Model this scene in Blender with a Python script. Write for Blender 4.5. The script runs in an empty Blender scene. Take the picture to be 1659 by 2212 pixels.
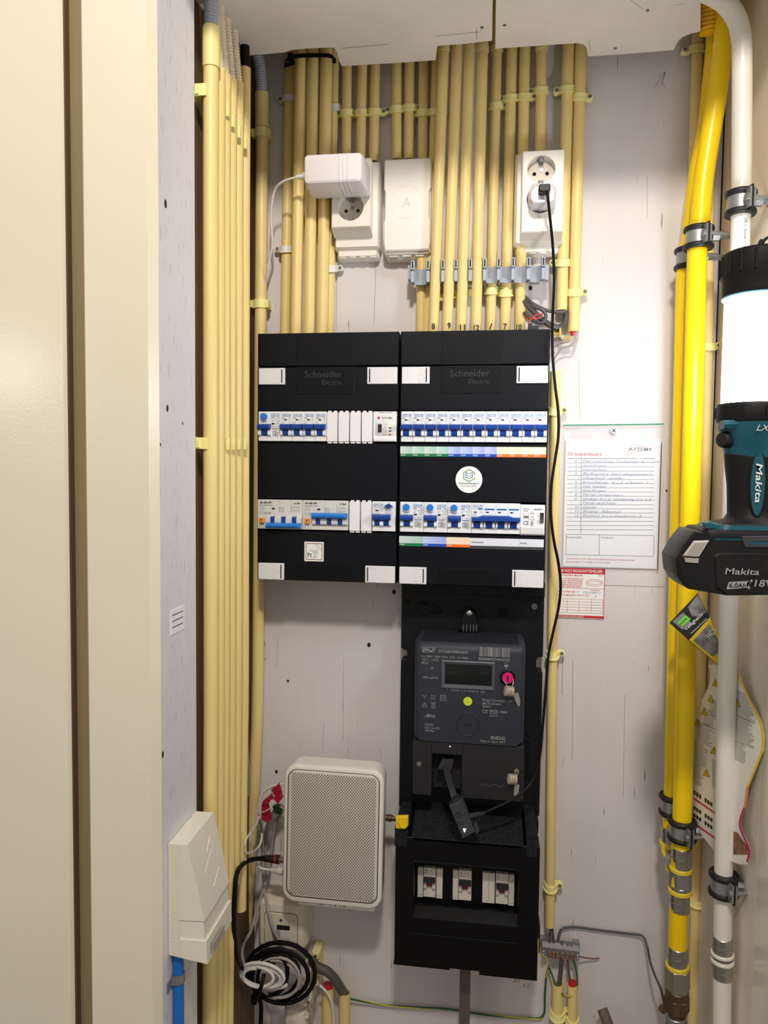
import bpy, math, random
from mathutils import Vector, Matrix
random.seed(7)
S = bpy.context.scene
COL = S.collection

# ------------------------------------------------------------------ camera
FPX, YAW, PITCH, ROLL = 1580.17, .1361, .0542, .0109
CAM = Vector((.3497, -1.2003, 1.5194))
_cy, _sy, _cp, _sp = math.cos(YAW), math.sin(YAW), math.cos(PITCH), math.sin(PITCH)
_fw = Vector((-_sy*_cp, _cy*_cp, -_sp)); _r0 = Vector((_cy, _sy, 0)); _u0 = _r0.cross(_fw)
_rt = math.cos(ROLL)*_r0 + math.sin(ROLL)*_u0
_up = -math.sin(ROLL)*_r0 + math.cos(ROLL)*_u0
cd = bpy.data.cameras.new('camera'); cam = bpy.data.objects.new('camera', cd); COL.objects.link(cam)
cd.sensor_fit = 'VERTICAL'; cd.sensor_height = 36.0; cd.lens = FPX*36.0/2212.0
cd.clip_start = .01; cd.clip_end = 50
cam.matrix_world = Matrix(((_rt.x, _up.x, -_fw.x, CAM.x), (_rt.y, _up.y, -_fw.y, CAM.y), (_rt.z, _up.z, -_fw.z, CAM.z), (0, 0, 0, 1)))
S.camera = cam

# ------------------------------------------------------------------ light
wd = bpy.data.worlds.new('world'); S.world = wd; wd.use_nodes = True
wd.node_tree.nodes['Background'].inputs[0].default_value = (1.0, .93, .86, 1)
wd.node_tree.nodes['Background'].inputs[1].default_value = .42
def area(name, loc, target, size, power, col):
    l = bpy.data.lights.new(name, 'AREA'); l.shape = 'DISK'; l.size = size; l.energy = power; l.color = col
    o = bpy.data.objects.new(name, l); COL.objects.link(o); o.location = loc
    o.rotation_euler = (Vector(target)-Vector(loc)).to_track_quat('-Z', 'Y').to_euler()
    return o
LANTERN_STRENGTH = 46.0
CEIL_LAMP = 62.0
# the hall behind the camera: its ceiling lamp above the photographer, a small wall lamp further left
def globe(name, loc, rad, power, col):
    l = bpy.data.lights.new(name, 'POINT'); l.shadow_soft_size = rad; l.energy = power; l.color = col
    o = bpy.data.objects.new(name, l); COL.objects.link(o); o.location = loc; return o
globe('hall_ceiling_lamp', (.40, -1.40, 2.52), .07, CEIL_LAMP, (1.0, .91, .80))
globe('hall_wall_lamp', (-1.60, -2.45, 1.92), .12, 9.0, (1.0, .92, .80))
vs = S.view_settings
vs.view_transform = 'Standard'; vs.look = 'None'; vs.exposure = 0.0; vs.gamma = 1.0; vs.use_curve_mapping = False

# ------------------------------------------------------------------ measuring helpers: a sight line of the photo meets a real plane of the place
def _ray(px, py):
    return _rt*((px-829.5)/FPX) + _up*(-(py-1106.0)/FPX) + _fw
def P(px, py, Y):
    d = _ray(px, py); return CAM + d*((Y-CAM.y)/d.y)
def PX(px, py, X):
    d = _ray(px, py); return CAM + d*((X-CAM.x)/d.x)
def PZ(px, py, Z):
    d = _ray(px, py); return CAM + d*((Z-CAM.z)/d.z)
def RC(px0, py0, px1, py1, Y):
    a, b = P(px0, (py0+py1)/2, Y), P(px1, (py0+py1)/2, Y)
    c, d = P((px0+px1)/2, py0, Y), P((px0+px1)/2, py1, Y)
    return a.x, b.x, d.z, c.z

# ------------------------------------------------------------------ materials
def lin(c):
    def f(v):
        v /= 255.0
        return v/12.92 if v <= .04045 else ((v+.055)/1.055)**2.4
    return (f(c[0]), f(c[1]), f(c[2]), 1)
MATS = {}
def mat(name, col, rough=.5, metal=0, var=0.0, vscale=15, bump=0, bscale=250, stretch=(1, 1, 1), alpha=1, trans=0, emit=0, spec=.5, coat=0, col2=None):
    m = bpy.data.materials.new(name); m.use_nodes = True
    nt = m.node_tree; b = nt.nodes['Principled BSDF']
    b.inputs['Base Color'].default_value = lin(col); b.inputs['Roughness'].default_value = rough
    b.inputs['Metallic'].default_value = metal; b.inputs['Alpha'].default_value = alpha
    b.inputs['Transmission Weight'].default_value = trans; b.inputs['Specular IOR Level'].default_value = spec
    b.inputs['Coat Weight'].default_value = coat; b.inputs['Coat Roughness'].default_value = .15
    if emit:
        b.inputs['Emission Color'].default_value = lin(col); b.inputs['Emission Strength'].default_value = emit
    if var or bump:
        tc = nt.nodes.new('ShaderNodeTexCoord'); mp = nt.nodes.new('ShaderNodeMapping'); mp.inputs['Scale'].default_value = stretch
        nt.links.new(tc.outputs['Object'], mp.inputs[0])
    if var:
        n = nt.nodes.new('ShaderNodeTexNoise'); n.inputs['Scale'].default_value = vscale; n.inputs['Detail'].default_value = 4
        nt.links.new(mp.outputs[0], n.inputs['Vector'])
        mx = nt.nodes.new('ShaderNodeMix'); mx.data_type = 'RGBA'
        c2 = col2 or tuple(max(0, v*(1-var)) for v in col)
        mx.inputs['A'].default_value = lin(col); mx.inputs['B'].default_value = lin(c2)
        rp = nt.nodes.new('ShaderNodeValToRGB'); rp.color_ramp.elements[0].position = .4; rp.color_ramp.elements[1].position = .75
        nt.links.new(n.outputs['Fac'], rp.inputs[0]); nt.links.new(rp.outputs[0], mx.inputs['Factor'])
        nt.links.new(mx.outputs['Result'], b.inputs['Base Color'])
    if bump:
        n2 = nt.nodes.new('ShaderNodeTexNoise'); n2.inputs['Scale'].default_value = bscale; n2.inputs['Detail'].default_value = 3
        nt.links.new(mp.outputs[0], n2.inputs['Vector'])
        bp = nt.nodes.new('ShaderNodeBump'); bp.inputs['Strength'].default_value = bump; bp.inputs['Distance'].default_value = .002
        nt.links.new(n2.outputs['Fac'], bp.inputs['Height']); nt.links.new(bp.outputs[0], b.inputs['Normal'])
    MATS[name] = m
    return m
def plywood(name, col, crack=(120, 105, 98), amount=.63, zs=1.2, xs=26, rough=.55):
    # painted plywood: fine upright checks in the paint, faint blotches
    m = mat(name, col, rough, var=.07, vscale=5, bump=.25, bscale=60, stretch=(1, 1, .15))
    nt = m.node_tree; b = nt.nodes['Principled BSDF']
    old = b.inputs['Base Color'].links[0].from_socket
    tc = nt.nodes.new('ShaderNodeTexCoord'); mp = nt.nodes.new('ShaderNodeMapping'); mp.inputs['Scale'].default_value = (xs*8, xs*8, zs*8)
    nt.links.new(tc.outputs['Object'], mp.inputs[0])
    n = nt.nodes.new('ShaderNodeTexNoise'); n.inputs['Scale'].default_value = 1.6; n.inputs['Detail'].default_value = 2; n.inputs['Roughness'].default_value = .4
    nt.links.new(mp.outputs[0], n.inputs['Vector'])
    rp = nt.nodes.new('ShaderNodeValToRGB'); rp.color_ramp.elements[0].position = amount; rp.color_ramp.elements[1].position = amount+.05
    rp.color_ramp.elements[1].color = (.75, .75, .75, 1)
    nt.links.new(n.outputs['Fac'], rp.inputs[0])
    mx = nt.nodes.new('ShaderNodeMix'); mx.data_type = 'RGBA'; mx.inputs['B'].default_value = lin(crack)
    nt.links.new(rp.outputs[0], mx.inputs['Factor']); nt.links.new(old, mx.inputs['A']); nt.links.new(mx.outputs['Result'], b.inputs['Base Color'])
    return m
def fade(name, a, bcol, rough=.4):
    # printed tint that runs from pale to full across one label field
    m = mat(name, a, rough); nt = m.node_tree; b = nt.nodes['Principled BSDF']
    tc = nt.nodes.new('ShaderNodeTexCoord'); sp = nt.nodes.new('ShaderNodeSeparateXYZ'); nt.links.new(tc.outputs['Generated'], sp.inputs[0])
    mx = nt.nodes.new('ShaderNodeMix'); mx.data_type = 'RGBA'; mx.inputs['A'].default_value = lin(a); mx.inputs['B'].default_value = lin(bcol)
    nt.links.new(sp.outputs['X'], mx.inputs['Factor']); nt.links.new(mx.outputs['Result'], b.inputs['Base Color'])
    return m

plywood('wall_paint', (224, 219, 221), amount=.73, xs=14)
plywood('wall_left_paint', (230, 228, 234), amount=.66, xs=60, zs=2.6)
plywood('ceiling_paint', (246, 242, 241), amount=.80)
plywood('wall_right_paint', (238, 228, 216), amount=.75, xs=14)
mat('raw_wood', (120, 92, 66), .7, var=.25, vscale=30, stretch=(1, 1, .1))
mat('white_trim', (232, 230, 228), .4)
mat('frame_paint', (236, 229, 208), .24, var=.02, vscale=3, bump=.10, bscale=240, coat=.3)
mat('gap_shade', (138, 122, 88), .6)  # dark olive: shade inside the door gap, put into the rebate colour
mat('edge_strip', (84, 60, 44), .7)
mat('floor', (120, 112, 104), .6, var=.2)
mat('conduit', (240, 216, 145), .42, var=.05, vscale=6, stretch=(1, 1, .3))
mat('conduit_pale', (240, 224, 165), .4)
mat('saddle', (250, 242, 166), .4)
mat('saddle_white', (236, 234, 226), .4)
mat('coupling', (240, 226, 150), .36)
mat('flex_grey', (170, 176, 188), .45)
mat('flex_cream', (238, 224, 196), .5)
mat('clip_grey', (166, 174, 186), .45)
mat('screw', (150, 150, 150), .35, metal=.9)
mat('screw_dark', (112, 112, 114), .45, metal=.25)
mat('black_rubber', (22, 22, 24), .5, bump=.1, bscale=300)
mat('black_cable', (12, 12, 14), .55, spec=.2)
mat('black_void', (5, 5, 5), .9)
mat('panel_black', (8, 12, 20), .42, bump=.05, bscale=900, spec=.22)
mat('panel_black2', (5, 8, 14), .46, bump=.05, bscale=900, spec=.2)
mat('panel_emboss', (40, 45, 54), .35)
mat('box_black', (7, 8, 11), .42, bump=.05, bscale=700, spec=.25)
mat('plate_black', (16, 19, 25), .5, bump=.05, bscale=700, spec=.25)
mat('dust', (17, 19, 25), .8, spec=.2, var=.4, vscale=420, col2=(46, 49, 56))
mat('breaker', (236, 239, 244), .4)
mat('breaker_grey', (216, 217, 216), .42)
mat('blank', (240, 239, 246), .42)
mat('latch', (230, 230, 234), .45)
mat('toggle_blue', (16, 62, 150), .35)
mat('bar_blue', (36, 122, 214), .3)
mat('print_blue', (44, 112, 176), .5)
mat('print_black', (30, 30, 34), .5)
mat('print_grey', (120, 122, 128), .5)
mat('print_red', (196, 40, 52), .5)
mat('print_white', (232, 232, 232), .5)
mat('print_pale', (158, 156, 160), .5)
mat('window_dark', (40, 12, 16), .3)
mat('dark_red', (120, 24, 34), .5)
mat('orange', (246, 146, 40), .4)
mat('label_white', (226, 228, 240), .4)
mat('label_dark', (58, 60, 62), .5)
fade('label_green', (214, 226, 224), (168, 212, 194)); fade('label_blue', (204, 212, 246), (158, 178, 240)); fade('label_orange', (250, 232, 214), (252, 220, 190))
mat('band_green', (16, 122, 74), .4); mat('band_blue', (28, 76, 186), .4); mat('band_orange', (240, 112, 30), .4)
mat('led_yellow', (255, 214, 80), .4, emit=2.2)
mat('led_red', (200, 20, 36), .3)
mat('led_white', (240, 245, 255), .4, emit=6)
mat('sticker', (244, 246, 246), .45)
mat('logo_green', (84, 148, 74), .5); mat('logo_teal', (20, 128, 160), .5)
mat('socket_white', (238, 233, 225), .35)
mat('socket_face', (214, 206, 194), .35)
mat('adapter', (236, 232, 238), .32)
mat('brass', (200, 176, 96), .3, metal=.9)
mat('meter', (46, 50, 60), .5, spec=.3, bump=.04, bscale=900)
mat('meter_low', (40, 39, 43), .5, spec=.3, bump=.04, bscale=900)
mat('meter_frame', (78, 82, 92), .42)
mat('lcd', (10, 14, 14), .12)
mat('lcd_ink', (34, 44, 40), .2)
mat('pink', (222, 20, 112), .3)
mat('lime', (206, 224, 50), .35)
mat('seal_amber', (206, 170, 60), .2, metal=.5)
mat('seal_clear', (230, 230, 226), .08, alpha=.28)
mat('seal_yellow', (236, 200, 20), .35)
mat('wire_metal', (190, 186, 178), .3, metal=.8)
mat('dongle', (60, 61, 66), .42)
mat('breaker_dim', (214, 208, 198), .45)
mat('toggle_dark', (40, 42, 46), .4); mat('toggle_red', (130, 34, 44), .4)
mat('router', (232, 226, 220), .38)
mat('router_grille', (214, 206, 198), .5)
mat('hole_dark', (70, 62, 58), .7)
mat('fibre_box', (232, 228, 212), .4, bump=.1, bscale=500)
mat('blue_pipe', (22, 112, 200), .4)
mat('cable_white', (222, 218, 212), .4)
mat('cable_grey', (170, 162, 155), .45)
mat('cable_darkgrey', (78, 76, 78), .45)
mat('cable_greyrib', (92, 84, 80), .5)
mat('red_tag', (164, 16, 52), .35)
mat('red_plastic', (200, 24, 36), .4)
mat('isra', (226, 216, 200), .35)
mat('earth_green', (40, 96, 56), .45); mat('earth_yellow', (206, 190, 60), .45)
mat('steel', (186, 184, 180), .3, metal=.95, bump=.06, bscale=200)
mat('galv', (166, 168, 172), .42, metal=.75)
mat('bar_metal', (128, 128, 130), .55, metal=.4)
mat('copper', (150, 112, 92), .45, metal=.6)
mat('old_brass', (118, 96, 78), .42, metal=.7, var=.25, vscale=60)
mat('gas_yellow', (250, 212, 0), .32)
mat('gas_ring', (236, 208, 60), .4)
mat('gas_flex', (240, 186, 16), .42)
mat('water_white', (233, 229, 220), .36)
mat('water_grey', (205, 202, 198), .4)
mat('tool_black', (17, 17, 20), .55, spec=.3, bump=.08, bscale=500)
mat('tool_teal', (8, 84, 102), .4)
mat('tool_rim', (120, 190, 230), .3)
mat('battery', (12, 13, 17), .45, spec=.35, var=.3, vscale=40, col2=(28, 28, 30), bump=.06, bscale=300)
mat('battery_button', (196, 190, 184), .45)
mat('tube_light', (240, 246, 255), .4, emit=LANTERN_STRENGTH)
mat('paper', (238, 240, 246), .6)
mat('ink_blue', (92, 104, 168), .6)
mat('sleeve', (240, 244, 248), .10, alpha=.20)
mat('sleeve_green', (20, 150, 110), .4)
mat('leaflet', (238, 234, 226), .45); mat('leaflet_black', (38, 38, 42), .45); mat('leaflet_yellow', (240, 206, 40), .45)
mat('leaflet_pink', (200, 36, 110), .45); mat('leaflet_green', (120, 210, 70), .45); mat('leaflet_grey', (128, 132, 140), .45); mat('leaflet_photo', (150, 146, 144), .45, var=.5, vscale=90, col2=(60, 60, 62)); mat('leaflet_brown', (150, 106, 76), .45, var=.4, vscale=120)
mat('leaflet_orange', (240, 140, 70), .45)
mat('pencil', (156, 147, 143), .8)
mat('leaflet_text', (98, 95, 92), .6)
mat('box_edge', (44, 47, 54), .4)
mat('hole_black', (26, 20, 18), .9)
mat('pipe_brown', (104, 92, 80), .5)

# ------------------------------------------------------------------ mesh builder
OFF = {}
def _text_cache():
    return {}
TXT = {}
def text_geo(s, shear=0.0, bold=0.0):
    k = (s, shear, bold)
    if k in TXT: return TXT[k]
    c = bpy.data.curves.new('t', 'FONT'); c.body = s; c.size = 1; c.resolution_u = 2; c.shear = shear; c.offset = bold
    o = bpy.data.objects.new('t', c); COL.objects.link(o)
    dg = bpy.context.evaluated_depsgraph_get()
    me = bpy.data.meshes.new_from_object(o.evaluated_get(dg))
    v = [tuple(q.co) for q in me.vertices]; f = [tuple(p.vertices) for p in me.polygons]
    bpy.data.objects.remove(o); bpy.data.curves.remove(c); bpy.data.meshes.remove(me)
    if v:
        x0 = min(q[0] for q in v); x1 = max(q[0] for q in v)
        v = [(q[0]-x0, q[1]) for q in v]
        TXT[k] = (v, f, max(x1-x0, 1e-4))
    else: TXT[k] = ([], [], 1)
    return TXT[k]

def catmull(pts, n=6):
    pts = [Vector(p) for p in pts]
    if len(pts) < 3: return pts
    out = []
    for i in range(len(pts)-1):
        p0 = pts[max(i-1, 0)]; p1 = pts[i]; p2 = pts[i+1]; p3 = pts[min(i+2, len(pts)-1)]
        for k in range(n):
            t = k/n
            out.append(.5*((2*p1)+(p2-p0)*t+(2*p0-5*p1+4*p2-p3)*t*t+(3*p1-p0-3*p2+p3)*t**3))
    out.append(pts[-1]); return out

def rr(x0, x1, z0, z1, r, n=4):
    r = min(r, (x1-x0)/2*.999, (z1-z0)/2*.999); out = []
    for cx, cz, a0 in ((x1-r, z1-r, 0), (x0+r, z1-r, 90), (x0+r, z0+r, 180), (x1-r, z0+r, 270)):
        for i in range(n+1):
            a = math.radians(a0+90*i/n); out.append((cx+r*math.cos(a), cz+r*math.sin(a)))
    return out

class MB:
    def __init__(self, xf=None):
        self.v = []; self.f = []; self.xf = xf
    def add(self, v, f):
        n = len(self.v)
        self.v += [(self.xf @ Vector(q)) if self.xf else Vector(q) for q in v]
        self.f += [tuple(i+n for i in q) for q in f]
        return self
    def box(self, x0, x1, y0, y1, z0, z1):
        v = [(x0, y0, z0), (x1, y0, z0), (x1, y1, z0), (x0, y1, z0), (x0, y0, z1), (x1, y0, z1), (x1, y1, z1), (x0, y1, z1)]
        return self.add(v, [(0, 3, 2, 1), (4, 5, 6, 7), (0, 1, 5, 4), (1, 2, 6, 5), (2, 3, 7, 6), (3, 0, 4, 7)])
    def loft(self, rings, cap0=True, cap1=True, closed=True):
        n = len(rings[0]); v = [q for r in rings for q in r]; f = []
        m = n if closed else n-1
        for i in range(len(rings)-1):
            for j in range(m):
                k = (j+1) % n
                f.append((i*n+j, i*n+k, (i+1)*n+k, (i+1)*n+j))
        if cap0: f.append(tuple(range(n-1, -1, -1)))
        if cap1: f.append(tuple(range((len(rings)-1)*n, len(rings)*n)))
        return self.add(v, f)
    def rbox(self, x0, x1, z0, z1, levels, r=.002, n=4):
        # rounded rectangle facing -Y; levels = [(y, inset), ...] from back to front
        rings = []
        for y, ins in levels:
            rings.append([(x, y, z) for x, z in rr(x0+ins, x1-ins, z0+ins, z1-ins, max(r-ins*.5, .0002), n)])
        return self.loft(rings)
    def tube(self, pts, r, n=10, cap=True, hollow=0.0):
        pts = [Vector(p) for p in pts]; m = len(pts)
        rs = r if isinstance(r, (list, tuple)) else [r]*m
        T = []
        for i in range(m):
            t = pts[min(i+1, m-1)]-pts[max(i-1, 0)]
            T.append(t.normalized() if t.length > 1e-9 else Vector((0, 0, 1)))
        ref = Vector((1, 0, 0)) if abs(T[0].x) < .9 else Vector((0, 1, 0))
        nrm = (ref-T[0]*ref.dot(T[0])).normalized(); rings = []; fr = []
        for i in range(m):
            nrm = (nrm-T[i]*nrm.dot(T[i]))
            nrm = nrm.normalized() if nrm.length > 1e-9 else T[i].orthogonal().normalized()
            b = T[i].cross(nrm); fr.append((nrm.copy(), b))
            rings.append([pts[i]+(nrm*math.cos(2*math.pi*k/n)+b*math.sin(2*math.pi*k/n))*rs[i] for k in range(n)])
        if hollow:
            def ring(i, rad, sh):
                a, b = fr[i]
                return [pts[i]+T[i]*sh+(a*math.cos(2*math.pi*k/n)+b*math.sin(2*math.pi*k/n))*rad for k in range(n)]
            dp = .012
            rings = [ring(0, rs[0]-hollow, dp), ring(0, rs[0]-hollow, 0)]+rings+[ring(-1, rs[-1]-hollow, 0), ring(-1, rs[-1]-hollow, -dp)]
        return self.loft(rings, cap, cap)
    def cyl(self, p0, p1, r, r1=None, n=16):
        return self.tube([p0, p1], [r, r if r1 is None else r1], n)
    def lathe(self, prof, o, ax=(0, 0, 1), n=24, sx=1, sy=1):
        o = Vector(o); ax = Vector(ax).normalized(); a = ax.orthogonal().normalized(); b = ax.cross(a)
        if abs(ax.z) > .99: a = Vector((1, 0, 0)); b = Vector((0, 1, 0))
        rings = [[o+ax*h+(a*math.cos(2*math.pi*k/n)*sx+b*math.sin(2*math.pi*k/n)*sy)*max(r, 1e-5) for k in range(n)] for r, h in prof]
        return self.loft(rings)
    def prY(self, poly, y0, y1, ch=0.0):
        # polygon (x,z) extruded along Y from y0 (back) to y1 (front), optional front bevel
        if not ch: rings = [[(x, y0, z) for x, z in poly], [(x, y1, z) for x, z in poly]]
        else:
            cx = sum(p[0] for p in poly)/len(poly); cz = sum(p[1] for p in poly)/len(poly)
            w = max(p[0] for p in poly)-min(p[0] for p in poly); h = max(p[1] for p in poly)-min(p[1] for p in poly)
            sx, sz = 1-2*ch/w, 1-2*ch/h
            sg = 1 if y1 > y0 else -1
            rings = [[(x, y0, z) for x, z in poly], [(x, y1-sg*ch, z) for x, z in poly], [(cx+(x-cx)*sx, y1, cz+(z-cz)*sz) for x, z in poly]]
        return self.loft(rings)
    def prX(self, poly, x0, x1):
        return self.loft([[(x0, y, z) for y, z in poly], [(x1, y, z) for y, z in poly]])
    def prZ(self, poly, z0, z1):
        return self.loft([[(x, y, z0) for x, y in poly], [(x, y, z1) for x, y in poly]])
    def quad(self, a, b, c, d):
        return self.add([a, b, c, d], [(0, 1, 2, 3)])
    def text(self, s, x, z, Y, h, w=None, align='l', shear=0.0, bold=0.0, thick=0.0, rot=0.0):
        v, f, tw = text_geo(s, shear, bold)
        if not v: return self
        sy = h/.69; sx = (w/tw) if w else sy*.95
        W = tw*sx; ox = 0 if align == 'l' else (-W/2 if align == 'c' else -W)
        ca, sa = math.cos(rot), math.sin(rot)
        def m(q, y):
            a, b = q[0]*sx+ox, q[1]*sy
            return (x+a*ca-b*sa, y, z+a*sa+b*ca)
        self.add([m(q, Y) for q in v], f)
        if thick: 
            self.add([m(q, Y+thick) for q in v], f)
        return self
    def pline(self, pts, Y, w, closed=False):
        pts = list(pts)+([pts[0]] if closed else [])
        for (ax, az), (bx, bz) in zip(pts[:-1], pts[1:]):
            d = Vector((bx-ax, bz-az)); L = d.length
            if L < 1e-9: continue
            nx, nz = -d.y/L*w/2, d.x/L*w/2
            self.add([(ax-nx, Y, az-nz), (bx-nx, Y, bz-nz), (bx+nx, Y, bz+nz), (ax+nx, Y, az+nz)], [(0, 1, 2, 3)])
        return self
    def disc(self, x, z, Y, r, n=20, rz=None):
        return self.add([(x+r*math.cos(2*math.pi*k/n), Y, z+(rz or r)*math.sin(2*math.pi*k/n)) for k in range(n)], [tuple(range(n))])
    def rect(self, x0, x1, z0, z1, Y):
        return self.add([(x0, Y, z0), (x1, Y, z0), (x1, Y, z1), (x0, Y, z1)], [(0, 1, 2, 3)])
    # pixel-measured print on an upright plane
    def ptext(self, s, px0, py, px1, Y, hpx, **k):
        a = P(px0, py, Y); b = P(px1, py, Y); h = abs(P(px0, py-hpx, Y).z-a.z)
        return self.text(s, a.x, a.z, Y, h, w=b.x-a.x, **k)
    def ppline(self, pts, Y, w, closed=False):
        return self.pline([(P(x, y, Y).x, P(x, y, Y).z) for x, y in pts], Y, w, closed)
    def build(self, name, m, parent=None, smooth=35, label=None, cat=None, group=None, kind=None, base=None):
        me = bpy.data.meshes.new(name)
        if parent is not None: off = OFF[parent]
        else:
            xs = [q.x for q in self.v]; ys = [q.y for q in self.v]; zs = [q.z for q in self.v]
            off = Vector(base) if base is not None else Vector(((min(xs)+max(xs))/2, (min(ys)+max(ys))/2, min(zs)))
        me.from_pydata([tuple(q-off) for q in self.v], [], self.f)
        me.materials.append(MATS[m]); me.update()
        if smooth:
            me.polygons.foreach_set('use_smooth', [True]*len(me.polygons))
            me.set_sharp_from_angle(angle=math.radians(smooth))
        o = bpy.data.objects.new(name, me); COL.objects.link(o)
        if parent is not None: o.parent = parent
        else: o.location = off
        OFF[o] = off
        if label: o['label'] = label
        if cat: o['category'] = cat
        if group: o['group'] = group
        if kind: o['kind'] = kind
        return o

def thing(name, label, cat, loc=(0, 0, 0), group=None, kind=None):
    o = bpy.data.objects.new(name, None); COL.objects.link(o); o.location = loc; o.empty_display_size = .02
    if label: o['label'] = label
    if cat: o['category'] = cat
    if group: o['group'] = group
    if kind: o['kind'] = kind
    OFF[o] = Vector(loc); return o
def dup(root, loc, label=None, group=None, rot=None):
    def cp(o, par):
        c = o.copy(); COL.objects.link(c); c.parent = par
        for ch in [q for q in o.children]: cp(ch, c)
        return c
    r = cp(root, None); r.location = loc
    if rot: r.rotation_euler = rot
    if label: r['label'] = label
    if group: r['group'] = group
    OFF[r] = Vector(loc)
    return r
ORD = ['first', 'second', 'third', 'fourth', 'fifth', 'sixth', 'seventh', 'eighth', 'ninth', 'tenth', 'eleventh', 'twelfth']

# ================================================================== the setting
XL, XR, CZ = -.036, .700, 2.135
wb = MB().box(XL-.02, XR+.02, 0, .02, 0, 2.45).build('wall_back', 'wall_paint', kind='structure')
# pencil lines, paint checks and old holes that have a shape of their own
for pts, w in (([(1306, 1264), (1436, 1268)], .0008), ([(1237, 1425), (1236, 1640)], .0007), ([(728, 590), (726, 715)], .0007), ([(812, 570), (808, 700)], .0006),
               ([(1135, 560), (1150, 700)], .0006), ([(1398, 380), (1398, 470)], .0006), ([(1150, 545), (1148, 660)], .0007), ([(1216, 1400), (1214, 1500)], .0008),
               ([(1238, 1985), (1237, 2010)], .001), ([(1350, 1500), (1346, 1720)], .0006), ([(700, 1560), (697, 1620)], .0006), ([(742, 1420), (741, 1600)], .0005),
               ([(600, 1380), (598, 1440)], .0006), ([(1250, 780), (1252, 905)], .0005)):
    MB().ppline(pts, -.0004, w).build('paint_crack', 'pencil', wb, smooth=0)
for px, py, r in ((797, 1393, .004), (597, 1667, .0032), (622, 1471, .0025), (851, 1279, .004), (578, 1880, .003), (1146, 622, .004), (820, 1655, .0028), (1440, 1060, .002)):
    c = P(px, py, -.0006); MB().disc(c.x, c.z, -.0006, r*.75, 10, r).build('nail_hole', 'hole_black', wb, smooth=0)
h = MB()
h.ppline([(1412, 190), (1425, 172), (1438, 155), (1430, 175), (1436, 190)], -.0005, .0006); h.ppline([(1420, 165), (1438, 155), (1428, 185)], -.0005, .0005)
h.build('scribble', 'pencil', wb, smooth=0)
MB().ptext('20', 1106, 2122, 1124, -.0005, 7, shear=.3).ptext('12', 1130, 2132, 1146, -.0005, 8, shear=.3).build('pencil_note', 'pencil', wb, smooth=0)

wl = MB().box(XL-.02, XL, -.295, 0, 0, 2.45).build('wall_left', 'raw_wood', kind='structure')
fp = MB().box(-.041, -.020, -.402, -.297, 0, 2.45).build('front_panel', 'wall_left_paint', wl)
for px, py, r in ((362, 882, .0042), (352, 1630, .004), (395, 914, .002), (358, 440, .005), (347, 960, .002)):
    c = PX(px, py, -.0194)
    MB().add([(-.0194, c.y+r*.6*math.cos(a*.63), c.z+r*math.sin(a*.63)) for a in range(10)], [tuple(range(10))]).build('nail_hole', 'hole_black', fp, smooth=0)
MB().box(XL, XL+.006, -.290, -.285, 0, 2.13).build('trim_1', 'white_trim', kind='structure')
wr = MB().box(XR, XR+.02, -.245, 0, 0, 2.45).build('wall_right', 'wall_right_paint', kind='structure')
MB().box(XR-.0012, XR, -.004, -.001, 0, 2.3).build('corner_gap', 'hole_black', wr, smooth=0)
MB().box(-1.2, 1.6, -4.5, .02, -.02, 0).build('floor', 'floor', kind='structure')

# left door leaf, its gap, the steel frame with a bevelled stop
tr = thing('trim_2', None, None, (-.1, -.41, 0), kind='structure')
MB().prZ([(-.0196, -.403), (-.0262, -.4165), (-.1012, -.4165), (-.1036, -.414), (-.1036, -.355), (-.0420, -.355), (-.0420, -.4022), (-.0196, -.4022)], 0, 2.6).build('jamb', 'frame_paint', tr, smooth=25)
MB().prZ([(-.1036, -.4088), (-.122, -.4088), (-.122, -.355), (-.1036, -.355)], 0, 2.6).build('rebate', 'gap_shade', tr)
d1 = MB().prZ([(-.1235, -.4155), (-.1265, -.420), (-.60, -.420), (-.60, -.378), (-.1235, -.378)], 0, 2.6).build('door_1', 'frame_paint', kind='structure', smooth=25)
MB().prZ([(-.1236, -.4165), (-.1218, -.4160), (-.1206, -.4092), (-.1236, -.4086)], 0, 2.6).build('edge_strip', 'edge_strip', d1, smooth=25)  # dark brown strip along the edge of the door leaf
MB().prZ([(XR, -.2455), (XR, -.41), (XR+.0, -.42), (1.3, -.42), (1.3, -.2455)], 0, 2.6).build('trim_3', 'frame_paint', kind='structure', smooth=25)
MB().box(-.60, 1.3, -.437, -.421, 2.142, 2.6).build('trim_4', 'frame_paint', kind='structure')
MB().box(-.60, 1.3, -.437, .02, 2.6, 2.62).build('ceiling_upper', 'ceiling_paint', kind='structure')

# plywood ceiling boards with sawn cut-outs for the pipes
ce = thing('ceiling', None, None, (.3, -.2, CZ), kind='structure')
def zpoly(pxs): return [(PZ(x, y, CZ).x, PZ(x, y, CZ).y) for x, y in pxs]
lb = [(-.0115, -.43)]+zpoly([(533, 120), (575, 117), (615, 113), (630, 108), (660, 105), (700, 103), (722, 103), (729, 115), (733, 132), (738, 143), (840, 137), (941, 130), (943, 112), (945, 99), (1000, 95), (1063, 88)])
lb += [(.3485, -.43)]
MB().prZ(lb, CZ, CZ+.014).build('ceiling_board', 'ceiling_paint', ce, smooth=0)
rb = [(.3515, -.43)]+zpoly([(1070, 105), (1160, 99), (1248, 93), (1262, 97), (1268, 104), (1270, 122), (1360, 116), (1456, 108), (1459, 98), (1466, 87), (1477, 79), (1494, 72), (1513, 68)])
rb += zpoly([(1513, 30), (1513, 0), (1512, -40)]); rb += [(rb[-1][0], -.43)]
MB().prZ(rb, CZ, CZ+.014).build('ceiling_board', 'ceiling_paint', ce, smooth=0)
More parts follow.
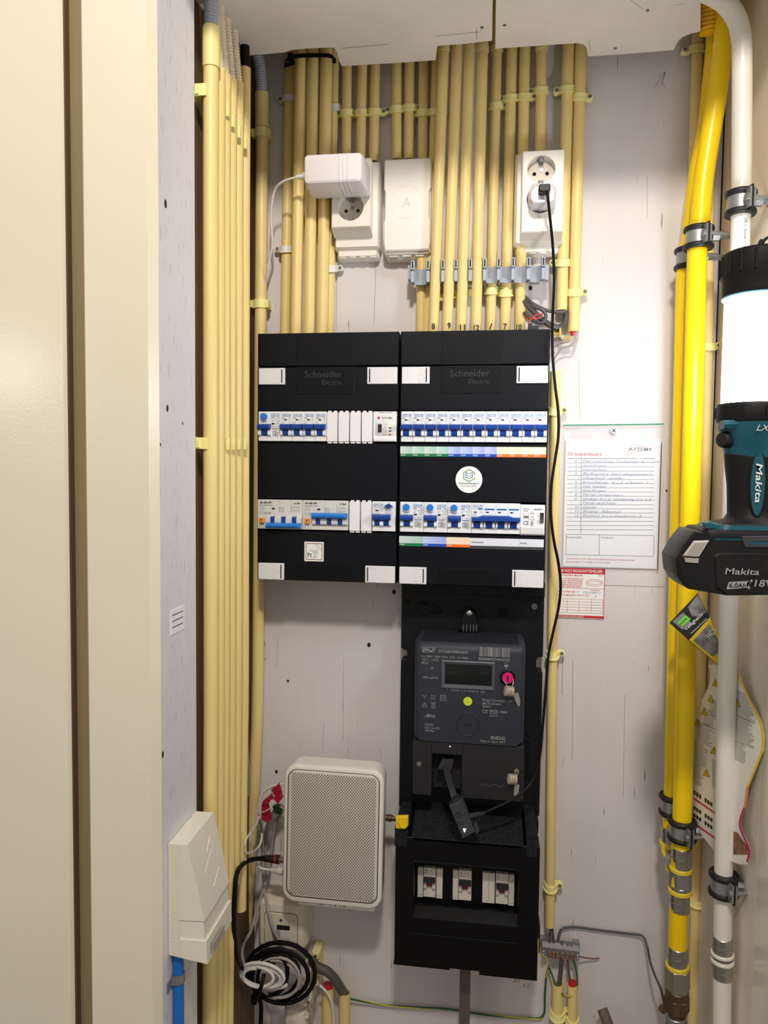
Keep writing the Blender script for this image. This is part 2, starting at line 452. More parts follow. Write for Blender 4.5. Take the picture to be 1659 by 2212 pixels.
sb = [(XL-.02, -.43), (-.047, -.255)]+zpoly([(430, 30), (476, 22)])+[(-.014, -.43)]
MB().prZ(sb, CZ, CZ+.014).build('ceiling_board', 'ceiling_paint', ce, smooth=0)
for px, py in ((1041, 59), (1090, 54), (1399, 22), (1329, 104)):
    c = PZ(px, py, CZ); MB().cyl((c.x, c.y, CZ-.0006), (c.x, c.y, CZ+.001), .0024, n=10).build('screw_head', 'screw_dark', ce)
def cline(pxs, w):
    m = MB(); q = zpoly(pxs)
    for (ax, ay), (bx, by) in zip(q[:-1], q[1:]):
        d = Vector((bx-ax, by-ay)).normalized()*w/2
        m.add([(ax-d.y, ay+d.x, CZ-.0004), (bx-d.y, by+d.x, CZ-.0004), (bx+d.y, by-d.x, CZ-.0004), (ax+d.y, ay-d.x, CZ-.0004)], [(0, 1, 2, 3)])
    m.build('pencil_line', 'pencil', ce, smooth=0)
cline([(738, 104), (840, 95)], .0008); cline([(940, 78), (1040, 68)], .0007); cline([(1029, 60), (1030, 84)], .0007); cline([(1272, 85), (1275, 110)], .0007)
cline([(1456, 10), (1480, 8)], .0007); cline([(1362, 0), (1390, 20)], .0006)

# ================================================================== conduits
def straight_up(pts, ztop=2.32):
    a, b = pts[0], pts[1]; d = (a-b).normalized()
    return [a+d*((ztop-a.z)/d.z)]+pts if a.z < ztop else pts
def conduit(pxs, Y, r, label, group, up=True, rings=(), collars=(), mt='conduit', smoothn=0, name='conduit', marks=None):
    pts = [P(x, y, Y) for x, y in pxs] if not isinstance(pxs[0], Vector) else list(pxs)
    if group == 'floor conduits': pts.append(Vector((pts[-1].x, pts[-1].y, .001)))
    if smoothn: pts = catmull(pts, smoothn)
    if up: pts = straight_up(pts)
    b = pts[-1]
    if not isinstance(pxs[0], Vector) and 706 < pxs[-1][1] < 716:
        d_ = (pts[-1]-pts[-2]).normalized(); pts[-1] = pts[-1]+d_*((1.7235-pts[-1].z)/d_.z); b = pts[-1]
    if collars or marks:
        t = thing(name, label, 'conduit', (b.x, b.y, b.z), group)
        MB().tube(pts, r, 14, True, .0012).build('pipe', mt, t)
        for y0, y1, rad, m in collars:
            # find the pipe centre at the two heights
            def at(py):
                for i in range(len(pts)-1):
                    z = P(pxs[0][0], py, Y).z if not isinstance(pxs[0], Vector) else py
                    if pts[i].z >= z >= pts[i+1].z:
                        k = (pts[i].z-z)/(pts[i].z-pts[i+1].z); return pts[i].lerp(pts[i+1], k)
                return pts[0]
            MB().tube([at(y0), at(y1)], rad, 14, True, .0012).build('coupling', m, t)
        if marks:
            s, px, py, hp = marks
            c = P(px, py, Y-r-.0006)
            MB().text(s, c.x, c.z, Y-r-.0006, .0085, w=.0085*.62*max(1, len(s)*.8), align='c', bold=.03).build('marker_number', 'print_black', t, smooth=0)
        return t
    return MB().tube(pts, r, 14, True, .0012).build(name, mt, None, label=label, cat='conduit', group=group)
GA = 'conduits of the tied bundle'
conduit([(626, 160), (616, 713)], -.013, .0085, 'cream conduit at far left of the tied bundle, close to the wall in white straps', GA)
conduit([(650, 133), (639, 714)], -.042, .0095, 'cream conduit in front, left of three under the black cable tie', GA)
conduit([(677, 133), (668, 714)], -.042, .0095, 'cream conduit in front, middle of three under the black cable tie', GA)
conduit([(705, 133), (696, 714)], -.042, .0095, 'cream conduit in front, right of three under the black cable tie', GA)
conduit([(722, 135), (711, 714)], -.014, .0082, 'thin cream conduit behind the right edge of the tied bundle', GA)
GB = 'conduits into the left socket box'
for i, (a, b) in enumerate((((750, 145), (748, 345)), ((783, 145), (779, 345)), ((811, 143), (807, 350)))):
    conduit([a, b], -.015, .0078, ORD[i]+' from the left of three short conduits above the socket box with the charger', GB)
GC = 'conduits into the blank junction box'
for i, (a, b) in enumerate((((857, 140), (857, 345)), ((885, 138), (883, 345)))):
    conduit([a, b], -.015, .0078, ['left', 'right'][i]+' conduit of the pair ending on top of the blank junction box', GC)
conduit([(915, 132), (909, 715)], -.015, .0078, 'cream conduit passing behind the blank box down to the right distribution board', 'conduits behind the boxes')
conduit([(943, 130), (925, 715)], -.0135, .0078, 'conduit mostly hidden behind the marked conduit 8', 'conduits behind the boxes')
GD = 'long conduits snapped into the grey clip strip'
for (a, b, s, mk) in (((959, 112), (936, 715), '8', (936, 711, 10)), ((988, 100), (966, 715), '9', (970, 709, 10)), ((1015, 97), (996, 715), '11', (999, 713, 10)), ((1043, 95), (1028, 715), '12', (1029, 714, 10))):
    co = [(100, 113, .0093, 'conduit_pale')] if s in ('8', '12') else []
    conduit([a, b], -.046, .0082, {'8': 'leftmost of the four long front conduits in the grey clips, marked eight', '9': 'second of the four long front conduits in the grey clips, marked nine', '11': 'third of the four long front conduits in the grey clips, marked eleven', '12': 'rightmost of the four long front conduits in the grey clips, marked twelve'}[s], GD, collars=co, marks=(s,)+mk)
GE = 'conduits behind the empty clips'
conduit([(1073, 109), (1059, 715)], -.019, .0082, 'cream conduit with a stroke mark, just right of the four clipped front conduits', GE, collars=[(100, 112, .0098, 'conduit_pale')], marks=('/', 1060, 711, 8))
conduit([(1106, 104), (1091, 715)], -.019, .0082, 'cream conduit with marker number 7 above the right board', GE, marks=('7', 1091, 711, 8))
conduit([(1134, 100), (1123, 715)], -.019, .0082, 'cream conduit with marker number 10 passing behind the right double socket', GE, marks=('10', 1121, 713, 8))
conduit([(1170, 100), (1167, 340)], -.019, .0082, 'short cream conduit ending on top of the right double socket', GE, collars=[(96, 110, .0098, 'conduit_pale')])
GF = 'open-ended conduits right of the sockets'
conduit([(1228, 95), (1213, 671)], -.019, .0088, 'cream conduit right of the sockets, shorter of the two, a dark cable leaving its end', GF)
conduit([(1255, 94), (1239, 717)], -.019, .0088, 'rightmost cream conduit of the upper row, red-tipped wires leaving its end', GF)
conduit([(1200, 803), (1187, 2000)], -.019, .0080, 'cream conduit running down right of the boards to the earth bar', 'single conduits', up=False)
conduit([(1506, 90), (1490, 700), (1478, 1300), (1462, 1900)], -.013, .0080, 'cream conduit in the right corner behind the yellow gas pipes', 'corner conduits')
conduit([(1534, 120), (1530, 700), (1515, 1400), (1496, 2212), (1494, 2300), (1490, 2700)], -.013, .0080, 'thin cream conduit squeezed into the right corner, beside the dark joint', 'corner conduits')
# left wall row
GG = 'conduits along the left wall'
lw = [(458, -.27, .0100, 60), (479.5, -.246, .0082, 150), (491.5, -.2245, .0082, 162), (504, -.200, .0082, 174), (517.5, -.1723, .0082, 181), (531.5, -.141, .0084, 148)]
XG = .0018
for i, (px, Y, r, ty) in enumerate(lw):
    x = XG-r
    zt = P(px, ty, Y).z
    dx = -.0085
    pts = [Vector((x, Y, zt)), Vector((x-.001, Y, 1.9)), Vector((x-.002, Y, 1.2)), Vector((x+dx, Y, .30)), Vector((x+dx, Y, .001))]
    if i >= 4: pts = pts[:2]+[Vector((x-.002, Y, 1.2)), Vector((x-.006, Y, .90-.06*(i-4)))]
    lab = ORD[i]+' conduit of the left wall row, counted from the door frame'
    if i == 0:
        t = thing('conduit', 'nearest and thickest conduit of the left wall row, with a sleeve at its top', 'conduit', tuple(pts[-1]), GG)
        MB().tube(pts, r, 16, True, .0012).build('pipe', 'conduit', t)
        MB().tube([Vector((x, Y, zt)), Vector((x, Y, P(px, 148, Y).z))], r+.0013, 16, True, .001).build('coupling', 'coupling', t)
    else:
        MB().tube(pts, r, 14, True, .0012).build('conduit', 'conduit', None, label=lab, cat='conduit', group=GG)
# the conduit left of the boards, with a sleeve and a grey hose on top
hp = catmull([P(565, 205, -.022), P(566, 290, -.022), P(563, 700, -.022), P(557, 1450, -.022), P(551, 1650, -.022), P(543, 1820, -.022), P(531, 2008, -.022)], 5)
t = thing('conduit', 'cream conduit left of the boards with a sleeve joining it to a grey ribbed hose', 'conduit', tuple(hp[-1]), 'single conduits')
MB().tube(hp, .0100, 14, True, .0012).build('pipe', 'conduit', t)
MB().tube([P(565.5, 202, -.022), P(566, 277, -.022)], .0114, 16, True, .001).build('coupling', 'coupling', t)

def hose(pts, r, pitch, label, group, m, name='ribbed_hose', amp=.0012):
    pts = catmull(pts, 12); L = sum((b-a).length for a, b in zip(pts[:-1], pts[1:])); n = max(8, int(L/pitch*4)); out = []; rs = []
    acc = [0]
    for a, b in zip(pts[:-1], pts[1:]): acc.append(acc[-1]+(b-a).length)
    j = 0
    for i in range(n+1):
        s = L*i/n
        while j < len(acc)-2 and acc[j+1] < s: j += 1
        out.append(pts[j].lerp(pts[j+1], (s-acc[j])/max(1e-9, acc[j+1]-acc[j]))); rs.append(r if i % 4 in (0, 1) else r-amp)
    return MB().tube(out, rs, 14).build(name, m, None, smooth=60, label=label, cat='hose', group=group)
hose([P(566, 206, -.022), P(562, 150, -.024), P(553, 105, -.03), P(545, 60, -.04), P(540, 10, -.05)], .0094, .0040, 'grey ribbed hose above the conduit left of the boards', 'grey hoses', 'flex_grey')
gx = XG-.010
hose([Vector((gx, -.27, P(458, 62, -.27).z)), Vector((gx, -.27, P(458, 30, -.27).z)), Vector((gx, -.27, 2.25))], .0094, .0040, 'grey ribbed hose leaving the sleeve of the nearest left wall conduit', 'grey hoses', 'flex_grey')
for i in range(1, 5):
    px, Y, r, ty = lw[i]; x = XG-r; zt = P(px, ty, Y).z
    hose([Vector((x, Y, zt-.004)), Vector((x-.004, Y-.004, zt+.05)), Vector((x-.012, Y-.018, 2.27))], .0070, .0042, ORD[i-1]+' cream ribbed hose from the front, on top of the left wall conduits', 'cream hoses', 'flex_cream', amp=.0016)
MB().tube([Vector((XG-.0084, -.141, P(531, 150, -.141).z-.01)), Vector((XG-.0084, -.141, 2.3))], .0068, 12).build('black_hose', 'black_cable', None, label='smooth black tube leaving the rearmost left wall conduit', cat='hose')

# ------------------------------------------------------------------ saddles
def make_saddle(r, side, mt, label, cat='pipe clip'):
    # pipe axis at the origin, wall at +y
    t = thing('pipe_saddle', label, cat, (0, 0, 0))
    R0, R1 = r+.0001, r+.0021; n = 16; rings = []
    for k in range(n+1):
        a = math.radians(-25+230*k/n); c, s = math.cos(a), -math.sin(a)
        dz = -.0036*max(0, math.sin(a))
        prof = [(R0, -.0062), (R1+.0014, -.0062), (R1+.0014, -.0040), (R1, -.0036), (R1, .0050), (R0, .0050)]
        rings.append([(c*rad, s*rad, z+dz) for rad, z in prof])
    MB().loft(rings).build('strap', mt, t, smooth=50)
    m = MB(); x = side*(r+.0068)
    m.lathe([(.0050, 0), (.0050, r*.95), (.0044, r*.95+.0012), (.0028, r*.95+.0012)], (x, r+.001, 0), (0, -1, 0), 14)
    m.box(min(side*(r-.001), x), max(side*(r-.001), x), .0012, r+.001, -.0042, .0042)
    m.build('ear', mt, t)
    MB().lathe([(.0030, 0), (.0030, .0012), (.0022, .0020), (.0006, .0014)], (x, .06*r+.0004, 0), (0, -1, 0), 12).build('screw', 'screw_dark', t)
    return t
SAD = {}
def saddle(px, py, Y, side, label, r=.0080, mt='saddle', group='yellow pipe saddles'):
    k = (round(r, 4), side, mt); loc = P(px, py, Y)
    if k not in SAD:
        s = make_saddle(r, side, mt, label); s['group'] = group; s.location = loc; SAD[k] = s; return s
    return dup(SAD[k], loc, label, group)
for px, py, Y, sd, lab in (
    (749.5, 243, -.015, -1, 'yellow saddle on the first short conduit above the charger, screw on its left'),
    (781, 243, -.015, -1, 'yellow saddle on the middle short conduit above the charger'),
    (809, 241, -.015, 1, 'yellow saddle on the third short conduit above the charger, screw on its right'),
    (857, 235, -.015, -1, 'yellow saddle on the left conduit above the blank junction box'),
    (884, 232, -.015, 1, 'yellow saddle on the right conduit above the blank junction box'),
    (914, 243, -.015, -1, 'yellow saddle on the conduit that passes behind the blank box'),
    (940, 241, -.0135, 1, 'yellow saddle half hidden left of the marked conduits'),
    (1071, 228, -.019, 1, 'yellow saddle just right of the four long front conduits'),
    (1104, 211, -.019, -1, 'yellow saddle on conduit 7 near the ceiling, screw on its left'),
    (1133, 209, -.019, 1, 'yellow saddle on conduit 10 near the ceiling, screw on its right'),
    (1169, 195, -.019, -1, 'topmost yellow saddle on the conduit above the right double socket'),
    (1061, 626, -.019, 1, 'yellow saddle under the grey clip strip, screw on its right'),
    (1093, 631, -.019, -1, 'yellow saddle under the grey clip strip, screw on its left'),
    (1198, 886, -.019, 1, 'yellow saddle beside the upper breaker row at the right board edge'),
    (1193, 1411, -.019, 1, 'yellow saddle right of the dark energy meter'),
    (1189, 1912, -.019, 1, 'yellow saddle above the earth bar near the conduit end')):
    saddle(px, py, Y, sd, lab)
for px, py, sd, lab in ((1225, 193, -1, 'yellow saddle near the ceiling on the shorter open-ended conduit'), (1252, 209, 1, 'yellow saddle near the ceiling on the rightmost upper conduit'),
                        (1216, 566, -1, 'yellow saddle right of the grey clip strip, on the shorter open-ended conduit'), (1241.5, 630, 1, 'yellow saddle low on the rightmost upper conduit')):
    saddle(px, py, -.019, sd, lab, .0088)
saddle(1504, 105, -.013, -1, 'yellow saddle in the right corner under the ceiling cut-out', .0088)
saddle(1530, 746, -.013, 1, 'yellow saddle peeping out right of the gas pipes at lamp height', .0088)
saddle(1503, 1943, -.013, 1, 'yellow saddle peeping out right of the lower gas fittings', .0088)
for px, py, Y, sd, lab in ((625, 212, -.013, -1, 'white strap on the left bundle conduit near the ceiling'), (618, 537, -.013, -1, 'white strap on the left bundle conduit above the left board'),
                           (721, 232, -.014, 1, 'white strap right of the bundle near the ceiling'), (714, 579, -.014, 1, 'white strap right of the bundle below the charger')):
    saddle(px, py, Y, sd, lab, .0085, 'saddle_white', 'white pipe straps')

# spring clips on the left wall row and the conduit beside it
def spring_clip(loc, label, r=.0095):
    t = thing('spring_clip', label, 'pipe clip', loc, 'yellow spring clips')
    x, y, z = loc
    m = MB(); n = 12; rings = []
    for k in range(n+1):
        a = math.radians(-215+250*k/n); c, s = math.cos(a), math.sin(a)
        rings.append([(x+c*rad, y+s*rad, z+h) for rad, h in ((r+.0002, -.007), (r+.0020, -.007), (r+.0020, .007), (r+.0002, .007))])
    m.loft(rings); m.build('jaw', 'saddle', t, smooth=50)
    b = MB().box(x-r-.002, x+r+.002, y+r+.001, y+r+.011, z-.005, z+.005); b.build('base', 'saddle', t)
    for s in (-1, 1):
        MB().box(x+s*(r+.003)-.0022, x+s*(r+.003)+.0022, y-.008, y+.004, z-.006, z+.006).build('lip', 'saddle', t)
    return t
for py, lab in ((290, 'yellow spring clip just below the sleeve left of the tied bundle'), (658, 'yellow spring clip left of the tied bundle above the left board')):
    c = P(565.5 if py < 400 else 563, py, -.022); spring_clip((c.x, c.y, c.z), lab, .0101)
def wall_clip(py, label):
    px, Y, r, ty = lw[0]; z = P(440, py, Y).z; x = XG-r-.0012
    t = thing('wall_clip', label, 'pipe clip', (x, Y, z-.008), 'clips on the nearest left wall conduit')
    MB().box(x-r-.014, x-.001, Y-.0118, Y-.0101, z-.0075, z+.0075).build('tongue', 'saddle', t)
    MB().prY([(x-r-.0165, z+.009), (x-r-.0105, z+.009), (x-r-.0105, z-.010), (x-r-.0165, z-.008)], Y+.004, Y-.0155).build('hook', 'saddle', t)
    MB().box(x-r-.010, x-r-.001, Y-.014, Y+.006, z-.006, z+.004).build('base', 'saddle', t)
for py, lab in ((203, 'yellow wall clip beside the nearest left conduit near its top'), (958, 'yellow wall clip beside the nearest left conduit at mid height')):
    wall_clip(py, lab)
c = P(524, 1758, -.03); t = thing('conduit_clip', 'small yellow clip between the left wall conduits and the router cords', 'pipe clip', tuple(c))
MB().box(c.x-.004, c.x+.001, -.036, -.006, c.z-.008, c.z+.008).build('lip', 'saddle', t); MB().box(c.x+.001, c.x+.008, -.030, -.006, c.z-.004, c.z+.004).build('base', 'saddle', t)
MB().box(c.x+.008, c.x+.011, -.036, -.006, c.z-.009, c.z+.008).build('lip', 'saddle', t)

# grey strip of snap-in conduit clips
t = thing('clip_strip', 'row of nine joined grey snap-in clips, four of them holding conduits', 'pipe clip', tuple(P(1032, 611, -.03)))
edges = [892, 925, 957, 985, 1016, 1047, 1077, 1108, 1141, 1173]
Yc = -.046; zc0 = P(1032, 609, Yc).z; zc1 = P(1032, 583, Yc).z; zc2 = P(1032, 561, Yc).z
ex = [P(e, 585, Yc).x for e in edges]
for i in range(9):
    x0, x1 = ex[i], ex[i+1]; xc = (x0+x1)/2; r = (x1-x0)/2-.0012; m = MB(); rings = []
    for k in range(15):
        a = math.radians(-15+210*k/14)
        rings.append([(xc+math.cos(a)*rad, Yc+math.sin(a)*rad, z) for rad, z in ((r, zc0), (r+.0014, zc0), (r+.0014, zc1+.006), (r, zc1+.006))])
    m.loft(rings); m.box(xc-r*.8, xc+r*.8, Yc+r, -.012, zc0+.002, zc1)
    clip = m.build('clip', 'clip_grey', t, smooth=50)
for i in range(10):
    x = ex[i]; m = MB()
    for za, zb in ((zc0, zc1-.001), (zc1+.001, zc2)):
        m.rbox(x-.0030, x+.0030, za, zb, [(Yc+.004, 0), (Yc-.0065, 0), (Yc-.0075, .0008)], .0012)
    m.build('jaw', 'clip_grey', t)
    MB().box(x-.0009, x+.0009, Yc-.0078, Yc-.006, zc1+.003, zc2-.002).build('slot', 'hole_black', t)
for px, sg in ((886, -1), (1180, 1)):
    q = P(px, 588, Yc); MB().box(q.x-.004, q.x+.004, Yc+.004, Yc+.02, q.z-.010, q.z+.012).build('end_lug', 'clip_grey', t)

# black cable tie round the bundle
t = thing('cable_tie', 'black cable tie round the conduit bundle under the ceiling', 'cable tie', tuple(P(668, 130, -.05)))
tp = [P(614, 143, -.03), P(620, 130, -.052), P(640, 122, -.054), P(680, 120, -.054), P(712, 121, -.054), P(722, 128, -.045), P(724, 133, -.028), P(690, 128, -.026), P(650, 132, -.024), P(614, 143, -.03)]
pp = catmull(tp, 5); m = MB(); m.loft([[p+Vector((0, 0, -.0028)), p+Vector((0, -.0016, -.0028)), p+Vector((0, -.0016, .0028)), p+Vector((0, 0, .0028))] for p in pp]); m.build('strap', 'black_cable', t)
q = P(629, 126, -.055); MB().box(q.x-.004, q.x+.004, -.062, -.054, q.z-.005, q.z+.005).build('lock', 'black_cable', t)

for i in range(1, 5):
    px, Y, r, ty = lw[i]
    for py, wh in ((205+24*i, 'near the top'), (958, 'at mid height')):
        z = P(px+6, py, Y).z
        MB().rbox(XG-.0030, XG+.0012, z-.0085, z+.0085, [(Y+.0135, 0), (Y+.0100, 0), (Y+.0095, .0004)], .0008, 2).build('clip_edge', 'saddle', None, label='yellow clip edge right behind the %s left wall conduit, %s' % (ORD[i], wh), cat='pipe clip', group='clip edges between left wall conduits')

# ================================================================== socket boxes
def plate_hole(m, x0, x1, z0, z1, Y, cx, cz, r, depth):
    an = [2*math.pi*k/40 for k in range(40)]+[math.atan2(b-cz, a-cx) % (2*math.pi) for a in (x0, x1) for b in (z0, z1)]
    an.sort(); out = []; inn = []; bk = []
    for a in an:
        c, s = math.cos(a), math.sin(a)
        k = min(((x1-cx)/c if c > 1e-9 else (x0-cx)/c if c < -1e-9 else 1e9), ((z1-cz)/s if s > 1e-9 else (z0-cz)/s if s < -1e-9 else 1e9))
        out.append((cx+c*k, Y, cz+s*k)); inn.append((cx+c*r, Y, cz+s*r)); bk.append((cx+c*r*.97, Y+depth, cz+s*r*.97))
    m.loft([out, inn, bk], False, False)
def schuko(t, cx, cz, r, Y, depth=.014):
    f = MB().disc(cx, cz, Y+depth, r*.985, 32).build('socket_face', 'socket_face', t)
    for s in (-1, 1): MB().cyl((cx+s*.0095, Y+depth-.0004, cz-.001), (cx+s*.0095, Y+depth+.001, cz-.001), .0028, n=12).build('contact_hole', 'hole_black', f)
    MB().cyl((cx+.001, Y+depth-.0012, cz+.004), (cx+.001, Y+depth, cz+.004), .0028, n=12).build('screw', 'screw', f)
    for s in (1, -1):
        MB().rbox(cx-.0035, cx+.0035, cz+s*r*.80-.0045*(1 if s > 0 else .6), cz+s*r*.80+.0045*(1 if s > 0 else .6), [(Y+depth, 0), (Y+depth*.35, 0), (Y+depth*.25, .0008)], .001).build('earth_spring', 'screw_dark', f)
def double_socket(basepx, frontpx, holes, label, slope_py):
    YB, YF = -.032, -.058
    bx0, bx1, bz0, bz1 = RC(*basepx, YB); fx0, fx1, fz0, fz1 = RC(*frontpx, YF)
    t = thing('double_socket', label, 'socket', ((bx0+bx1)/2, 0, bz0), 'surface-mounted electrical boxes')
    m = MB(); zs = bz0+.012
    m.rbox(bx0, bx1, zs, bz1, [(-.001, 0), (-.024, 0), (YB, .004)], .004)
    m.rbox(bx0+.003, bx1-.003, bz0, zs+.01, [(-.001, 0), (-.016, 0), (-.024, .004)], .004)
    b = m.build('base', 'socket_white', t)
    for k in range(4):
        xx = bx0+(bx1-bx0)*(.17+.22*k); MB().rbox(xx-.006, xx+.006, bz0+.001, bz0+.007, [(-.010, 0), (-.021, 0), (-.0225, .001)], .0025).build('knockout', 'socket_white', b)
    sl = P((frontpx[0]+frontpx[2])/2, slope_py, YB).z
    m = MB(); zm = (P(0, holes[0][1], YF).z+P(0, holes[1][1], YF).z)/2 if False else (P(holes[0][0], holes[0][1], YF).z+P(holes[1][0], holes[1][1], YF).z)/2
    i = .0015
    for (hx, hy, hr), (a, c) in zip(holes, ((zm, fz1-i), (fz0+i, zm))):
        q = P(hx, hy, YF); plate_hole(m, fx0+i, fx1-i, a, c, YF, q.x, q.z, hr, .014)
    # skirt: bevel, sides, sloping foot
    ring = lambda y, x0, x1, z0, z1: [(x0, y, z0), (x1, y, z0), (x1, y, z1), (x0, y, z1)]
    m.loft([ring(YF, fx0+i, fx1-i, fz0+i, fz1-i), ring(YF+.0015, fx0, fx1, fz0, fz1), ring(YB, fx0-.0002, fx1+.0002, sl, fz1)], False, False)
    c = m.build('cover', 'socket_white', t, smooth=30)
    for hx, hy, hr in holes:
        q = P(hx, hy, YF); schuko(t, q.x, q.z, hr, YF)
    return t
double_socket((721, 347, 821, 555), (716, 342, 800.5, 491), ((759, 384, .0205), (757, 447.5, .0205)), 'cream double wall socket with a white charger in its upper outlet', 514)
double_socket((1111, 326, 1219, 546), (1127, 324, 1218, 501), ((1169.5, 366, .0207), (1167.7, 430, .0207)), 'cream double wall socket on the right with a cube plug in its lower outlet', 520)
# blank junction box
YB = -.036; x0, x1, z0, z1 = RC(829, 342, 931, 541, YB)
t = thing('junction_box', 'blank cream junction box with an embossed circle, between the two sockets', 'junction box', ((x0+x1)/2, 0, z0-.006), 'surface-mounted electrical boxes')
m = MB(); m.rbox(x0, x1, z0-.004, z1, [(-.001, 0), (-.026, 0), (-.029, .001)], .004); m.rbox(x0+.003, x1-.003, z0-.009, z0+.02, [(-.001, 0), (-.018, 0), (-.022, .003)], .003); b = m.build('base', 'socket_white', t)
zm = (z0+z1)/2
wv = [(x0+.002, z0), (x1-.002, z0), (x1, z0+.012), (x1, z0+.045), (x1-.002, z0+.050), (x1-.002, z1-.050), (x1, z1-.045), (x1, z1-.003), (x1-.002, z1), (x0+.002, z1), (x0, z1-.003), (x0, z1-.045), (x0+.002, z1-.05), (x0+.002, z0+.05), (x0, z0+.045), (x0, z0+.012)]
MB().prY(wv, -.029, YB, .002).build('lid', 'socket_white', t, smooth=30)
q = P(878, 437, YB); m = MB(); n = 40; R0 = .0245
m.loft([[(q.x+math.cos(2*math.pi*k/n)*rad, y, q.z+math.sin(2*math.pi*k/n)*rad) for rad, y in ((R0, YB), (R0+.0002, YB-.0004), (R0+.0006, YB-.0004), (R0+.0008, YB))] for k in range(n+1)], False, False); m.build('embossed_ring', 'socket_white', t)
MB().text('A', q.x, q.z-.007, YB-.0003, .014, align='c', thick=.0003).build('embossed_letter', 'socket_face', t, smooth=0)
for k in range(3):
    xx = x0+(x1-x0)*(.2+.28*k); MB().rbox(xx-.008, xx+.008, z0-.007, z0-.001, [(-.012, 0), (-.024, 0), (-.0255, .001)], .0025).build('knockout', 'socket_white', b)

# charger in the left socket
YF = -.118; x0, x1, z0, z1 = RC(659, 336, 776, 388, YF)
t = thing('power_adapter', 'white plug-in charger with three ribs in the left socket', 'charger', ((x0+x1)/2, -.06, z0))
m = MB(); n = 5
lv = [(-.061, .0045, .002, .004), (-.066, 0, 0, 0), (-.110, .0035, .0035, .002), (-.116, .0048, .005, .004), (YF, .0075, .008, .0065)]
rings = []
for y, l, r_, v in lv: rings.append([(x, y, z) for x, z in rr(x0-.006+l, x1+.008-r_, z0-.007+v, z1+.007-v, .006, 4)])
m.loft(rings); body = m.build('body', 'adapter', t, smooth=30)
for px in (733.5, 742, 751.5):
    a = P(px, 360, YF); m = MB(); m.tube([(a.x, -.075, z0-.0068), (a.x, -.110, z0-.0048), (a.x, -.1155, z0-.0025), (a.x, YF, z0+.001), (a.x, YF, z1-.001), (a.x, -.1155, z1+.003)], .0011, 6); m.build('rib', 'adapter', t)
MB().text('SWITCHING ADAPTOR', x0+.022, z0-.0045, -.1118, .0022, w=.026).build('lettering', 'print_black', t, smooth=0)
sr = [P(660, 379, -.09), P(656, 381, -.09), P(652, 381.5, -.09), P(648, 382, -.09), P(644, 382, -.09), P(640, 383, -.09)]
m = MB()
for k in range(5): m.cyl(sr[k], sr[k].lerp(sr[k+1], .62), .0052-.0006*k, n=12)
m.tube(sr, .0028, 10); m.build('strain_relief', 'adapter', t)
cord = [P(642, 383, -.09), P(622, 388, -.088), P(604, 397, -.083), P(593, 413, -.075), P(587, 440, -.068), P(585, 470, -.06), P(587, 500, -.055), P(588, 530, -.05), P(582, 560, -.042), P(577, 585, -.036), P(570, 640, -.012)]
MB().tube(catmull(cord, 6), .0019, 8).build('charger_cord', 'cable_white', None, label='thin white cord hanging in a loop from the charger', cat='cord')

# white plug with black usb lead in the right socket
t = thing('plug_adapter', 'white hexagonal cube plug in the right socket with a black lead', 'plug', tuple(P(1170, 448, -.058)))
hexo = [(1150, 403), (1192, 402), (1201, 416), (1198, 438), (1188, 447), (1148, 447), (1142, 438), (1141, 420)]
hexi = [(1155, 408), (1190, 407), (1197, 418), (1194, 434), (1186, 440), (1152, 440), (1147, 433), (1147, 420)]
rg = lambda pl, Yp, Yo: [(P(x, y, Yp).x, Yo, P(x, y, Yp).z) for x, y in pl]
MB().loft([rg(hexo, -.07, -.046), rg(hexo, -.07, -.082), rg(hexi, -.082, -.088)]).build('body', 'adapter', t, smooth=25)
x0, x1, z0, z1 = RC(1163, 402, 1188, 419, -.094)
lead = MB().rbox(x0, x1, z0, z1, [(-.084, 0), (-.102, 0), (-.104, .0015)], .003).build('usb_plug', 'black_rubber', t)
usb = [(1180, 410, -.100), (1184, 432, -.100), (1188, 470, -.085), (1194, 530, -.070), (1197, 600, -.066), (1195, 660, -.080), (1193, 715, -.106), (1194, 770, -.112), (1199, 830, -.110), (1206, 890, -.105), (1206, 945, -.100), (1198, 1000, -.098), (1191, 1050, -.098), (1190, 1110, -.098), (1196, 1165, -.096), (1206, 1215, -.09), (1211, 1262, -.085), (1207, 1310, -.08), (1195, 1365, -.08), (1184, 1420, -.085), (1179, 1490, -.09), (1173, 1560, -.095), (1167, 1625, -.10), (1156, 1675, -.105), (1135, 1705, -.115), (1105, 1728, -.125), (1070, 1745, -.132), (1040, 1758, -.136)]
MB().tube(catmull([P(*q) for q in usb], 5), .0021, 8).build('usb_lead', 'black_cable', None, label='long black lead from the right socket down to the meter dongle', cat='cable')

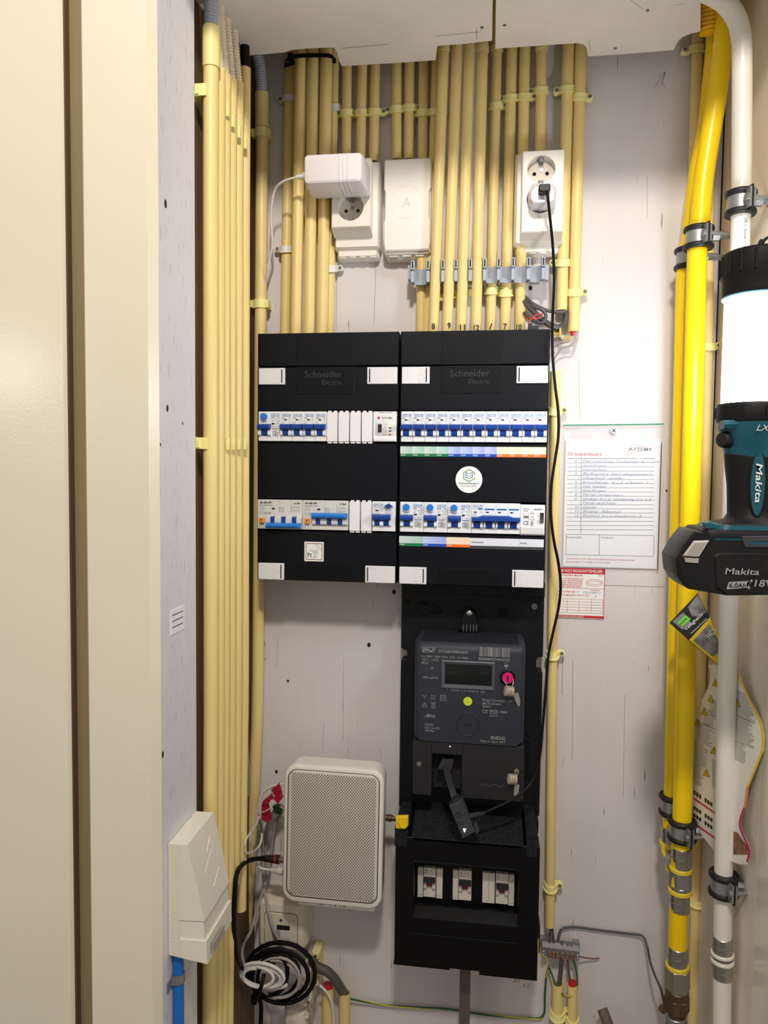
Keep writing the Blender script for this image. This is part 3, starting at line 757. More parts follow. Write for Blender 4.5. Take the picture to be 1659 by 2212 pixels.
# ================================================================== distribution boards
BZ0, BZ1, BYF = 1.350, 1.7302, -.100
ROW1, ROW2, RH = 1.5656, 1.4299, .0454
def latch(t, x0, x1, z0, z1, gripright):
    m = MB().rbox(x0, x1, z0, z1, [(BYF+.004, 0), (BYF-.0022, 0), (BYF-.003, .0006)], .0008, 2); la = m.build('latch', 'latch', t)
    w = x1-x0; gx0, gx1 = (x0+.57*w, x0+.85*w) if gripright else (x0+.12*w, x0+.40*w)
    sx = x0+.885*w if gripright else x0+.085*w
    d = MB()
    for i in range(4):
        for j in range(7):
            cx = gx0+(gx1-gx0)*(i+.5)/4; cz = z0+(z1-z0)*(j+.7)/7.4
            d.lathe([(.0011, 0), (.0009, .0004), (.0001, .0006)], (cx, BYF-.003, cz), (0, -1, 0), 8)
    o = d.build('grip_dimples', 'latch', la); o['kind'] = 'stuff'
    MB().rbox(sx-.0009, sx+.0009, z0+.002, z1-.002, [(BYF-.0028, 0), (BYF-.0033, .0001)], .0008, 2).build('slot', 'hole_black', la)
def board(x0, label):
    w = .219; x1 = x0+w
    t = thing('distribution_board', label, 'fuse box', (x0+w/2, 0, BZ0), 'black distribution boards')
    MB().box(x0+.001, x1-.001, -.058, -.0005, BZ0+.001, BZ1-.001).build('back_box', 'panel_black2', t)
    zs = 1.6795
    def cov(name, z0, z1, mm='panel_black'):
        return MB().rbox(x0, x1, z0, z1, [(-.056, 0), (BYF+.0015, 0), (BYF, .0012)], .0012, 2).build(name, mm, t, smooth=8)
    tc = cov('top_cover', zs+.0004, BZ1); uc = cov('upper_cover', ROW1+RH+.0022, zs-.0004); cov('middle_cover', ROW2+RH+.0022, ROW1-.0022); lc = cov('lower_cover', BZ0, ROW2-.0022)
    for z0 in (ROW1, ROW2):
        for a in (x0, x1-.0012): MB().box(a, a+.0012, -.056, BYF+.0005, z0-.0022, z0+RH+.0022).build('side_rail', 'panel_black', t)
    ca, cb = x0+.28*w, x0+.69*w
    MB().rbox(ca, cb, zs+.0006, BZ1-.0006, [(BYF+.001, 0), (BYF-.0006, 0), (BYF-.0009, .0004)], .0006, 2).build('facet', 'panel_black2', tc, smooth=8)
    lp = MB().rbox(ca, cb, 1.6375, zs-.0008, [(BYF+.001, 0), (BYF-.0005, 0), (BYF-.0008, .0004)], .0006, 2).build('logo_plate', 'panel_black2', uc, smooth=8)
    MB().text('Schneider', x0+.34*w, 1.6625, BYF-.0016, .0098, w=.058, thick=.0006, bold=.01).text('Electric', x0+.465*w, 1.6515, BYF-.0016, .0072, w=.031, thick=.0006, bold=.01).build('embossed_lettering', 'panel_emboss', uc, smooth=0)
    MB().rbox(ca, cb, BZ0+.001, BZ0+.026, [(BYF+.001, 0), (BYF-.0005, 0), (BYF-.0008, .0004)], .0006, 2).build('finger_plate', 'panel_black2', lc, smooth=8)
    latch(t, x0+.0025, x0+.0440, 1.6520, 1.6772, True); latch(t, x1-.0475, x1-.0018, 1.6520, 1.6772, False)
    latch(t, x0+.0022, x0+.0435, 1.3507, 1.3765, True); latch(t, x1-.0478, x1-.0018, 1.3507, 1.3765, False)
    return t
BX = (0.0, .2216)
board(BX[0], 'left black distribution board with the small solar sticker')
board(BX[1], 'right black distribution board with the round company sticker')

# ------------------------------------------------------------------ modules (built at the origin: x from 0, y 0 = cover face, z from 0)
def mbody(t, w, mm='breaker', name='body', z0=0, z1=RH, proud=.0028):
    return MB().rbox(.0001, w-.0001, z0, z1, [(.036, 0), (-proud+.0006, 0), (-proud, .0005)], .0006, 2).build(name, mm, t)
YP = -.0030
def toggle(t, x0, x1, dx0, dx1, z=.0, up=True, mm='toggle_blue', gm='breaker'):
    # white cheeks, drum and the lever across
    drum = [(-.002, z+.0080), (-.0052, z+.0088), (-.0070, z+.0120), (-.0070, z+.0165), (-.0055, z+.0195), (-.002, z+.0205)]
    MB().prX(drum, dx0, dx1).build('toggle_drum', mm, t)
    cheek = [(-.002, z+.0076), (-.0050, z+.0078), (-.0074, z+.0095), (-.0080, z+.0130), (-.0070, z+.0168), (-.0050, z+.0182), (-.002, z+.0184)]
    for a, b in ((x0, dx0-.0002), (dx1+.0002, x1)): MB().prX(cheek, a, b).build('cheek', gm, t)
    lev = [(-.004, z+.0172), (-.0115, z+.0178), (-.0134, z+.0192), (-.0138, z+.0225), (-.0122, z+.0250), (-.0060, z+.0262), (-.003, z+.0262)]
    return MB().prX(lev, x0+.0002, x1-.0002).build('toggle', mm, t)
W1 = .0178
def mcb():
    t = thing('circuit_breaker', '', 'breaker', (0, 0, 0)); mbody(t, W1)
    MB().text('GACIA', .0018, .0388, YP, .0030, w=.0142, bold=.012).box(.0018, .0160, YP, YP+.0003, .0374, .0380).build('brand_lettering', 'print_blue', t, smooth=0)
    MB().text('M80N', .0014, .0346, YP, .0015, w=.0050, bold=.012).text('B16', .0128, .0346, YP, .0015, w=.0030, bold=.012).build('rating_print', 'print_black', t, smooth=0)
    MB().rbox(.0052, .0094, .0316, .0336, [(-.002, 0), (YP-.0001, 0)], .0004, 2).build('indicator_window', 'window_dark', t)
    m = MB().text('IEC CE', .0106, .0316, YP, .0014, w=.0052)
    for k in range(3): m.text('230/400V~', .0012, .0292-.0017*k, YP, .0010, w=.0050)
    m.text('1 3', .0112, .0290, YP, .0014, w=.0042).pline([(.0122, .0285), (.0122, .0262)], YP, .0002).pline([(.0145, .0285), (.0152, .0262)], YP, .0002)
    m.build('small_print', 'print_grey', t, smooth=0)
    toggle(t, .0004, .0173, .0036, .0126)
    return t
def rcd():
    w = .0357; t = thing('residual_current_breaker', '', 'breaker', (0, 0, 0)); mbody(t, w)
    MB().text('GACIA', .0200, .0390, YP, .0032, w=.0142, bold=.012).box(.0200, .0342, YP, YP+.0003, .0374, .0380).build('brand_lettering', 'print_blue', t, smooth=0)
    MB().lathe([(.0050, 0), (.0050, .0070), (.0044, .0080), (.0001, .0082)], (.0098, -.002, .0375), (0, -1, 0), 20, 1, 1).build('test_button', 'bar_blue', t)
    m = MB().text('R80M', .0204, .0348, YP, .0015, w=.0050, bold=.012).text('63A', .0302, .0348, YP, .0015, w=.0036, bold=.012).text('Test monthly', .0062, .0292, YP, .0012, w=.0080, bold=.012)
    m.text('A 30A', .0276, .0262, YP, .0016, w=.0060); m.box(.0218, .0330, YP, YP+.0003, .0192, .0197); m.box(.0218, .0310, YP, YP+.0003, .0180, .0184)
    m.build('rating_print', 'print_black', t, smooth=0)
    MB().text('Idn 0.03A', .0204, .0316, YP, .0013, w=.0050).text('230V~', .0204, .0292, YP, .0012, w=.0046).text('10000', .0290, .0292, YP, .0012, w=.0048).text('2P  50Hz', .0216, .0220, YP, .0012, w=.0110).build('small_print', 'print_grey', t, smooth=0)
    MB().text('IEC CE', .0270, .0316, YP, .0018, w=.0075).build('approval_mark', 'print_blue', t, smooth=0)
    MB().disc(.0236, .0265, YP-.0002, .0024, 16, .0014).build('indicator_window', 'print_black', t)
    m = MB()
    for a in ((.0224, .0145, .0256, .0085), (.0256, .0155, .0285, .0095), (.0278, .0130, .0318, .0075)):
        m.pline([(a[0], a[1]), (a[2], a[1]), (a[2], a[3]), (a[0], a[3])], YP, .0004, True)
    m.pline([(.0240, .0165), (.0240, .0065)], YP, .0004); m.pline([(.0270, .0165), (.0270, .0065)], YP, .0004); m.pline([(.0300, .0150), (.0300, .0065)], YP, .0004)
    m.build('wiring_diagram', 'print_black', t, smooth=0)
    toggle(t, .0008, .0205, .0060, .0158)
    # wide lever narrows to the drum: shoulders only over the drum
    return t
def blank():
    t = thing('blank_module', '', 'blank module', (0, 0, 0))
    MB().rbox(.0005, .0168, -.0005, .0440, [(.030, 0), (-.0030, 0), (-.0036, .0006)], .0008, 2).build('face', 'blank', t)
    for x in (.0018, .0104):
        MB().rbox(x, x+.0052, .0440, .0464, [(.020, 0), (-.0016, 0), (-.0022, .0005)], .0005, 2).build('tab', 'blank', t)
        MB().rbox(x-.0005, x+.0062, -.0032, -.0007, [(.020, 0), (-.0016, 0), (-.0022, .0005)], .0005, 2).build('tab', 'blank', t)
    MB().box(.0166, .0170, -.0037, -.0020, 0, .0436).build('edge_rib', 'latch', t)
    return t
def put(t, b, i, z, label, group, first=False):
    loc = (BX[b]+.0022+i*.01792, BYF, z)
    if first:
        t.location = loc; t['label'] = label; t['group'] = group; return t
    return dup(t, loc, label, group)
m0 = mcb(); used = False
for i in range(12):
    put(m0, 1, i, ROW1, ORD[i]+' breaker from the left in the upper row of the right board', 'single breakers of the right board', not used); used = True
for i in range(4):
    put(m0, 0, 2+i, ROW1, ORD[i]+' single breaker from the left in the upper row of the left board', 'single breakers of the left board')
r0 = rcd()
put(r0, 1, 0, ROW2, 'earth-leakage switch with round test button above the green label, right board', 'wide earth-leakage switches', True)
put(r0, 1, 2, ROW2, 'earth-leakage switch with round test button above the blue label, right board', 'wide earth-leakage switches')
put(r0, 1, 4, ROW2, 'earth-leakage switch with round test button above the orange label, right board', 'wide earth-leakage switches')
put(r0, 0, 0, ROW1, 'earth-leakage switch with round test button at the left end of the left board', 'wide earth-leakage switches')
b0 = blank()
for k, (i, z, lab) in enumerate(((6, ROW1, 'first white blank cover of four in the upper row, left board'), (7, ROW1, 'second white blank cover of four in the upper row, left board'), (8, ROW1, 'third white blank cover of four in the upper row, left board'),
                                 (9, ROW1, 'fourth white blank cover, next to the smart meter module'), (8, ROW2, 'white blank cover beside the second orange-button switch'), (9, ROW2, 'white blank cover beside the diamond-button breaker'))):
    put(b0, 0, i, z, lab, 'white blank covers', k == 0)
# wide breaker with a diamond test button
t = thing('residual_current_breaker', 'blue wide-lever breaker with a diamond test button, lower row of left board', 'breaker', (0, 0, 0)); w = .0357; mbody(t, w)
MB().text('GACIA', .0016, .0385, YP, .0034, w=.0150, bold=.012).box(.0016, .0166, YP, YP+.0003, .0366, .0372).build('brand_lettering', 'print_blue', t, smooth=0)
MB().prY([(.0185, .0385), (.0250, .0345), (.0315, .0385), (.0250, .0425)], -.002, -.0085, .001).build('test_button', 'toggle_blue', t)
m = MB().text('JB2M  B16', .0020, .0335, YP, .0013, w=.0150).text('IEC CE', .0096, .0305, YP, .0016, w=.0070)
for k in range(3): m.text('230V~ 50Hz', .0016, .0280-.0017*k, YP, .0010, w=.0090)
for a in (.0212, .0240, .0268): m.pline([(a, .0330), (a, .0260)], YP, .0003)
m.pline([(.0200, .0315), (.0300, .0315), (.0300, .0275), (.0200, .0275)], YP, .0003, True); m.build('small_print', 'print_grey', t, smooth=0)
MB().rbox(.0046, .0092, .0304, .0324, [(-.002, 0), (YP-.0001, 0)], .0004, 2).build('indicator_window', 'window_dark', t)
toggle(t, .0012, .0290, .0042, .0260)
MB().prX([(-.002, .0072), (-.0078, .0092), (-.0082, .0135), (-.006, .0178), (-.002, .0182)], .0122, .0176).build('cheek', 'breaker', t)
t.location = (BX[0]+.0022+10*.01792, BYF, ROW2)
# orange-button switches
def sep(up, label):
    w = .0715; t = thing('residual_current_switch', label, 'breaker', (0, 0, 0), 'orange-button switches'); mbody(t, w, 'breaker_grey')
    for x in (.0358, .0536): MB().box(x, x+.0002, YP, YP+.0004, .026, .0448).build('seam', 'print_grey', t)
    m = MB().text('S.E.P', .0040, .0396, YP, .0028, w=.0185, shear=.2, bold=.014).box(.0030, .0235, YP, YP+.0003, .0402, .0407).text('RCM4', .0580, .0388, YP, .0027, w=.0098, bold=.012)
    m.text('2P-N  B16 / 0.03A', .0034, .0360, YP, .0016, w=.0200, bold=.012).text('CE UK', .0110, .0228, YP, .0032, w=.0110, bold=.012)
    m.pline([(.0038, .0230), (.0092, .0230), (.0092, .0262), (.0038, .0262)], YP, .0003, True)
    m.text('Type A / 2P', .0340, .0322, YP, .0016, w=.0085).build('rating_print', 'print_black', t, smooth=0)
    m = MB()
    for k in range(3): m.text('230V~ 50Hz', .0034, .0335-.0022*k, YP, .0013, w=.0080)
    for k in range(3): m.text('Idn 30mA', .0340, .0302-.0020*k, YP, .0013, w=.0090)
    m.text('TEST monthly', .0015, .0022, YP, .0014, w=.0130)
    for a in (.0560, .0590, .0620, .0650): m.pline([(a, .0360), (a, .0260)], YP, .0003)
    m.pline([(.0540, .0345), (.0670, .0345), (.0670, .0285), (.0540, .0285)], YP, .0003, True); m.build('small_print', 'print_grey', t, smooth=0)
    MB().rbox(.0230, .0278, .0304, .0328, [(-.002, 0), (YP-.0001, 0)], .0004, 2).build('indicator_window', 'window_dark', t)
    tb = MB().rbox(.0040, .0115, .0092, .0172, [(-.002, 0), (-.0070, 0), (-.0078, .0008)], .0012, 2).build('test_button', 'orange', t)
    MB().text('T', .0077, .0108, -.0080, .0044, align='c', bold=.012).build('button_letter', 'print_black', tb, smooth=0)
    ch = [(-.002, .0076), (-.0050, .0078), (-.0074, .0095), (-.0080, .0130), (-.0076, .0175), (-.0050, .0192), (-.002, .0194)]
    for a, b in ((.0160, .0215), (.0288, .0388), (.0462, .0558), (.0632, .0705)): MB().prX(ch, a, b).build('cheek', 'breaker_grey', t, smooth=40)
    for a, b in ((.0217, .0286), (.0390, .0460), (.0560, .0630)): MB().prX([(-.002, .0078), (-.0058, .0085), (-.0066, .0140), (-.0055, .0192), (-.002, .0198)], a, b).build('toggle_drum', 'toggle_blue', t)
    zb = .0180 if up else .0018
    bar = [(-.0040, zb), (-.0125, zb+.0004), (-.0140, zb+.0020), (-.0140, zb+.0060), (-.0125, zb+.0082), (-.0040, zb+.0085)]
    tg = MB().prX(bar, .0160, .0705).build('toggle', 'bar_blue', t)
    MB().prX([(-.0138, zb+.0028), (-.0150, zb+.0032), (-.0150, zb+.0052), (-.0138, zb+.0056)], .0190, .0660).build('grip_rib', 'bar_blue', tg)
    return t
a = sep(False, 'orange-button switch with its blue bar down, lower left of the left board'); a.location = (BX[0]+.0010, BYF, ROW2)
a = sep(True, 'orange-button switch with its blue bar up, lower row of the left board'); a.location = (BX[0]+.0010+.0719, BYF, ROW2)
# smart meter module
t = thing('smart_meter_module', 'white smart meter module with yellow lamp at the right end of the left board', 'meter module', (0, 0, 0)); mbody(t, .0357)
MB().text('SMART METER', .0095, .0430, YP, .0014, w=.0190).text('GOCOME', .0130, .0344, YP, .0025, w=.0155, bold=.012).build('lettering', 'print_black', t, smooth=0)
MB().prY([(.0062, .0357), (.0084, .0333), (.0106, .0357), (.0084, .0381)], -.002, YP-.0002).build('diamond_logo', 'print_red', t)
fp2 = MB().rbox(.0035, .0315, .0090, .0288, [(-.002, 0), (-.0031, 0), (-.0033, .0003)], .0015).build('front_panel', 'breaker_grey', t)
MB().rbox(.0072, .0132, .0135, .0262, [(-.003, 0), (-.0034, 0)], .0004, 2).build('switch_window', 'print_black', fp2)
MB().text('888', .0081, .0180, -.0036, .0030, w=.0042).build('dial_print', 'label_dark', fp2, smooth=0)
for z, mm in ((.0245, 'led_yellow'), (.0197, 'print_black'), (.0150, 'print_black'), (.0095, 'led_red')): MB().rbox(.0240, .0278, z, z+.0018, [(-.003, 0), (-.0035, 0)], .0004, 2).build('indicator_lamp', mm, fp2)
m = MB()
for z in (.0254, .0206, .0159): m.pline([(.0190+.0011*math.cos(k), z+.0011*math.sin(k)) for k in range(7)], -.0036, .0003, True)
m.text('Reset', .0155, .0097, -.0036, .0013, w=.0062).build('symbols', 'print_grey', fp2, smooth=0)
MB().rbox(.0010, .0345, .0004, .0058, [(-.002, 0), (-.0042, 0), (-.0050, .0008)], .0008, 2).build('terminal_cover', 'breaker', t)
t.location = (BX[0]+.0022+10*.01792, BYF, ROW1)
# main switch
t = thing('main_switch', 'four-pole blue main switch with one long lever, right board', 'breaker', (0, 0, 0)); mbody(t, .0715)
for x in (.0178, .0357, .0536): MB().box(x, x+.0002, YP, YP+.0004, 0, .0452).build('seam', 'print_grey', t)
m = MB().text('GACIA', .0020, .0398, YP, .0030, w=.0140, bold=.012).box(.0020, .0160, YP, YP+.0003, .0385, .0390); m.rbox(.0095, .0160, .0355, .0378, [(-.002, 0), (YP-.0001, 0)], .0006, 2)
for k in (1, 2, 3): m.rbox(.0178*k+.0015, .0178*k+.0160, .0350, .0374, [(-.002, 0), (YP-.0001, 0)], .0006, 2)
m.build('blue_print', 'print_blue', t, smooth=0)
for k in range(4): MB().rbox(.0178*k+.0032, .0178*k+.0078, .0308, .0326, [(-.002, 0), (YP-.0001, 0)], .0004, 2).build('indicator_window', 'print_black', t)
m = MB().text('CE', .0125, .0306, YP, .0020, w=.0032, bold=.012).text('BH-100', .0018, .0356, YP, .0016, w=.0065)
for k in range(2): m.text('230/400V~', .0016, .0285-.0020*k, YP, .0012, w=.0060)
for k in range(4): m.text('2 4 6 8'[2*k], .0195+.0026*k, .0270, YP, .0016)
m.build('small_print', 'print_grey', t, smooth=0)
for k in range(4):
    x = .0178*k; MB().prX([(-.002, .0076), (-.0052, .0082), (-.0070, .0120), (-.0068, .0165), (-.005, .0192), (-.002, .02)], x+.0032, x+.0130).build('toggle_drum', 'toggle_blue', t)
    for a, b in ((x+.0006, x+.0030), (x+.0132, x+.0168)): MB().prX([(-.002, .0076), (-.0060, .0080), (-.0085, .0100), (-.0085, .0165), (-.0060, .0182), (-.002, .0184)], a, b).build('cheek', 'breaker', t)
MB().loft([[(x, y, z) for y, z in ((-.004, .0180+d), (-.0120, .0185+d), (-.0150, .0195+d), (-.0150, .0225+u), (-.0120, .0245+u), (-.004, .0250+u))] for x, d, u in ((.0006, 0, 0), (.010, 0, 0), (.016, 0, .0022), (.055, 0, .0022), (.061, 0, 0), (.0708, 0, 0))]).build('toggle', 'toggle_blue', t)
t.location = (BX[1]+.0022+6*.01792, BYF, ROW2)
# bell transformer
t = thing('bell_transformer', 'white bell transformer module with black rocker, lower right of the right board', 'transformer', (0, 0, 0)); mbody(t, .0357, z0=-.0012, z1=.0440)
m = MB().text('BTR12', .0045, .0365, YP, .0022, w=.0080).text('12VA', .0045, .0336, YP, .0022, w=.0065).text('S.E.P', .0200, .0362, YP, .0022, w=.0110, shear=.3, bold=.014).box(.0185, .0330, YP, YP+.0003, .0370, .0374)
m.text('IP20', .0150, .0302, YP, .0020, w=.0052).text('CE', .0045, .0140, YP, .0058, w=.0080, bold=.01)
m.pline([(.0045, .0310), (.0045, .0280), (.0125, .0280), (.0125, .0310)], YP, .0004); m.box(.0048, .0122, YP, YP+.0003, .0250, .0268); m.pline([(.0045, .0215), (.0045, .0240), (.0125, .0240), (.0125, .0215)], YP, .0004)
m.pline([(.0145, .0215), (.0158, .0235), (.0160, .0258), (.0175, .0275), (.0190, .0258), (.0192, .0235), (.0205, .0215)], YP, .0004, True)
m.pline([(.0150, .0135), (.0190, .0195)], YP, .0005); m.pline([(.0190, .0135), (.0150, .0195)], YP, .0005); m.pline([(.0155, .0190), (.0185, .0190), (.0180, .0145), (.0160, .0145)], YP, .0004, True); m.box(.0150, .0190, YP, YP+.0003, .0122, .0128)
m.pline([(.0255, .0300), (.0255, .0270)], YP, .0005); m.pline([(.0255+.0012*math.cos(k*.63), .0195+.0014*math.sin(k*.63)) for k in range(10)], YP, .0004, True)
m.build('print', 'print_black', t, smooth=0)
MB().rbox(.0285, .0340, .0175, .0325, [(-.002, 0), (-.0034, 0)], .0004, 2).build('switch_well', 'label_dark', t)
MB().prX([(-.003, .0180), (-.0070, .0185), (-.0042, .0250), (-.0048, .0318), (-.003, .0320)], .0291, .0334).build('rocker', 'black_rubber', t)
MB().rbox(.0004, .0350, .0002, .0110, [(-.002, 0), (-.0040, 0), (-.0048, .0008)], .0008, 2).build('terminal_cover', 'breaker_grey', t)
t.location = (BX[1]+.0022+10*.01792, BYF, ROW2)

# ------------------------------------------------------------------ label strips
def strip(z0, z1, items, label):
    x = BX[1]+.0012; t = thing('label_strip', label, 'label strip', (x+.108, BYF, z0), 'paper label strips')
    zb = z0+(z1-z0)*.29
    for wd_, mm, band, s in items:
        x1 = x+wd_
        if band:
            f = MB().box(x, x1-.0001, BYF-.0006, BYF-.0001, zb, z1).build('label_field', mm, t, smooth=0)
            g = MB().box(x, x1-.0001, BYF-.0006, BYF-.0001, z0, zb).build('colour_band', band, t, smooth=0)
            MB().text(s, x+.0010, z0+.0014, BYF-.0008, .0019, w=.0074, bold=.014, shear=.15).build('band_lettering', 'print_white', g, smooth=0)
        else:
            f = MB().box(x, x1-.0003, BYF-.0006, BYF-.0001, z0+.0030, z1-.0004).build('label_field', mm, t, smooth=0)
            MB().box(x, x1-.0003, BYF-.0005, BYF-.0001, z0-.0016, z0+.0028).build('dark_band', 'label_dark', t, smooth=0)
            MB().text(s, x+.0020, z0+.0072, BYF-.0008, .0022, w=.0023*len(s)*.52, bold=.01).build('lettering', 'print_black', f, smooth=0)
        x = x1
G4, B4, O4 = ('label_green', 'band_green', 'GROEP'), ('label_blue', 'band_blue', 'GROEP'), ('label_orange', 'band_orange', 'GROEP')
strip(1.5436, 1.5588, [(.01798,)+q for q in [G4]*4+[B4]*4+[O4]*4], 'upper label strip with twelve green, blue and orange fields')
strip(1.4082, 1.4232, [(.0357,)+G4, (.0357,)+B4, (.0357,)+O4, (.0722, 'label_white', None, 'Hoofdschakelaar'), (.0362, 'label_white', None, 'Beltrafo')], 'lower label strip with three colour fields and two plain fields')

# stickers on the boards
q = P(678.5, 1191, BYF-.001); t = thing('warning_sticker', 'small square PV sticker with a sun and a solar house', 'sticker', (q.x, BYF, q.z-.014))
x0, x1, z0, z1 = RC(657.5, 1170.5, 699, 1212.5, BYF-.001); w = x1-x0
MB().box(x0, x1, BYF-.0009, BYF-.0001, z0, z1).build('paper', 'sticker', t, smooth=0)
Ys = BYF-.0011
MB().pline([(x0+.09*w, z0+.09*w), (x1-.09*w, z0+.09*w), (x1-.09*w, z1-.09*w), (x0+.09*w, z1-.09*w)], Ys, .0009, True).build('red_border', 'dark_red', t, smooth=0)
m = MB().text('PV', x0+.18*w, z0+.22*w, Ys, .0058, w=.0066, bold=.015); g = lambda a, b: (x0+a*w, z0+b*w)
m.pline([g(.18, .20), g(.18, .42), g(.34, .58), g(.68, .54), g(.66, .24), g(.50, .16), g(.18, .20)], Ys, .0003); m.pline([g(.34, .58), g(.50, .42), g(.50, .16)], Ys, .0003); m.pline([g(.42, .50), g(.68, .46)], Ys, .0003); m.pline([g(.50, .42), g(.67, .38)], Ys, .0003)
m.pline([g(.50, .57), g(.58, .40)], Ys, .0003); m.pline([g(.60, .55), g(.66, .38)], Ys, .0003); m.pline([g(.56, .36), g(.52, .27), g(.58, .28), g(.55, .20)], Ys, .0004)
m.pline([(x1-.10*w-.22*w*math.cos(k*.2), z1-.10*w-.22*w*math.sin(k*.2)) for k in range(9)], Ys, .0003)
for k in range(5):
    a = .1+k*.33; m.pline([(x1-.1*w-.27*w*math.cos(a), z1-.1*w-.27*w*math.sin(a)), (x1-.1*w-.38*w*math.cos(a), z1-.1*w-.38*w*math.sin(a))], Ys, .0003)
m.build('line_drawing', 'print_black', t, smooth=0)
q = P(1013, 1036, BYF-.001); R0 = .0199; t = thing('round_sticker', 'round white installer sticker with a green hexagon logo', 'sticker', (q.x, BYF, q.z-R0))
MB().cyl((q.x, BYF-.0001, q.z), (q.x, BYF-.0009, q.z), R0, n=48).build('paper', 'sticker', t)
hx = lambda a, b: (q.x+a*.0001, q.z+b*.0001)
MB().pline([hx(-80, 60), hx(-80, 105), hx(0, 150), hx(80, 105), hx(80, 62)], Ys, .0011).pline([hx(-80, 30), hx(-80, 10), hx(0, -28), hx(80, 10), hx(80, 34)], Ys, .0011).build('hexagon', 'logo_green', t, smooth=0)
m = MB()
for b in (100, 66, 32): m.pline([hx(-6, b-16), hx(-52, b+8)], Ys, .0010); m.pline([hx(6, b-16), hx(52, b+8)], Ys, .0010)
m.pline([hx(-80, 62), hx(-80, 30)], Ys, .0011); m.pline([hx(-50, 108), hx(-50, 18)], Ys, .0008); m.pline([hx(50, 108), hx(50, 18)], Ys, .0008); m.build('tree_mark', 'logo_teal', t, smooth=0)
MB().text('ElementenEnergie.nl', q.x, q.z-.0066, Ys, .0024, w=.0292, align='c', bold=.01).build('lettering', 'print_black', t, smooth=0)
MB().text('053 781 9999', q.x, q.z-.0112, Ys, .0027, w=.0232, align='c').build('phone_number', 'print_grey', t, smooth=0)

# ================================================================== energy meter on its back plate
YM = -.030
x0, x1 = P(865, 1500, YM).x, P(1171, 1500, YM).x; zt = BZ0-.001; zb = P(1010, 1752, YM).z
t = thing('meter_plate', 'tall black perforated mounting plate behind the energy meter', 'mounting plate', ((x0+x1)/2, 0, zb))
z1 = P(1010, 1283, YM).z; n1 = P(868, 1400, YM).z; n2 = P(868, 1424, YM).z; d = .010
poly = [(x0, zb), (x1, zb), (x1, n2-.012), (x1-d, n2-.010), (x1-d, n1-.006), (x1, n1-.004), (x1, z1), (x0, z1), (x0, n1), (x0+d, n1-.003), (x0+d, n2), (x0, n2-.003)]
pl = MB().prY(poly, -.0005, YM, .0012).build('plate', 'plate_black', t, smooth=25)
MB().rbox(x0+.001, x1, z1+.0005, zt, [(-.0005, 0), (-.040, 0), (-.042, .001)], .001, 2).build('upper_hood', 'plate_black', t)
for px, py, r in ((879.5, 1299, .0045), (918, 1305, .0018), (937, 1305, .0018), (903, 1320, .0020), (884, 1330, .0016), (892, 1330, .0016), (900, 1330, .0016), (946, 1332, .0018), (961, 1347, .0014), (946, 1355, .0018), (914, 1345, .0014), (908, 1353, .0018), (884, 1352, .0018), (904, 1359, .0018),
                   (985, 1323, .0016), (1044, 1326, .0018), (1068, 1322, .0016), (1079, 1310, .0014), (1093, 1310, .0014), (1117, 1323, .0014), (1129, 1329, .0018), (1133, 1339, .0016), (1141, 1341, .0016), (1149, 1342, .0016), (1084, 1338, .0018), (1117, 1355, .0016), (1068, 1352, .0014), (1084, 1362, .0018), (1123, 1363, .0018), (1128, 1369, .0018), (1149, 1365, .0018)):
    c = P(px, py, YM); MB().disc(c.x, c.z, YM-.0004, r, 12).build('perforation', 'black_void', pl, smooth=0)
for a, b, c_, d_ in ((903, 1298, 926, 1306), (908, 1327, 929, 1333), (1099, 1335, 1125, 1345)):
    q = RC(a, b, c_, d_, YM); MB().rbox(*q, [(YM+.001, 0), (YM-.0005, 0)], .0025).build('slot', 'black_void', pl, smooth=0)
for pg in ([(935, 1310), (954, 1310), (957, 1326), (930, 1326)], [(1077, 1315), (1096, 1315), (1099, 1332), (1074, 1332)]):
    MB().prY([(P(x, y, YM).x, P(x, y, YM).z) for x, y in pg], YM+.001, YM-.0005).build('keyhole', 'black_void', pl, smooth=0)
c = P(1154, 1310, YM); MB().lathe([(.0050, 0), (.0050, .002), (.0046, .0026)], (c.x, YM, c.z), (0, -1, 0), 16).build('screw', 'screw_dark', t)
for px, py in ((877, 1405), (1157, 1419), (1148, 1740)):
    c = P(px, py, -.026); MB().lathe([(.0055, 0), (.0055, .003), (.003, .0034)], (c.x, -.024, c.z), (0, -1, 0), 14).build('side_screw', 'screw_dark', t)
for k in range(8):
    c = P(1141, 1588+k*12.5, YM); MB().lathe([(.0026, 0), (.0026, .0022), (.0012, .0026)], (c.x, YM, c.z), (0, -1, 0), 10).build('stud', 'box_black', t)

YF = -.098
mx0, mx1 = P(892.5, 1550, YF).x, P(1134, 1550, YF).x; mz1 = P(1013, 1366, YF).z; mz0 = P(1013, 1726, YF).z
t = thing('energy_meter', 'dark grey smart energy meter with green button and black display', 'energy meter', ((mx0+mx1)/2, YM, mz0))
seam = P(1013, 1607, YF).z
mtop = lambda py, y: P(1013, py, y).z
def meter_ring(y, ins, z0, top):
    return [(x, y, z) for x, z in rr(mx0+ins, mx1-ins, z0, top, .010, 5)]
body = MB().loft([meter_ring(YM-.001, 0, seam, mtop(1364, -.031)), meter_ring(-.075, 0, seam, mtop(1377, -.075)), meter_ring(-.090, .0012, seam, mtop(1389, -.09)), meter_ring(-.096, .003, seam+.0002, mtop(1399, -.096)), meter_ring(YF, .006, seam+.0004, mtop(1409, YF))])
body = body.build('body', 'meter', t, smooth=40)
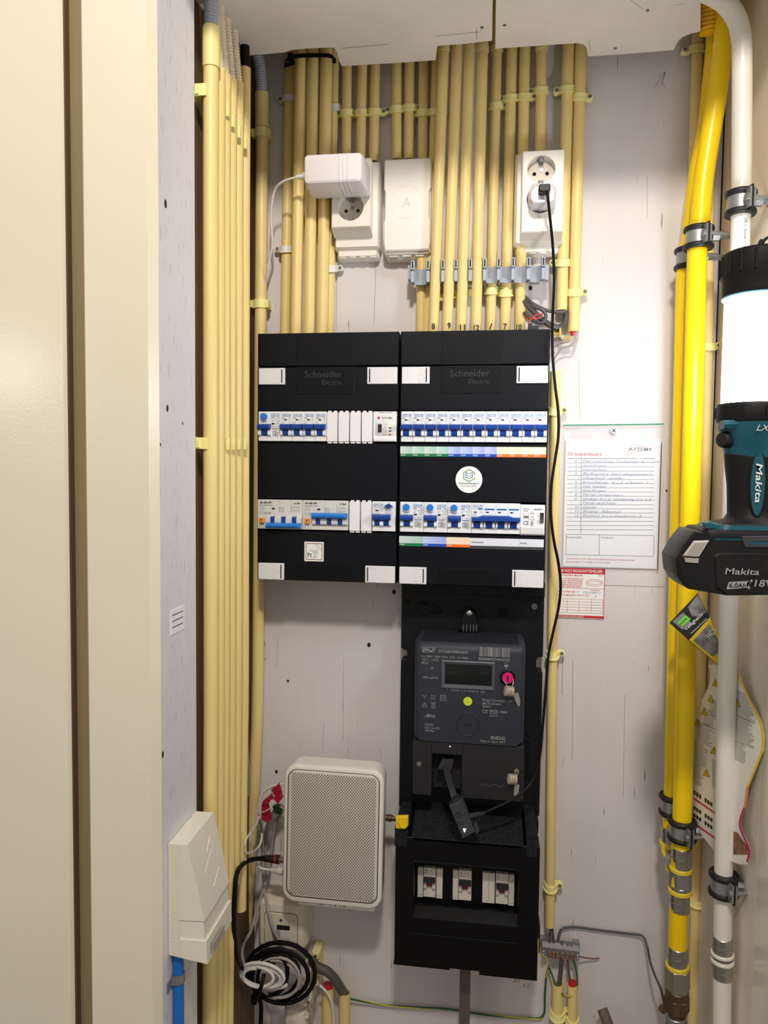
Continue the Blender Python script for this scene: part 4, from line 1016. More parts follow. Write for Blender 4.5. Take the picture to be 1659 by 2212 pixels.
# lower terminal cover with the port recess
rx0, rx1, rz0, rz1 = RC(933, 1629, 996, 1728, YF)
low = MB()
def lowbox(a, b, c_, d_): low.rbox(a, b, c_, d_, [(YM-.001, 0), (YF+.003, 0), (YF+.0005, .0016)], .003, 3)
lowbox(mx0, rx0, mz0, seam-.0004); lowbox(rx1, mx1, mz0, seam-.0004); low.box(rx0-.002, rx1+.002, YM, YF+.0005, rz1, seam-.0008); low.box(rx0, rx1, YM, -.065, mz0+.001, rz1)
lc = low.build('terminal_cover', 'meter_low', t, smooth=30)
dust = MB(); dust.loft([[(mx0+.012+k*(mx1-mx0-.024)/10, y, mz1+h) for k in range(11)] for y, h in ((-.036, mtop(1364.5, -.036)-mz1), (-.074, mtop(1376, -.074)-mz1), (-.0895, mtop(1388, -.0895)-mz1))], False, False, False); dust.build('dust_film', 'dust', body)
# hanger
hg = [(P(x, y, -.045).x, P(x, y, -.045).z) for x, y in ((991, 1362), (1036, 1362), (1028, 1330), (1022, 1319), (1013, 1316), (1004, 1319), (999, 1332))]
hk = MB().prY(hg, YM, -.045, .001).build('hanger', 'plate_black', t)
c = P(1014, 1325, -.045); MB().lathe([(.0048, 0), (.0048, .0015), (.003, .0028), (.0005, .003)], (c.x, -.045, c.z), (0, -1, 0), 14).build('screw', 'steel', hk)
c = P(1014, 1339, -.045); MB().disc(c.x, c.z, -.0456, .0055, 16).build('keyhole', 'black_void', hk, smooth=0)
for px in (1001, 1008, 1016, 1023, 1029):
    c = P(px, 1356, -.046); MB().box(c.x-.0009, c.x+.0009, -.048, -.044, c.z-.006, c.z+.005).build('rib', 'meter_frame', hk)
Yt = YF-.0006
m = MB().ptext('5CTA3BCF000AAD0', 947, 1409.5, 1010, Yt, 5.5, bold=.01).ptext('E0090000734332723', 1034, 1425.5, 1101, Yt, 5.2, bold=.01)
m.ptext('3 x 230V / 400V 50Hz  0,25 - 5 (100)A', 911, 1419.5, 1012, Yt, 4.6).ptext('-25ºC / +70ºC', 911, 1427, 948, Yt, 4.4).ptext('IP51', 911, 1434, 924, Yt, 4.4)
m.ptext('1000 imp/kWh', 914, 1465, 947, Yt, 4.2).ptext('T', 964, 1491, 967, Yt, 4).ptext('L1L2L3', 974, 1492, 992, Yt, 4).ptext('P- P+ STOAU FF  NW', 997, 1494, 1048, Yt, 4)
m.ptext('Parque Tecnológico 210', 1042, 1514, 1106, Yt, 5).ptext('48170 Zamudio', 1042, 1521.5, 1083, Yt, 5).ptext('Spain', 1042, 1527.5, 1060, Yt, 5)
m.ptext('CE', 1042, 1540, 1053, Yt, 7).ptext('M23', 1060, 1540, 1073, Yt, 5.5).ptext('1984', 1080, 1541, 1095, Yt, 5.5).ptext('1732-22', 1058, 1548, 1076, Yt, 4)
m.ppline([(1058, 1533.5), (1075, 1534), (1075, 1542), (1058, 1541.5)], Yt, .0004, True)
m.ptext('ESMR5', 917.5, 1567, 937, Yt, 4.6).ptext('LTE Cat. M1', 917.5, 1574, 949, Yt, 4.6).ptext('wM-Bus', 917.5, 1580, 938, Yt, 4.6).ptext('dlms', 922, 1549, 940, Yt, 7, shear=.2, bold=.01)
m.ptext('ENEXIS', 1060.5, 1597, 1091, Yt, 7, bold=.015).ptext('Made in Spain 2023', 1038, 1602.5, 1091, Yt, 4.4)
m.build('printed_data', 'print_pale', body, smooth=0)
m = MB().ppline([(912, 1501), (917, 1505), (922, 1501)], Yt, .0005).ppline([(917, 1505), (917, 1510)], Yt, .0005)
for y in (1503, 1506.5, 1510): m.ppline([(930, y), (941, y)], Yt, .0005)
m.ppline([(951.5, 1501.5), (963, 1502), (963, 1514), (951.5, 1513.5)], Yt, .0006, True).ppline([(955, 1505), (960, 1505), (960, 1510), (955, 1510)], Yt, .0005, True)
m.ppline([(917, 1517), (922.5, 1527), (911.5, 1526.5)], Yt, .0005, True).ppline([(917, 1520), (917, 1524)], Yt, .0005)
m.ppline([(931, 1516), (941, 1526)], Yt, .0005).ppline([(941, 1516), (931, 1526)], Yt, .0005).ppline([(932, 1518), (940, 1518), (938, 1526), (934, 1526)], Yt, .0005, True).ppline([(932, 1529), (940, 1529)], Yt, .0009)
m.ppline([(915, 1550), (920, 1546), (924, 1542), (924, 1552)], Yt, .0008)
m.ppline([(933, 1441), (936, 1443.5), (933, 1446), (930, 1443.5)], Yt, .0005, True)
m.ppline([(1090.5, 1436), (1090.5, 1433), (1093.5, 1431), (1096.5, 1433), (1096.5, 1436)], Yt, .0005).ppline([(1089.5, 1438.5), (1097.5, 1438.5)], Yt, .0030).ppline([(1092.5, 1444), (1094.5, 1444)], Yt, .0014)
m.ppline([(911.5, 1399), (941, 1399), (938, 1409), (913, 1408.5)], Yt, .0006, True).ppline([(913, 1407), (919, 1404), (924, 1402), (928, 1405), (932, 1408), (937, 1401)], Yt, .0016).ppline([(912, 1404), (918, 1400), (924, 1407)], Yt, .0010)
m.build('printed_symbols', 'print_pale', body, smooth=0)
a = RC(1034, 1399, 1101, 1419, Yt); bar = MB(); xx = a[0]
bar.rect(a[0], a[1], a[2], a[3], Yt+.0002); bar.build('barcode_ground', 'print_pale', body, smooth=0); bar = MB()
while xx < a[1]-.0008:
    w = random.choice((.00025, .00025, .0005, .00075)); bar.rect(xx, xx+w, a[2], a[3], Yt-.0001); xx += w+random.choice((.0003, .0005, .0008))
bar.build('barcode', 'meter', body, smooth=0)
a = RC(953, 1428, 1069, 1489, YF); b = RC(961, 1435.5, 1062.5, 1479.5, YF)
fr = MB(); Z = lambda q, y: [(q[0], y, q[2]), (q[1], y, q[2]), (q[1], y, q[3]), (q[0], y, q[3])]
fr.loft([Z(a, YF+.001), Z(a, YF-.0012), Z((a[0]+.0015, a[1]-.0015, a[2]+.0015, a[3]-.0015), YF-.0022), Z(b, YF-.0006)], False, False); fo = fr.build('display_frame', 'meter_frame', t, smooth=20)
MB().rect(*b, YF-.0006).build('display', 'lcd', fo, smooth=0)
MB().ptext('002613', 966, 1456, 999, YF-.0008, 8).build('display_digits', 'lcd_ink', fo, smooth=0); MB().ptext('kWh', 1040, 1456, 1056, YF-.0008, 7).build('display_unit', 'lcd_ink', fo, smooth=0); MB().ptext('1.8.1', 968, 1445, 985, YF-.0008, 5).build('display_code', 'lcd_ink', fo, smooth=0)
c = P(1096.5, 1463.5, YF); pk = MB().lathe([(.0120, 0), (.0120, .002), (.0105, .003), (.0086, .003)], (c.x, YF+.001, c.z), (0, -1, 0), 28).build('seal_collar', 'box_black', t)
MB().lathe([(.0082, .001), (.0082, .0048), (.0076, .0054)], (c.x, YF, c.z), (0, -1, 0), 28).build('pink_knob', 'pink', t); MB().rbox(c.x-.0011, c.x+.0011, c.z-.0045, c.z+.0045, [(YF-.005, 0), (YF-.0058, 0)], .0008, 2).build('knob_slot', 'hole_black', pk)
MB().ppline([(1077, 1463), (1085, 1463)], YF-.0007, .0008).ppline([(1108, 1464), (1113, 1464)], YF-.0007, .0008).build('sight_line', 'hole_black', pk, smooth=0)
c = P(1010.5, 1515, YF); MB().lathe([(.0068, 0), (.0068, .0016), (.0062, .0024), (.0001, .0026)], (c.x, YF+.0005, c.z), (0, -1, 0), 28).build('green_button', 'lime', t)
c = P(1010.5, 1566, YF); op = MB().lathe([(.0176, 0), (.0176, .0010), (.0170, .0016), (.0164, .0010), (.0160, .0004), (.0001, .0004)], (c.x, YF+.0003, c.z), (0, -1, 0), 36).build('optical_port', 'meter', t)
for s in (-1, 1): MB().lathe([(.0026, 0), (.0024, .0006), (.0012, .0002)], (c.x+s*.0035, YF-.0001, c.z), (0, -1, 0), 14).build('port_eye', 'meter_low', op)
for px, py in ((905, 1650.5), (1116, 1665.5)):
    c = P(px, py, YF); MB().lathe([(.0040, 0), (.0038, .0012), (.0008, .0014)], (c.x, YF+.0005, c.z), (0, -1, 0), 14).build('cover_screw', 'steel', lc)
MB().ppline([(890, 1648), (900, 1650)], YF-.0002, .0014).ppline([(910, 1652), (925, 1653)], YF-.0002, .0014).ppline([(1096, 1665), (1111, 1666)], YF-.0002, .0014).ppline([(1121, 1666), (1131, 1667)], YF-.0002, .0014).ppline([(1038, 1687), (1095, 1691)], YF-.0002, .0005).build('screw_slot', 'hole_black', lc, smooth=0)
MB().ppline([(1040, 1697), (1050, 1693), (1058, 1699), (1068, 1694), (1078, 1700), (1088, 1695)], YF-.0002, .0009).build('embossed_logo', 'meter_frame', lc, smooth=0)
c = P(972, 1612, YF); MB().disc(c.x, c.z, YF-.0006, .0008, 8).build('pulse_lamp', 'led_white', t)
# two wire seals
def wire_seal(cx, cy, fx, fy, label, anchor):
    q = P(cx, cy, YF-.010); t = thing('wire_seal', label, 'seal', (q.x, q.y, q.z-.008), 'clear wire seals on the meter')
    MB().lathe([(.0078, -.0075), (.0078, .0055)], q, (1, .15, -.1), 16).build('clear_body', 'seal_clear', t)
    for k in (-.004, -.001, .003): MB().lathe([(.0058, k), (.0066, k+.0004), (.0066, k+.0014), (.0058, k+.0018)], q, (1, .15, -.1), 14).build('amber_winding', 'seal_amber', t)
    MB().tube(catmull([P(anchor[0][0], anchor[0][1], YF-.003), P((anchor[0][0]+cx)/2+1, (anchor[0][1]+cy)/2, YF-.010), q, P((anchor[1][0]+cx)/2+3, (anchor[1][1]+cy)/2-2, YF-.008), P(anchor[1][0], anchor[1][1], YF-.003)], 5), .0005, 6).build('wire', 'wire_metal', t)
    a = P(fx[0], fy[0], YF-.010); b = P(fx[1], fy[1], YF-.006); s = Vector((.0035, -.001, .001))
    m = MB(); m.loft([[a-s, a+s, a+s+Vector((0, -.0008, 0)), a-s+Vector((0, -.0008, 0))], [a.lerp(b, .6)-s*.9, a.lerp(b, .6)+s*1.1, a.lerp(b, .6)+s*1.1+Vector((0, -.0008, 0)), a.lerp(b, .6)-s*.9+Vector((0, -.0008, 0))], [b-s*.3, b+s*.3, b+s*.3+Vector((0, -.0008, 0)), b-s*.3+Vector((0, -.0008, 0))]]); m.build('flag', 'seal_clear', t)
wire_seal(1101, 1493, (1114, 1121), (1497, 1525), 'clear wire seal hanging from the pink knob of the meter', ((1085, 1464), (1109, 1467)))
wire_seal(1108, 1683, (1117, 1113), (1695, 1722), 'clear wire seal hanging from the lower cover screw of the meter', ((1112, 1668), (1121, 1669)))

# plug in the customer port with the readout dongle
t = thing('meter_dongle', 'dark grey readout stick dangling from the meter port, small white lamp lit', 'dongle', tuple(P(1005, 1812, -.15)))
x0, x1, z0, z1 = RC(948, 1638, 980, 1657, -.088)
MB().loft([[(x0-.001, -.066, z0-.001), (x1-.003, -.066, z0-.001), (x1, -.066, z1+.003), (x0+.004, -.066, z1+.003)], [(x0-.001, -.094, z0-.001), (x1-.003, -.094, z0-.001), (x1, -.090, z1), (x0+.005, -.090, z1)]]).build('port_plug', 'black_rubber', t, smooth=20)
rib = [P(964, 1655, -.092), P(969, 1680, -.112), P(977, 1705, -.130), P(985, 1732, -.145)]; s = Vector((.0052, 0, -.0012))
MB().loft([[p-s, p+s, p+s+Vector((0, -.0022, 0)), p-s+Vector((0, -.0022, 0))] for p in catmull(rib, 4)]).build('flat_cable', 'toggle_dark', t)
MB().loft([[P(a, b, -.148)+Vector((0, dy, 0)) for a, b in ((975, 1727), (991, 1719), (996, 1730), (979, 1738))] for dy in (.008, -.002)]).build('neck', 'toggle_dark', t)
fr = [(970.5, 1740), (998, 1726), (1027, 1796), (1000, 1811)]; pts = [(P(a, b, -.150).x, P(a, b, -.150).z) for a, b in fr]
bd = MB().prY(pts, -.138, -.152, .0012).build('case', 'dongle', t, smooth=20)
c = P(990, 1761, -.1524); m = MB(); m.pline([(c.x+.0036*math.cos(k*.4), c.z+.0036*math.sin(k*.4)) for k in range(16)], -.1524, .0011, True); m.build('ring_logo', 'hole_black', bd, smooth=0)
c = P(987, 1778, -.1524); MB().text('HomeWizard', c.x, c.z, -.1524, .0022, w=.0105, rot=.12).text('P1 Meter', c.x+.0012, c.z-.0032, -.1524, .0016, w=.0085, rot=.12).build('lettering', 'hole_black', bd, smooth=0)
c = P(1003.5, 1794, -.1526); MB().prY([(c.x-.0020, c.z+.0022), (c.x+.0020, c.z+.0022), (c.x, c.z-.0030)], -.151, -.1528).build('lamp', 'led_white', bd, smooth=0)
MB().tube([P(1012, 1764, -.144), P(1030, 1760, -.142), P(1046, 1757, -.138)], [.0052, .0044, .0026], 10).build('side_plug', 'black_rubber', t)
MB().loft([[P(a, b, -.146)+Vector((0, dy, 0)) for a, b in ((1024, 1778), (1030, 1776), (1035, 1793), (1029, 1800))] for dy in (.006, -.004)]).build('side_lug', 'dongle', t)

# ================================================================== mains fuse box
YF = -.120
x0, x1 = P(851.5, 2080, YF).x, P(1160.5, 2108, YF).x; z0 = (P(851, 2081, YF).z+P(1160, 2110, YF).z)/2; z1 = (P(883, 1808, YF).z+P(1134, 1828, YF).z)/2
t = thing('service_fuse_box', 'black sealed mains fuse box below the energy meter', 'fuse box', ((x0+x1)/2, 0, z0))
wx0, wx1, wz0, wz1 = RC(900, 1873, 1114, 1965, -.112)
px0, px1 = x0+.026, x1-.030; pz0, pz1 = z0+.050, z1-.036
b = MB(); b.box(x0+.001, x1-.001, -.086, -.0005, z0+.002, z1-.001); b.box(x0, x1, -.0865, -.0005, z0, z1-.02); b.build('back_box', 'box_black', t)
m = MB()
def fb(a, c_, d_, e, y=YF): m.rbox(a, c_, d_, e, [(-.084, 0), (y+.0012, 0), (y, .001)], .0014, 2)
fb(x0, wx0-.004, z0, z1); fb(wx1+.004, x1, z0, z1)
m.box(wx0-.006, wx1+.006, -.084, YF+.0003, z0, wz0-.014); m.box(wx0-.006, wx1+.006, -.084, YF+.0003, wz1+.004, z1)
# sloping sill under the window
m.loft([[(x, y, z) for y, z in ((-.084, wz0-.004), (-.104, wz0-.004), (YF+.0003, wz0-.014), (-.084, wz0-.014))] for x in (wx0-.005, wx1+.005)])
m.build('cover', 'box_black', t, smooth=25)
MB().pline([(px0, pz1-.004), (px0+.003, pz1), (px1-.003, pz1), (px1, pz1-.004)], YF-.0006, .0008).build('raised_edge', 'box_edge', t, smooth=0); MB().pline([(px0, pz0), (px1, pz0)], YF-.0006, .0008).build('raised_edge', 'box_edge', t, smooth=0); MB().pline([(wx0-.005, wz0-.0142), (wx1+.005, wz0-.0142)], YF-.0004, .0008).build('sill_edge', 'box_edge', t, smooth=0); MB().pline([(x0+.024, z1), (x1-.024, z1)], YF-.0004, .0010).build('top_edge', 'box_edge', t, smooth=0)
MB().loft([[(x, y, z) for y, z in ((YF+.0003, z1), (-.060, P(1000, 1757, -.06).z), (-.020, P(1000, 1757, -.06).z), (-.020, z1-.01), (YF+.0003, z1-.004))] for x in (x0+.024, x1-.024)]).build('sloping_top', 'dust', t, smooth=0)
for a, c_, e in ((852.5, 880, (1788, 1829)), (1137, 1161, (1798, 1852))):
    q = RC(a, e[0], c_, e[1], YF-.001); MB().rbox(*q, [(-.03, 0), (YF-.001, 0), (YF-.002, .001)], .001, 2).build('side_latch', 'dust', t)
for a, c_ in ((x0-.001, x0+.022), (x1-.022, x1+.001)):
    MB().rbox(a, c_, z1-.004, P(1000, 1752, -.05).z, [(-.0005, 0), (-.070, 0), (-.072, .001)], .001, 2).build('shoulder', 'box_black', t)
c = P(1003, 1990, YF); MB().lathe([(.0030, 0), (.0026, .0006), (.0012, .0002)], (c.x, YF, c.z), (0, -1, 0), 12).build('seal_screw', 'plate_black', t)
q = RC(1035, 2095, 1158, 2111, -.10); MB().box(q[0], q[1], -.118, -.02, z0-.007, z0).build('bottom_lip', 'box_black', t); q = RC(853, 2078, 972, 2090, -.10); MB().box(q[0], q[1], -.118, -.02, z0-.004, z0).build('bottom_lip', 'box_black', t)
MB().box(x1, x1+.004, -.105, -.03, z0+.028, z0+.07).build('side_bracket', 'plate_black', t); MB().box(x1+.0002, x1+.0018, -.112, -.106, z0+.030, z0+.052).build('seal_strip', 'seal_yellow', t)
MB().tube(catmull([P(1160, 2072, -.11), P(1170, 2085, -.10), P(1180, 2086, -.09), P(1183, 2076, -.085), P(1175, 2066, -.09), P(1164, 2064, -.10)], 5), .0006, 6).build('yellow_wire', 'seal_yellow', t)
def service_breaker(px0, py0, px1, py1, label):
    q = RC(px0, py0, px1, py1, -.094); t = thing('service_breaker', label, 'breaker', ((q[0]+q[1])/2, -.086, q[2]), 'three breakers in the mains fuse box'); w = q[1]-q[0]; h = q[3]-q[2]
    MB().rbox(*q, [(-.084, 0), (-.0935, 0), (-.094, .0004)], .0005, 2).build('body', 'breaker_dim', t)
    MB().rbox(q[0]+.0003, q[1]-.0003, q[2]+.58*h, q[2]+.70*h, [(-.09, 0), (-.103, 0), (-.105, .001)], .001, 2).build('toggle', 'toggle_dark', t)
    MB().rbox(q[0]+.28*w, q[1]-.30*w, q[2]+.40*h, q[2]+.58*h, [(-.09, 0), (-.097, 0), (-.098, .001)], .001, 2).build('toggle_drum', 'toggle_red', t)
    for a, b in ((q[0]+.0002, q[0]+.26*w), (q[1]-.28*w, q[1]-.0002)): MB().rbox(a, b, q[2]+.36*h, q[2]+.56*h, [(-.09, 0), (-.099, 0), (-.100, .001)], .001, 2).build('cheek', 'breaker_dim', t)
    mm = MB().text('B16', q[0]+.55*w, q[2]+.90*h, -.0943, .0012).text('230V', q[0]+.1*w, q[2]+.82*h, -.0943, .0012); mm.pline([(q[0]+.22*w+.0014*math.cos(k), q[2]+.92*h+.0014*math.sin(k)) for k in range(6)], -.0943, .0004, True)
    mm.build('print', 'print_black', t, smooth=0)
service_breaker(915, 1875, 941, 1938, 'left breaker in the window of the mains fuse box'); service_breaker(990.6, 1880.5, 1018.5, 1945, 'middle breaker in the window of the mains fuse box'); service_breaker(1071, 1888, 1098, 1953, 'right breaker in the window of the mains fuse box')
for a, lab in (((902, 1874, 914, 1938), 'white filler strip at the far left of the mains fuse window'), ((942.5, 1877, 956, 1941), 'white filler strip right of the left mains breaker'), ((978, 1880, 990, 1944), 'white filler strip left of the middle mains breaker'), ((1042, 1886, 1069, 1951), 'widest white filler strip, left of the right mains breaker'), ((1098.5, 1890, 1111, 1957), 'white filler strip at the far right of the mains fuse window')):
    q = RC(*a, -.092); t = thing('filler_strip', lab, 'filler strip', ((q[0]+q[1])/2, -.086, q[2]), 'white filler strips of the mains fuse box')
    MB().rbox(*q, [(-.084, 0), (-.0915, 0), (-.092, .0004)], .0005, 2).build('face', 'breaker_dim', t)
    if a[2]-a[0] > 20: MB().box((q[0]+q[1])/2-.0002, (q[0]+q[1])/2+.0002, -.0923, -.0918, q[2], q[3]).build('groove', 'print_grey', t)
    else: MB().box(q[0], q[1], -.0923, -.0918, q[2]+.004, q[2]+.0044).build('groove', 'print_grey', t)
# yellow plastic seal at the left shoulder
c = P(868, 1776, -.124); t = thing('plastic_seal', 'yellow plastic tag seal at the left shoulder of the mains fuse box', 'seal', (c.x, c.y, c.z-.01))
pg = [(P(x, y, -.126).x, P(x, y, -.126).z) for x, y in ((855, 1764), (882, 1763), (882, 1783), (875, 1790), (855, 1789))]
sl = MB().prY(pg, -.121, -.128, .001).build('tag', 'seal_yellow', t); MB().tube(catmull([P(862, 1766, -.128), P(860, 1775, -.1295), P(866, 1785, -.129), P(873, 1788, -.128)], 4), .0012, 6).build('loop', 'seal_yellow', sl)
MB().tube(catmull([P(857, 1766, -.123), P(846, 1756, -.10), P(838, 1749, -.07)], 4), .0007, 6).build('wire', 'cable_white', t)
c = P(843, 1767, -.06); MB().lathe([(.0048, -.010), (.0048, -.004), (.0058, -.003), (.0058, .002), (.0044, .003), (.0044, .010)], c, (1, 0, 0), 14).build('coax_plug', 'old_brass', None, label='small brass screw plug at the right side of the router', cat='connector')
# grey riser below the fuse box
a = P(1005, 2100, -.05); MB().box(a.x-.0085, a.x+.0085, -.062, -.036, .001, z0+.01).build('cable_riser', 'cable_greyrib', None, label='grey mains riser entering the fuse box from below', cat='cable')

# ================================================================== router
TL, TR, BL = P(623, 1651, -.112), P(839, 1667, -.112), P(609, 1946, -.118)
u = (TR-TL); v = (TL-BL); W_, H_ = u.length, v.length; u.normalize(); v = (v-u*v.dot(u)).normalized(); n_ = u.cross(v)
XF = Matrix(((u.x, -n_.x, v.x, BL.x), (u.y, -n_.y, v.y, BL.y), (u.z, -n_.z, v.z, BL.z), (0, 0, 0, 1)))
t = thing('router', 'white wall router with a perforated front panel, below the left board', 'router', tuple(BL+u*W_/2))
body = MB(XF).rbox(0, W_, 0, H_, [(.047, .006), (.044, .002), (.010, 0), (.003, 0), (.0008, .0012), (.0, .003)], .020, 8).build('shell', 'router', t, smooth=40)
gi = .0075
MB(XF).rbox(gi-.0014, W_-gi+.0014, gi+.0015, H_-gi+.001, [(.003, 0), (-.0003, 0), (-.0004, .0002)], .0150, 8).build('gasket', 'hole_dark', t)
gr = MB(XF).rbox(gi, W_-gi, gi+.003, H_-gi, [(.003, 0), (-.0006, 0), (-.0018, .0010), (-.0022, .003)], .0140, 8).build('front_grille', 'router_grille', t, smooth=40)
hm = MB(XF); px_, pz_ = .0043, .0037; row = 0; z = gi+.0075
while z < H_-gi-.004:
    x = gi+.006+(px_/2 if row % 2 else 0)
    while x < W_-gi-.005:
        hm.add([(x+.00085*math.cos(k*1.0472), -.00235, z+.0015*math.sin(k*1.0472)) for k in range(6)], [(0, 1, 2, 3, 4, 5)]); x += px_
    z += pz_/2*1.35; row += 1
o = hm.build('perforations', 'hole_dark', gr, smooth=0); o['kind'] = 'stuff'
MB(XF).rbox(.022, W_-.010, -.0085, .004, [(.044, .001), (.010, 0), (.0085, .001)], .005).build('foot', 'router', t)
MB(XF).text('OUT', .058, -.0052, .0083, .0032, w=.008, bold=.014).text('1', .077, -.0052, .0083, .0032).text('2', .091, -.0052, .0083, .0032).prY([(.0815, -.003), (.0835, -.001), (.0855, -.003), (.0845, -.003), (.0845, -.005), (.0825, -.005), (.0825, -.003)], .0084, .0082).prY([(.0955, -.003), (.0975, -.001), (.0995, -.003), (.0985, -.003), (.0985, -.005), (.0965, -.005), (.0965, -.003)], .0084, .0082).build('port_print', 'print_black', t, smooth=0)
# cords at the router
def cord(pts, r, label, m, cat='cable', n=6, k=8, name=None, group=None):
    return MB().tube(catmull([P(*q) for q in pts], n), r, k).build(name or 'cord', m, None, label=label, cat=cat, group=group)
t = thing('router_cable', 'thin white power cable looping to the router side', 'cord', tuple(P(590, 1880, -.08)))
MB().tube(catmull([P(*q) for q in ((640, 1690, -.06), (610, 1694, -.066), (590, 1698, -.07), (572, 1707, -.072), (562, 1725, -.074), (562, 1752, -.075), (556, 1775, -.077), (545, 1795, -.08), (541, 1815, -.082), (544, 1840, -.084), (550, 1858, -.085), (562, 1874, -.086), (577, 1878, -.086), (590, 1879, -.086))], 6), .0018, 8).build('lead', 'cable_white', t)
q0, q1 = P(587, 1879, -.086), P(612, 1882, -.088); m = MB()
for k in range(3): m.cyl(q0.lerp(q1, k*.17), q0.lerp(q1, k*.17+.11), .0044+.0004*k, n=12)
m.cyl(q0.lerp(q1, .5), q1, .0056, .0062, 12); m.cyl(q0, q1, .0028); m.build('plug', 'cable_white', t)
cord(((606, 1696, -.064), (582, 1702, -.069), (567, 1716, -.071), (558, 1740, -.072), (556, 1760, -.073), (552, 1782, -.076), (540, 1800, -.12), (530, 1817, -.158), (529, 1835, -.158), (534, 1843, -.15), (545, 1841, -.11), (556, 1833, -.07), (564, 1818, -.06), (566, 1800, -.05)), .0018, 'second thin white cord making the small loop left of the router', 'cable_white', 'cord', name='cord')
t = thing('coax_cable', 'thick black coax cable plugged into the router side and running to the coil', 'cable', tuple(P(520, 1900, -.085)))
MB().tube(catmull([P(*q) for q in ((575, 1855, -.086), (555, 1855, -.100), (535, 1860, -.130), (519, 1872, -.170), (511, 1890, -.198), (508, 1915, -.205), (506, 1950, -.205), (505, 1990, -.205), (507, 2030, -.195), (513, 2065, -.16), (523, 2090, -.115), (532, 2100, -.095))], 6), .0036, 10).build('lead', 'black_cable', t)
MB().tube([P(565, 1854, -.086), P(578, 1854.5, -.086), P(594, 1856, -.087), P(604, 1857, -.087)], [.0042, .0056, .0066, .0072], 14).build('plug', 'black_rubber', t)
MB().cyl(P(594, 1856, -.087), P(597, 1856, -.087), .0072, n=14).build('red_band', 'red_plastic', t); MB().cyl(P(602, 1857, -.087), P(614, 1858, -.088), .0056, n=14).build('coupling', 'steel', t)
for pts, r, lab, mt in ((((561, 1770, -.03), (566, 1800, -.03), (568, 1850, -.03), (570, 1890, -.035), (573, 1930, -.04), (580, 1970, -.06), (590, 2005, -.065), (602, 2030, -.066), (612, 2052, -.07)), .0026, 'grey data cable falling across the wall socket', 'cable_grey'),
                        (((612, 1752, -.045), (604, 1762, -.03), (592, 1790, -.025), (586, 1840, -.025), (580, 1880, -.03), (570, 1920, -.04), (556, 1960, -.05), (548, 1990, -.055), (540, 2015, -.06), (528, 2035, -.066), (523, 2060, -.07), (528, 2085, -.075)), .0026, 'grey data cable curving left around the wall socket', 'cable_grey'),
                        (((618, 1744, -.045), (600, 1740, -.02), (578, 1780, -.012), (574, 1830, -.012), (575, 1880, -.012)), .0022, 'grey cable running close to the wall behind the router cords', 'cable_grey'),
                        (((526, 1500, -.07), (529, 1560, -.07), (531, 1610, -.07), (532, 1650, -.07), (528, 1700, -.065), (530, 1745, -.06)), .0016, 'white wire hanging between the left conduits and the next one', 'cable_white'),
                        (((534, 1480, -.06), (536, 1540, -.06), (534, 1600, -.06), (538, 1660, -.06), (536, 1720, -.06)), .0012, 'thin grey wire beside the hanging white wire', 'cable_grey'),
                        (((569, 1370, -.01), (575, 1395, -.008), (573, 1420, -.008)), .0009, 'short white bell wire peeking out under the left board', 'cable_white')):
    cord(pts, r, lab, mt)
t = thing('tag_clips', 'crimson plastic cable tags hanging on the cords beside the router', 'cable tag', tuple(P(580, 1775, -.08)))
def slab(pl, Y, d, m, name):
    MB().prY([(P(x, y, Y).x, P(x, y, Y).z) for x, y in pl], Y+d, Y, .0006).build(name, m, t, smooth=20)
slab([(585, 1707), (602, 1694), (608, 1716), (596, 1724)], -.080, .006, 'red_tag', 'tag'); slab([(589, 1725), (600, 1715), (611, 1723), (600, 1737)], -.084, .008, 'red_tag', 'tag')
slab([(566, 1733), (585, 1717), (588, 1728), (572, 1742)], -.082, .008, 'red_tag', 'tag'); slab([(565, 1738), (578, 1734), (583, 1758), (586, 1771), (575, 1777), (564, 1770)], -.079, .005, 'red_tag', 'tag')
cord(((584, 1728, -.09), (590, 1738, -.09), (577, 1750, -.088), (562, 1755, -.085), (556, 1752, -.08)), .0008, 'thin pale wire tied round the crimson tags', 'cable_white', 'wire', name='wire')
c = P(600, 1748, -.04); MB().loft([[P(x, y, -.04)+Vector((0, d, 0)) for x, y in ((590, 1740), (600, 1737), (606, 1748), (613, 1752), (606, 1757), (594, 1754))] for d in (.004, -.004)]).build('tape_scrap', 'earth_green', None, label='scrap of green tape on the cables behind the router', cat='tape')

# wall data socket
YF = -.050; q = RC(557, 1945, 661, 2052, YF+.004)
t = thing('data_socket', 'cream surface data socket half hidden by the cable coil', 'socket', ((q[0]+q[1])/2, 0, q[2]))
MB().rbox(*q, [(-.0005, -.002), (-.030, -.001), (-.046, .002), (YF, .006)], .010, 6).build('housing', 'isra', t, smooth=40)
a = RC(572, 1972, 642, 2040, YF); ins = MB().rbox(*a, [(YF+.002, 0), (YF-.0015, 0), (YF-.0024, .001)], .006, 5).build('insert', 'isra', t)
MB().rbox(a[0]-.0008, a[1]+.0008, a[2]-.0008, a[3]+.0008, [(YF+.001, 0), (YF-.0004, 0)], .0066, 5).build('joint', 'hole_dark', t)
for p0, p1, m in (((598, 1999), (626, 2009), 'hole_black'), ((607, 2009), (628, 2028), 'cable_white'), ((589, 2009), (605, 2034), 'cable_grey')):
    b = RC(p0[0], p0[1], p1[0], p1[1], YF-.0026); MB().rbox(*b, [(YF, 0), (YF-.0030, 0), (YF-.0034, .0004)], .0006, 2).build('jack', m, ins)
c = P(607, 1988, YF-.0025); MB().lathe([(.0028, 0), (.0026, .0008), (.0004, .001)], (c.x, YF-.0022, c.z), (0, -1, 0), 12).build('screw', 'screw', ins)

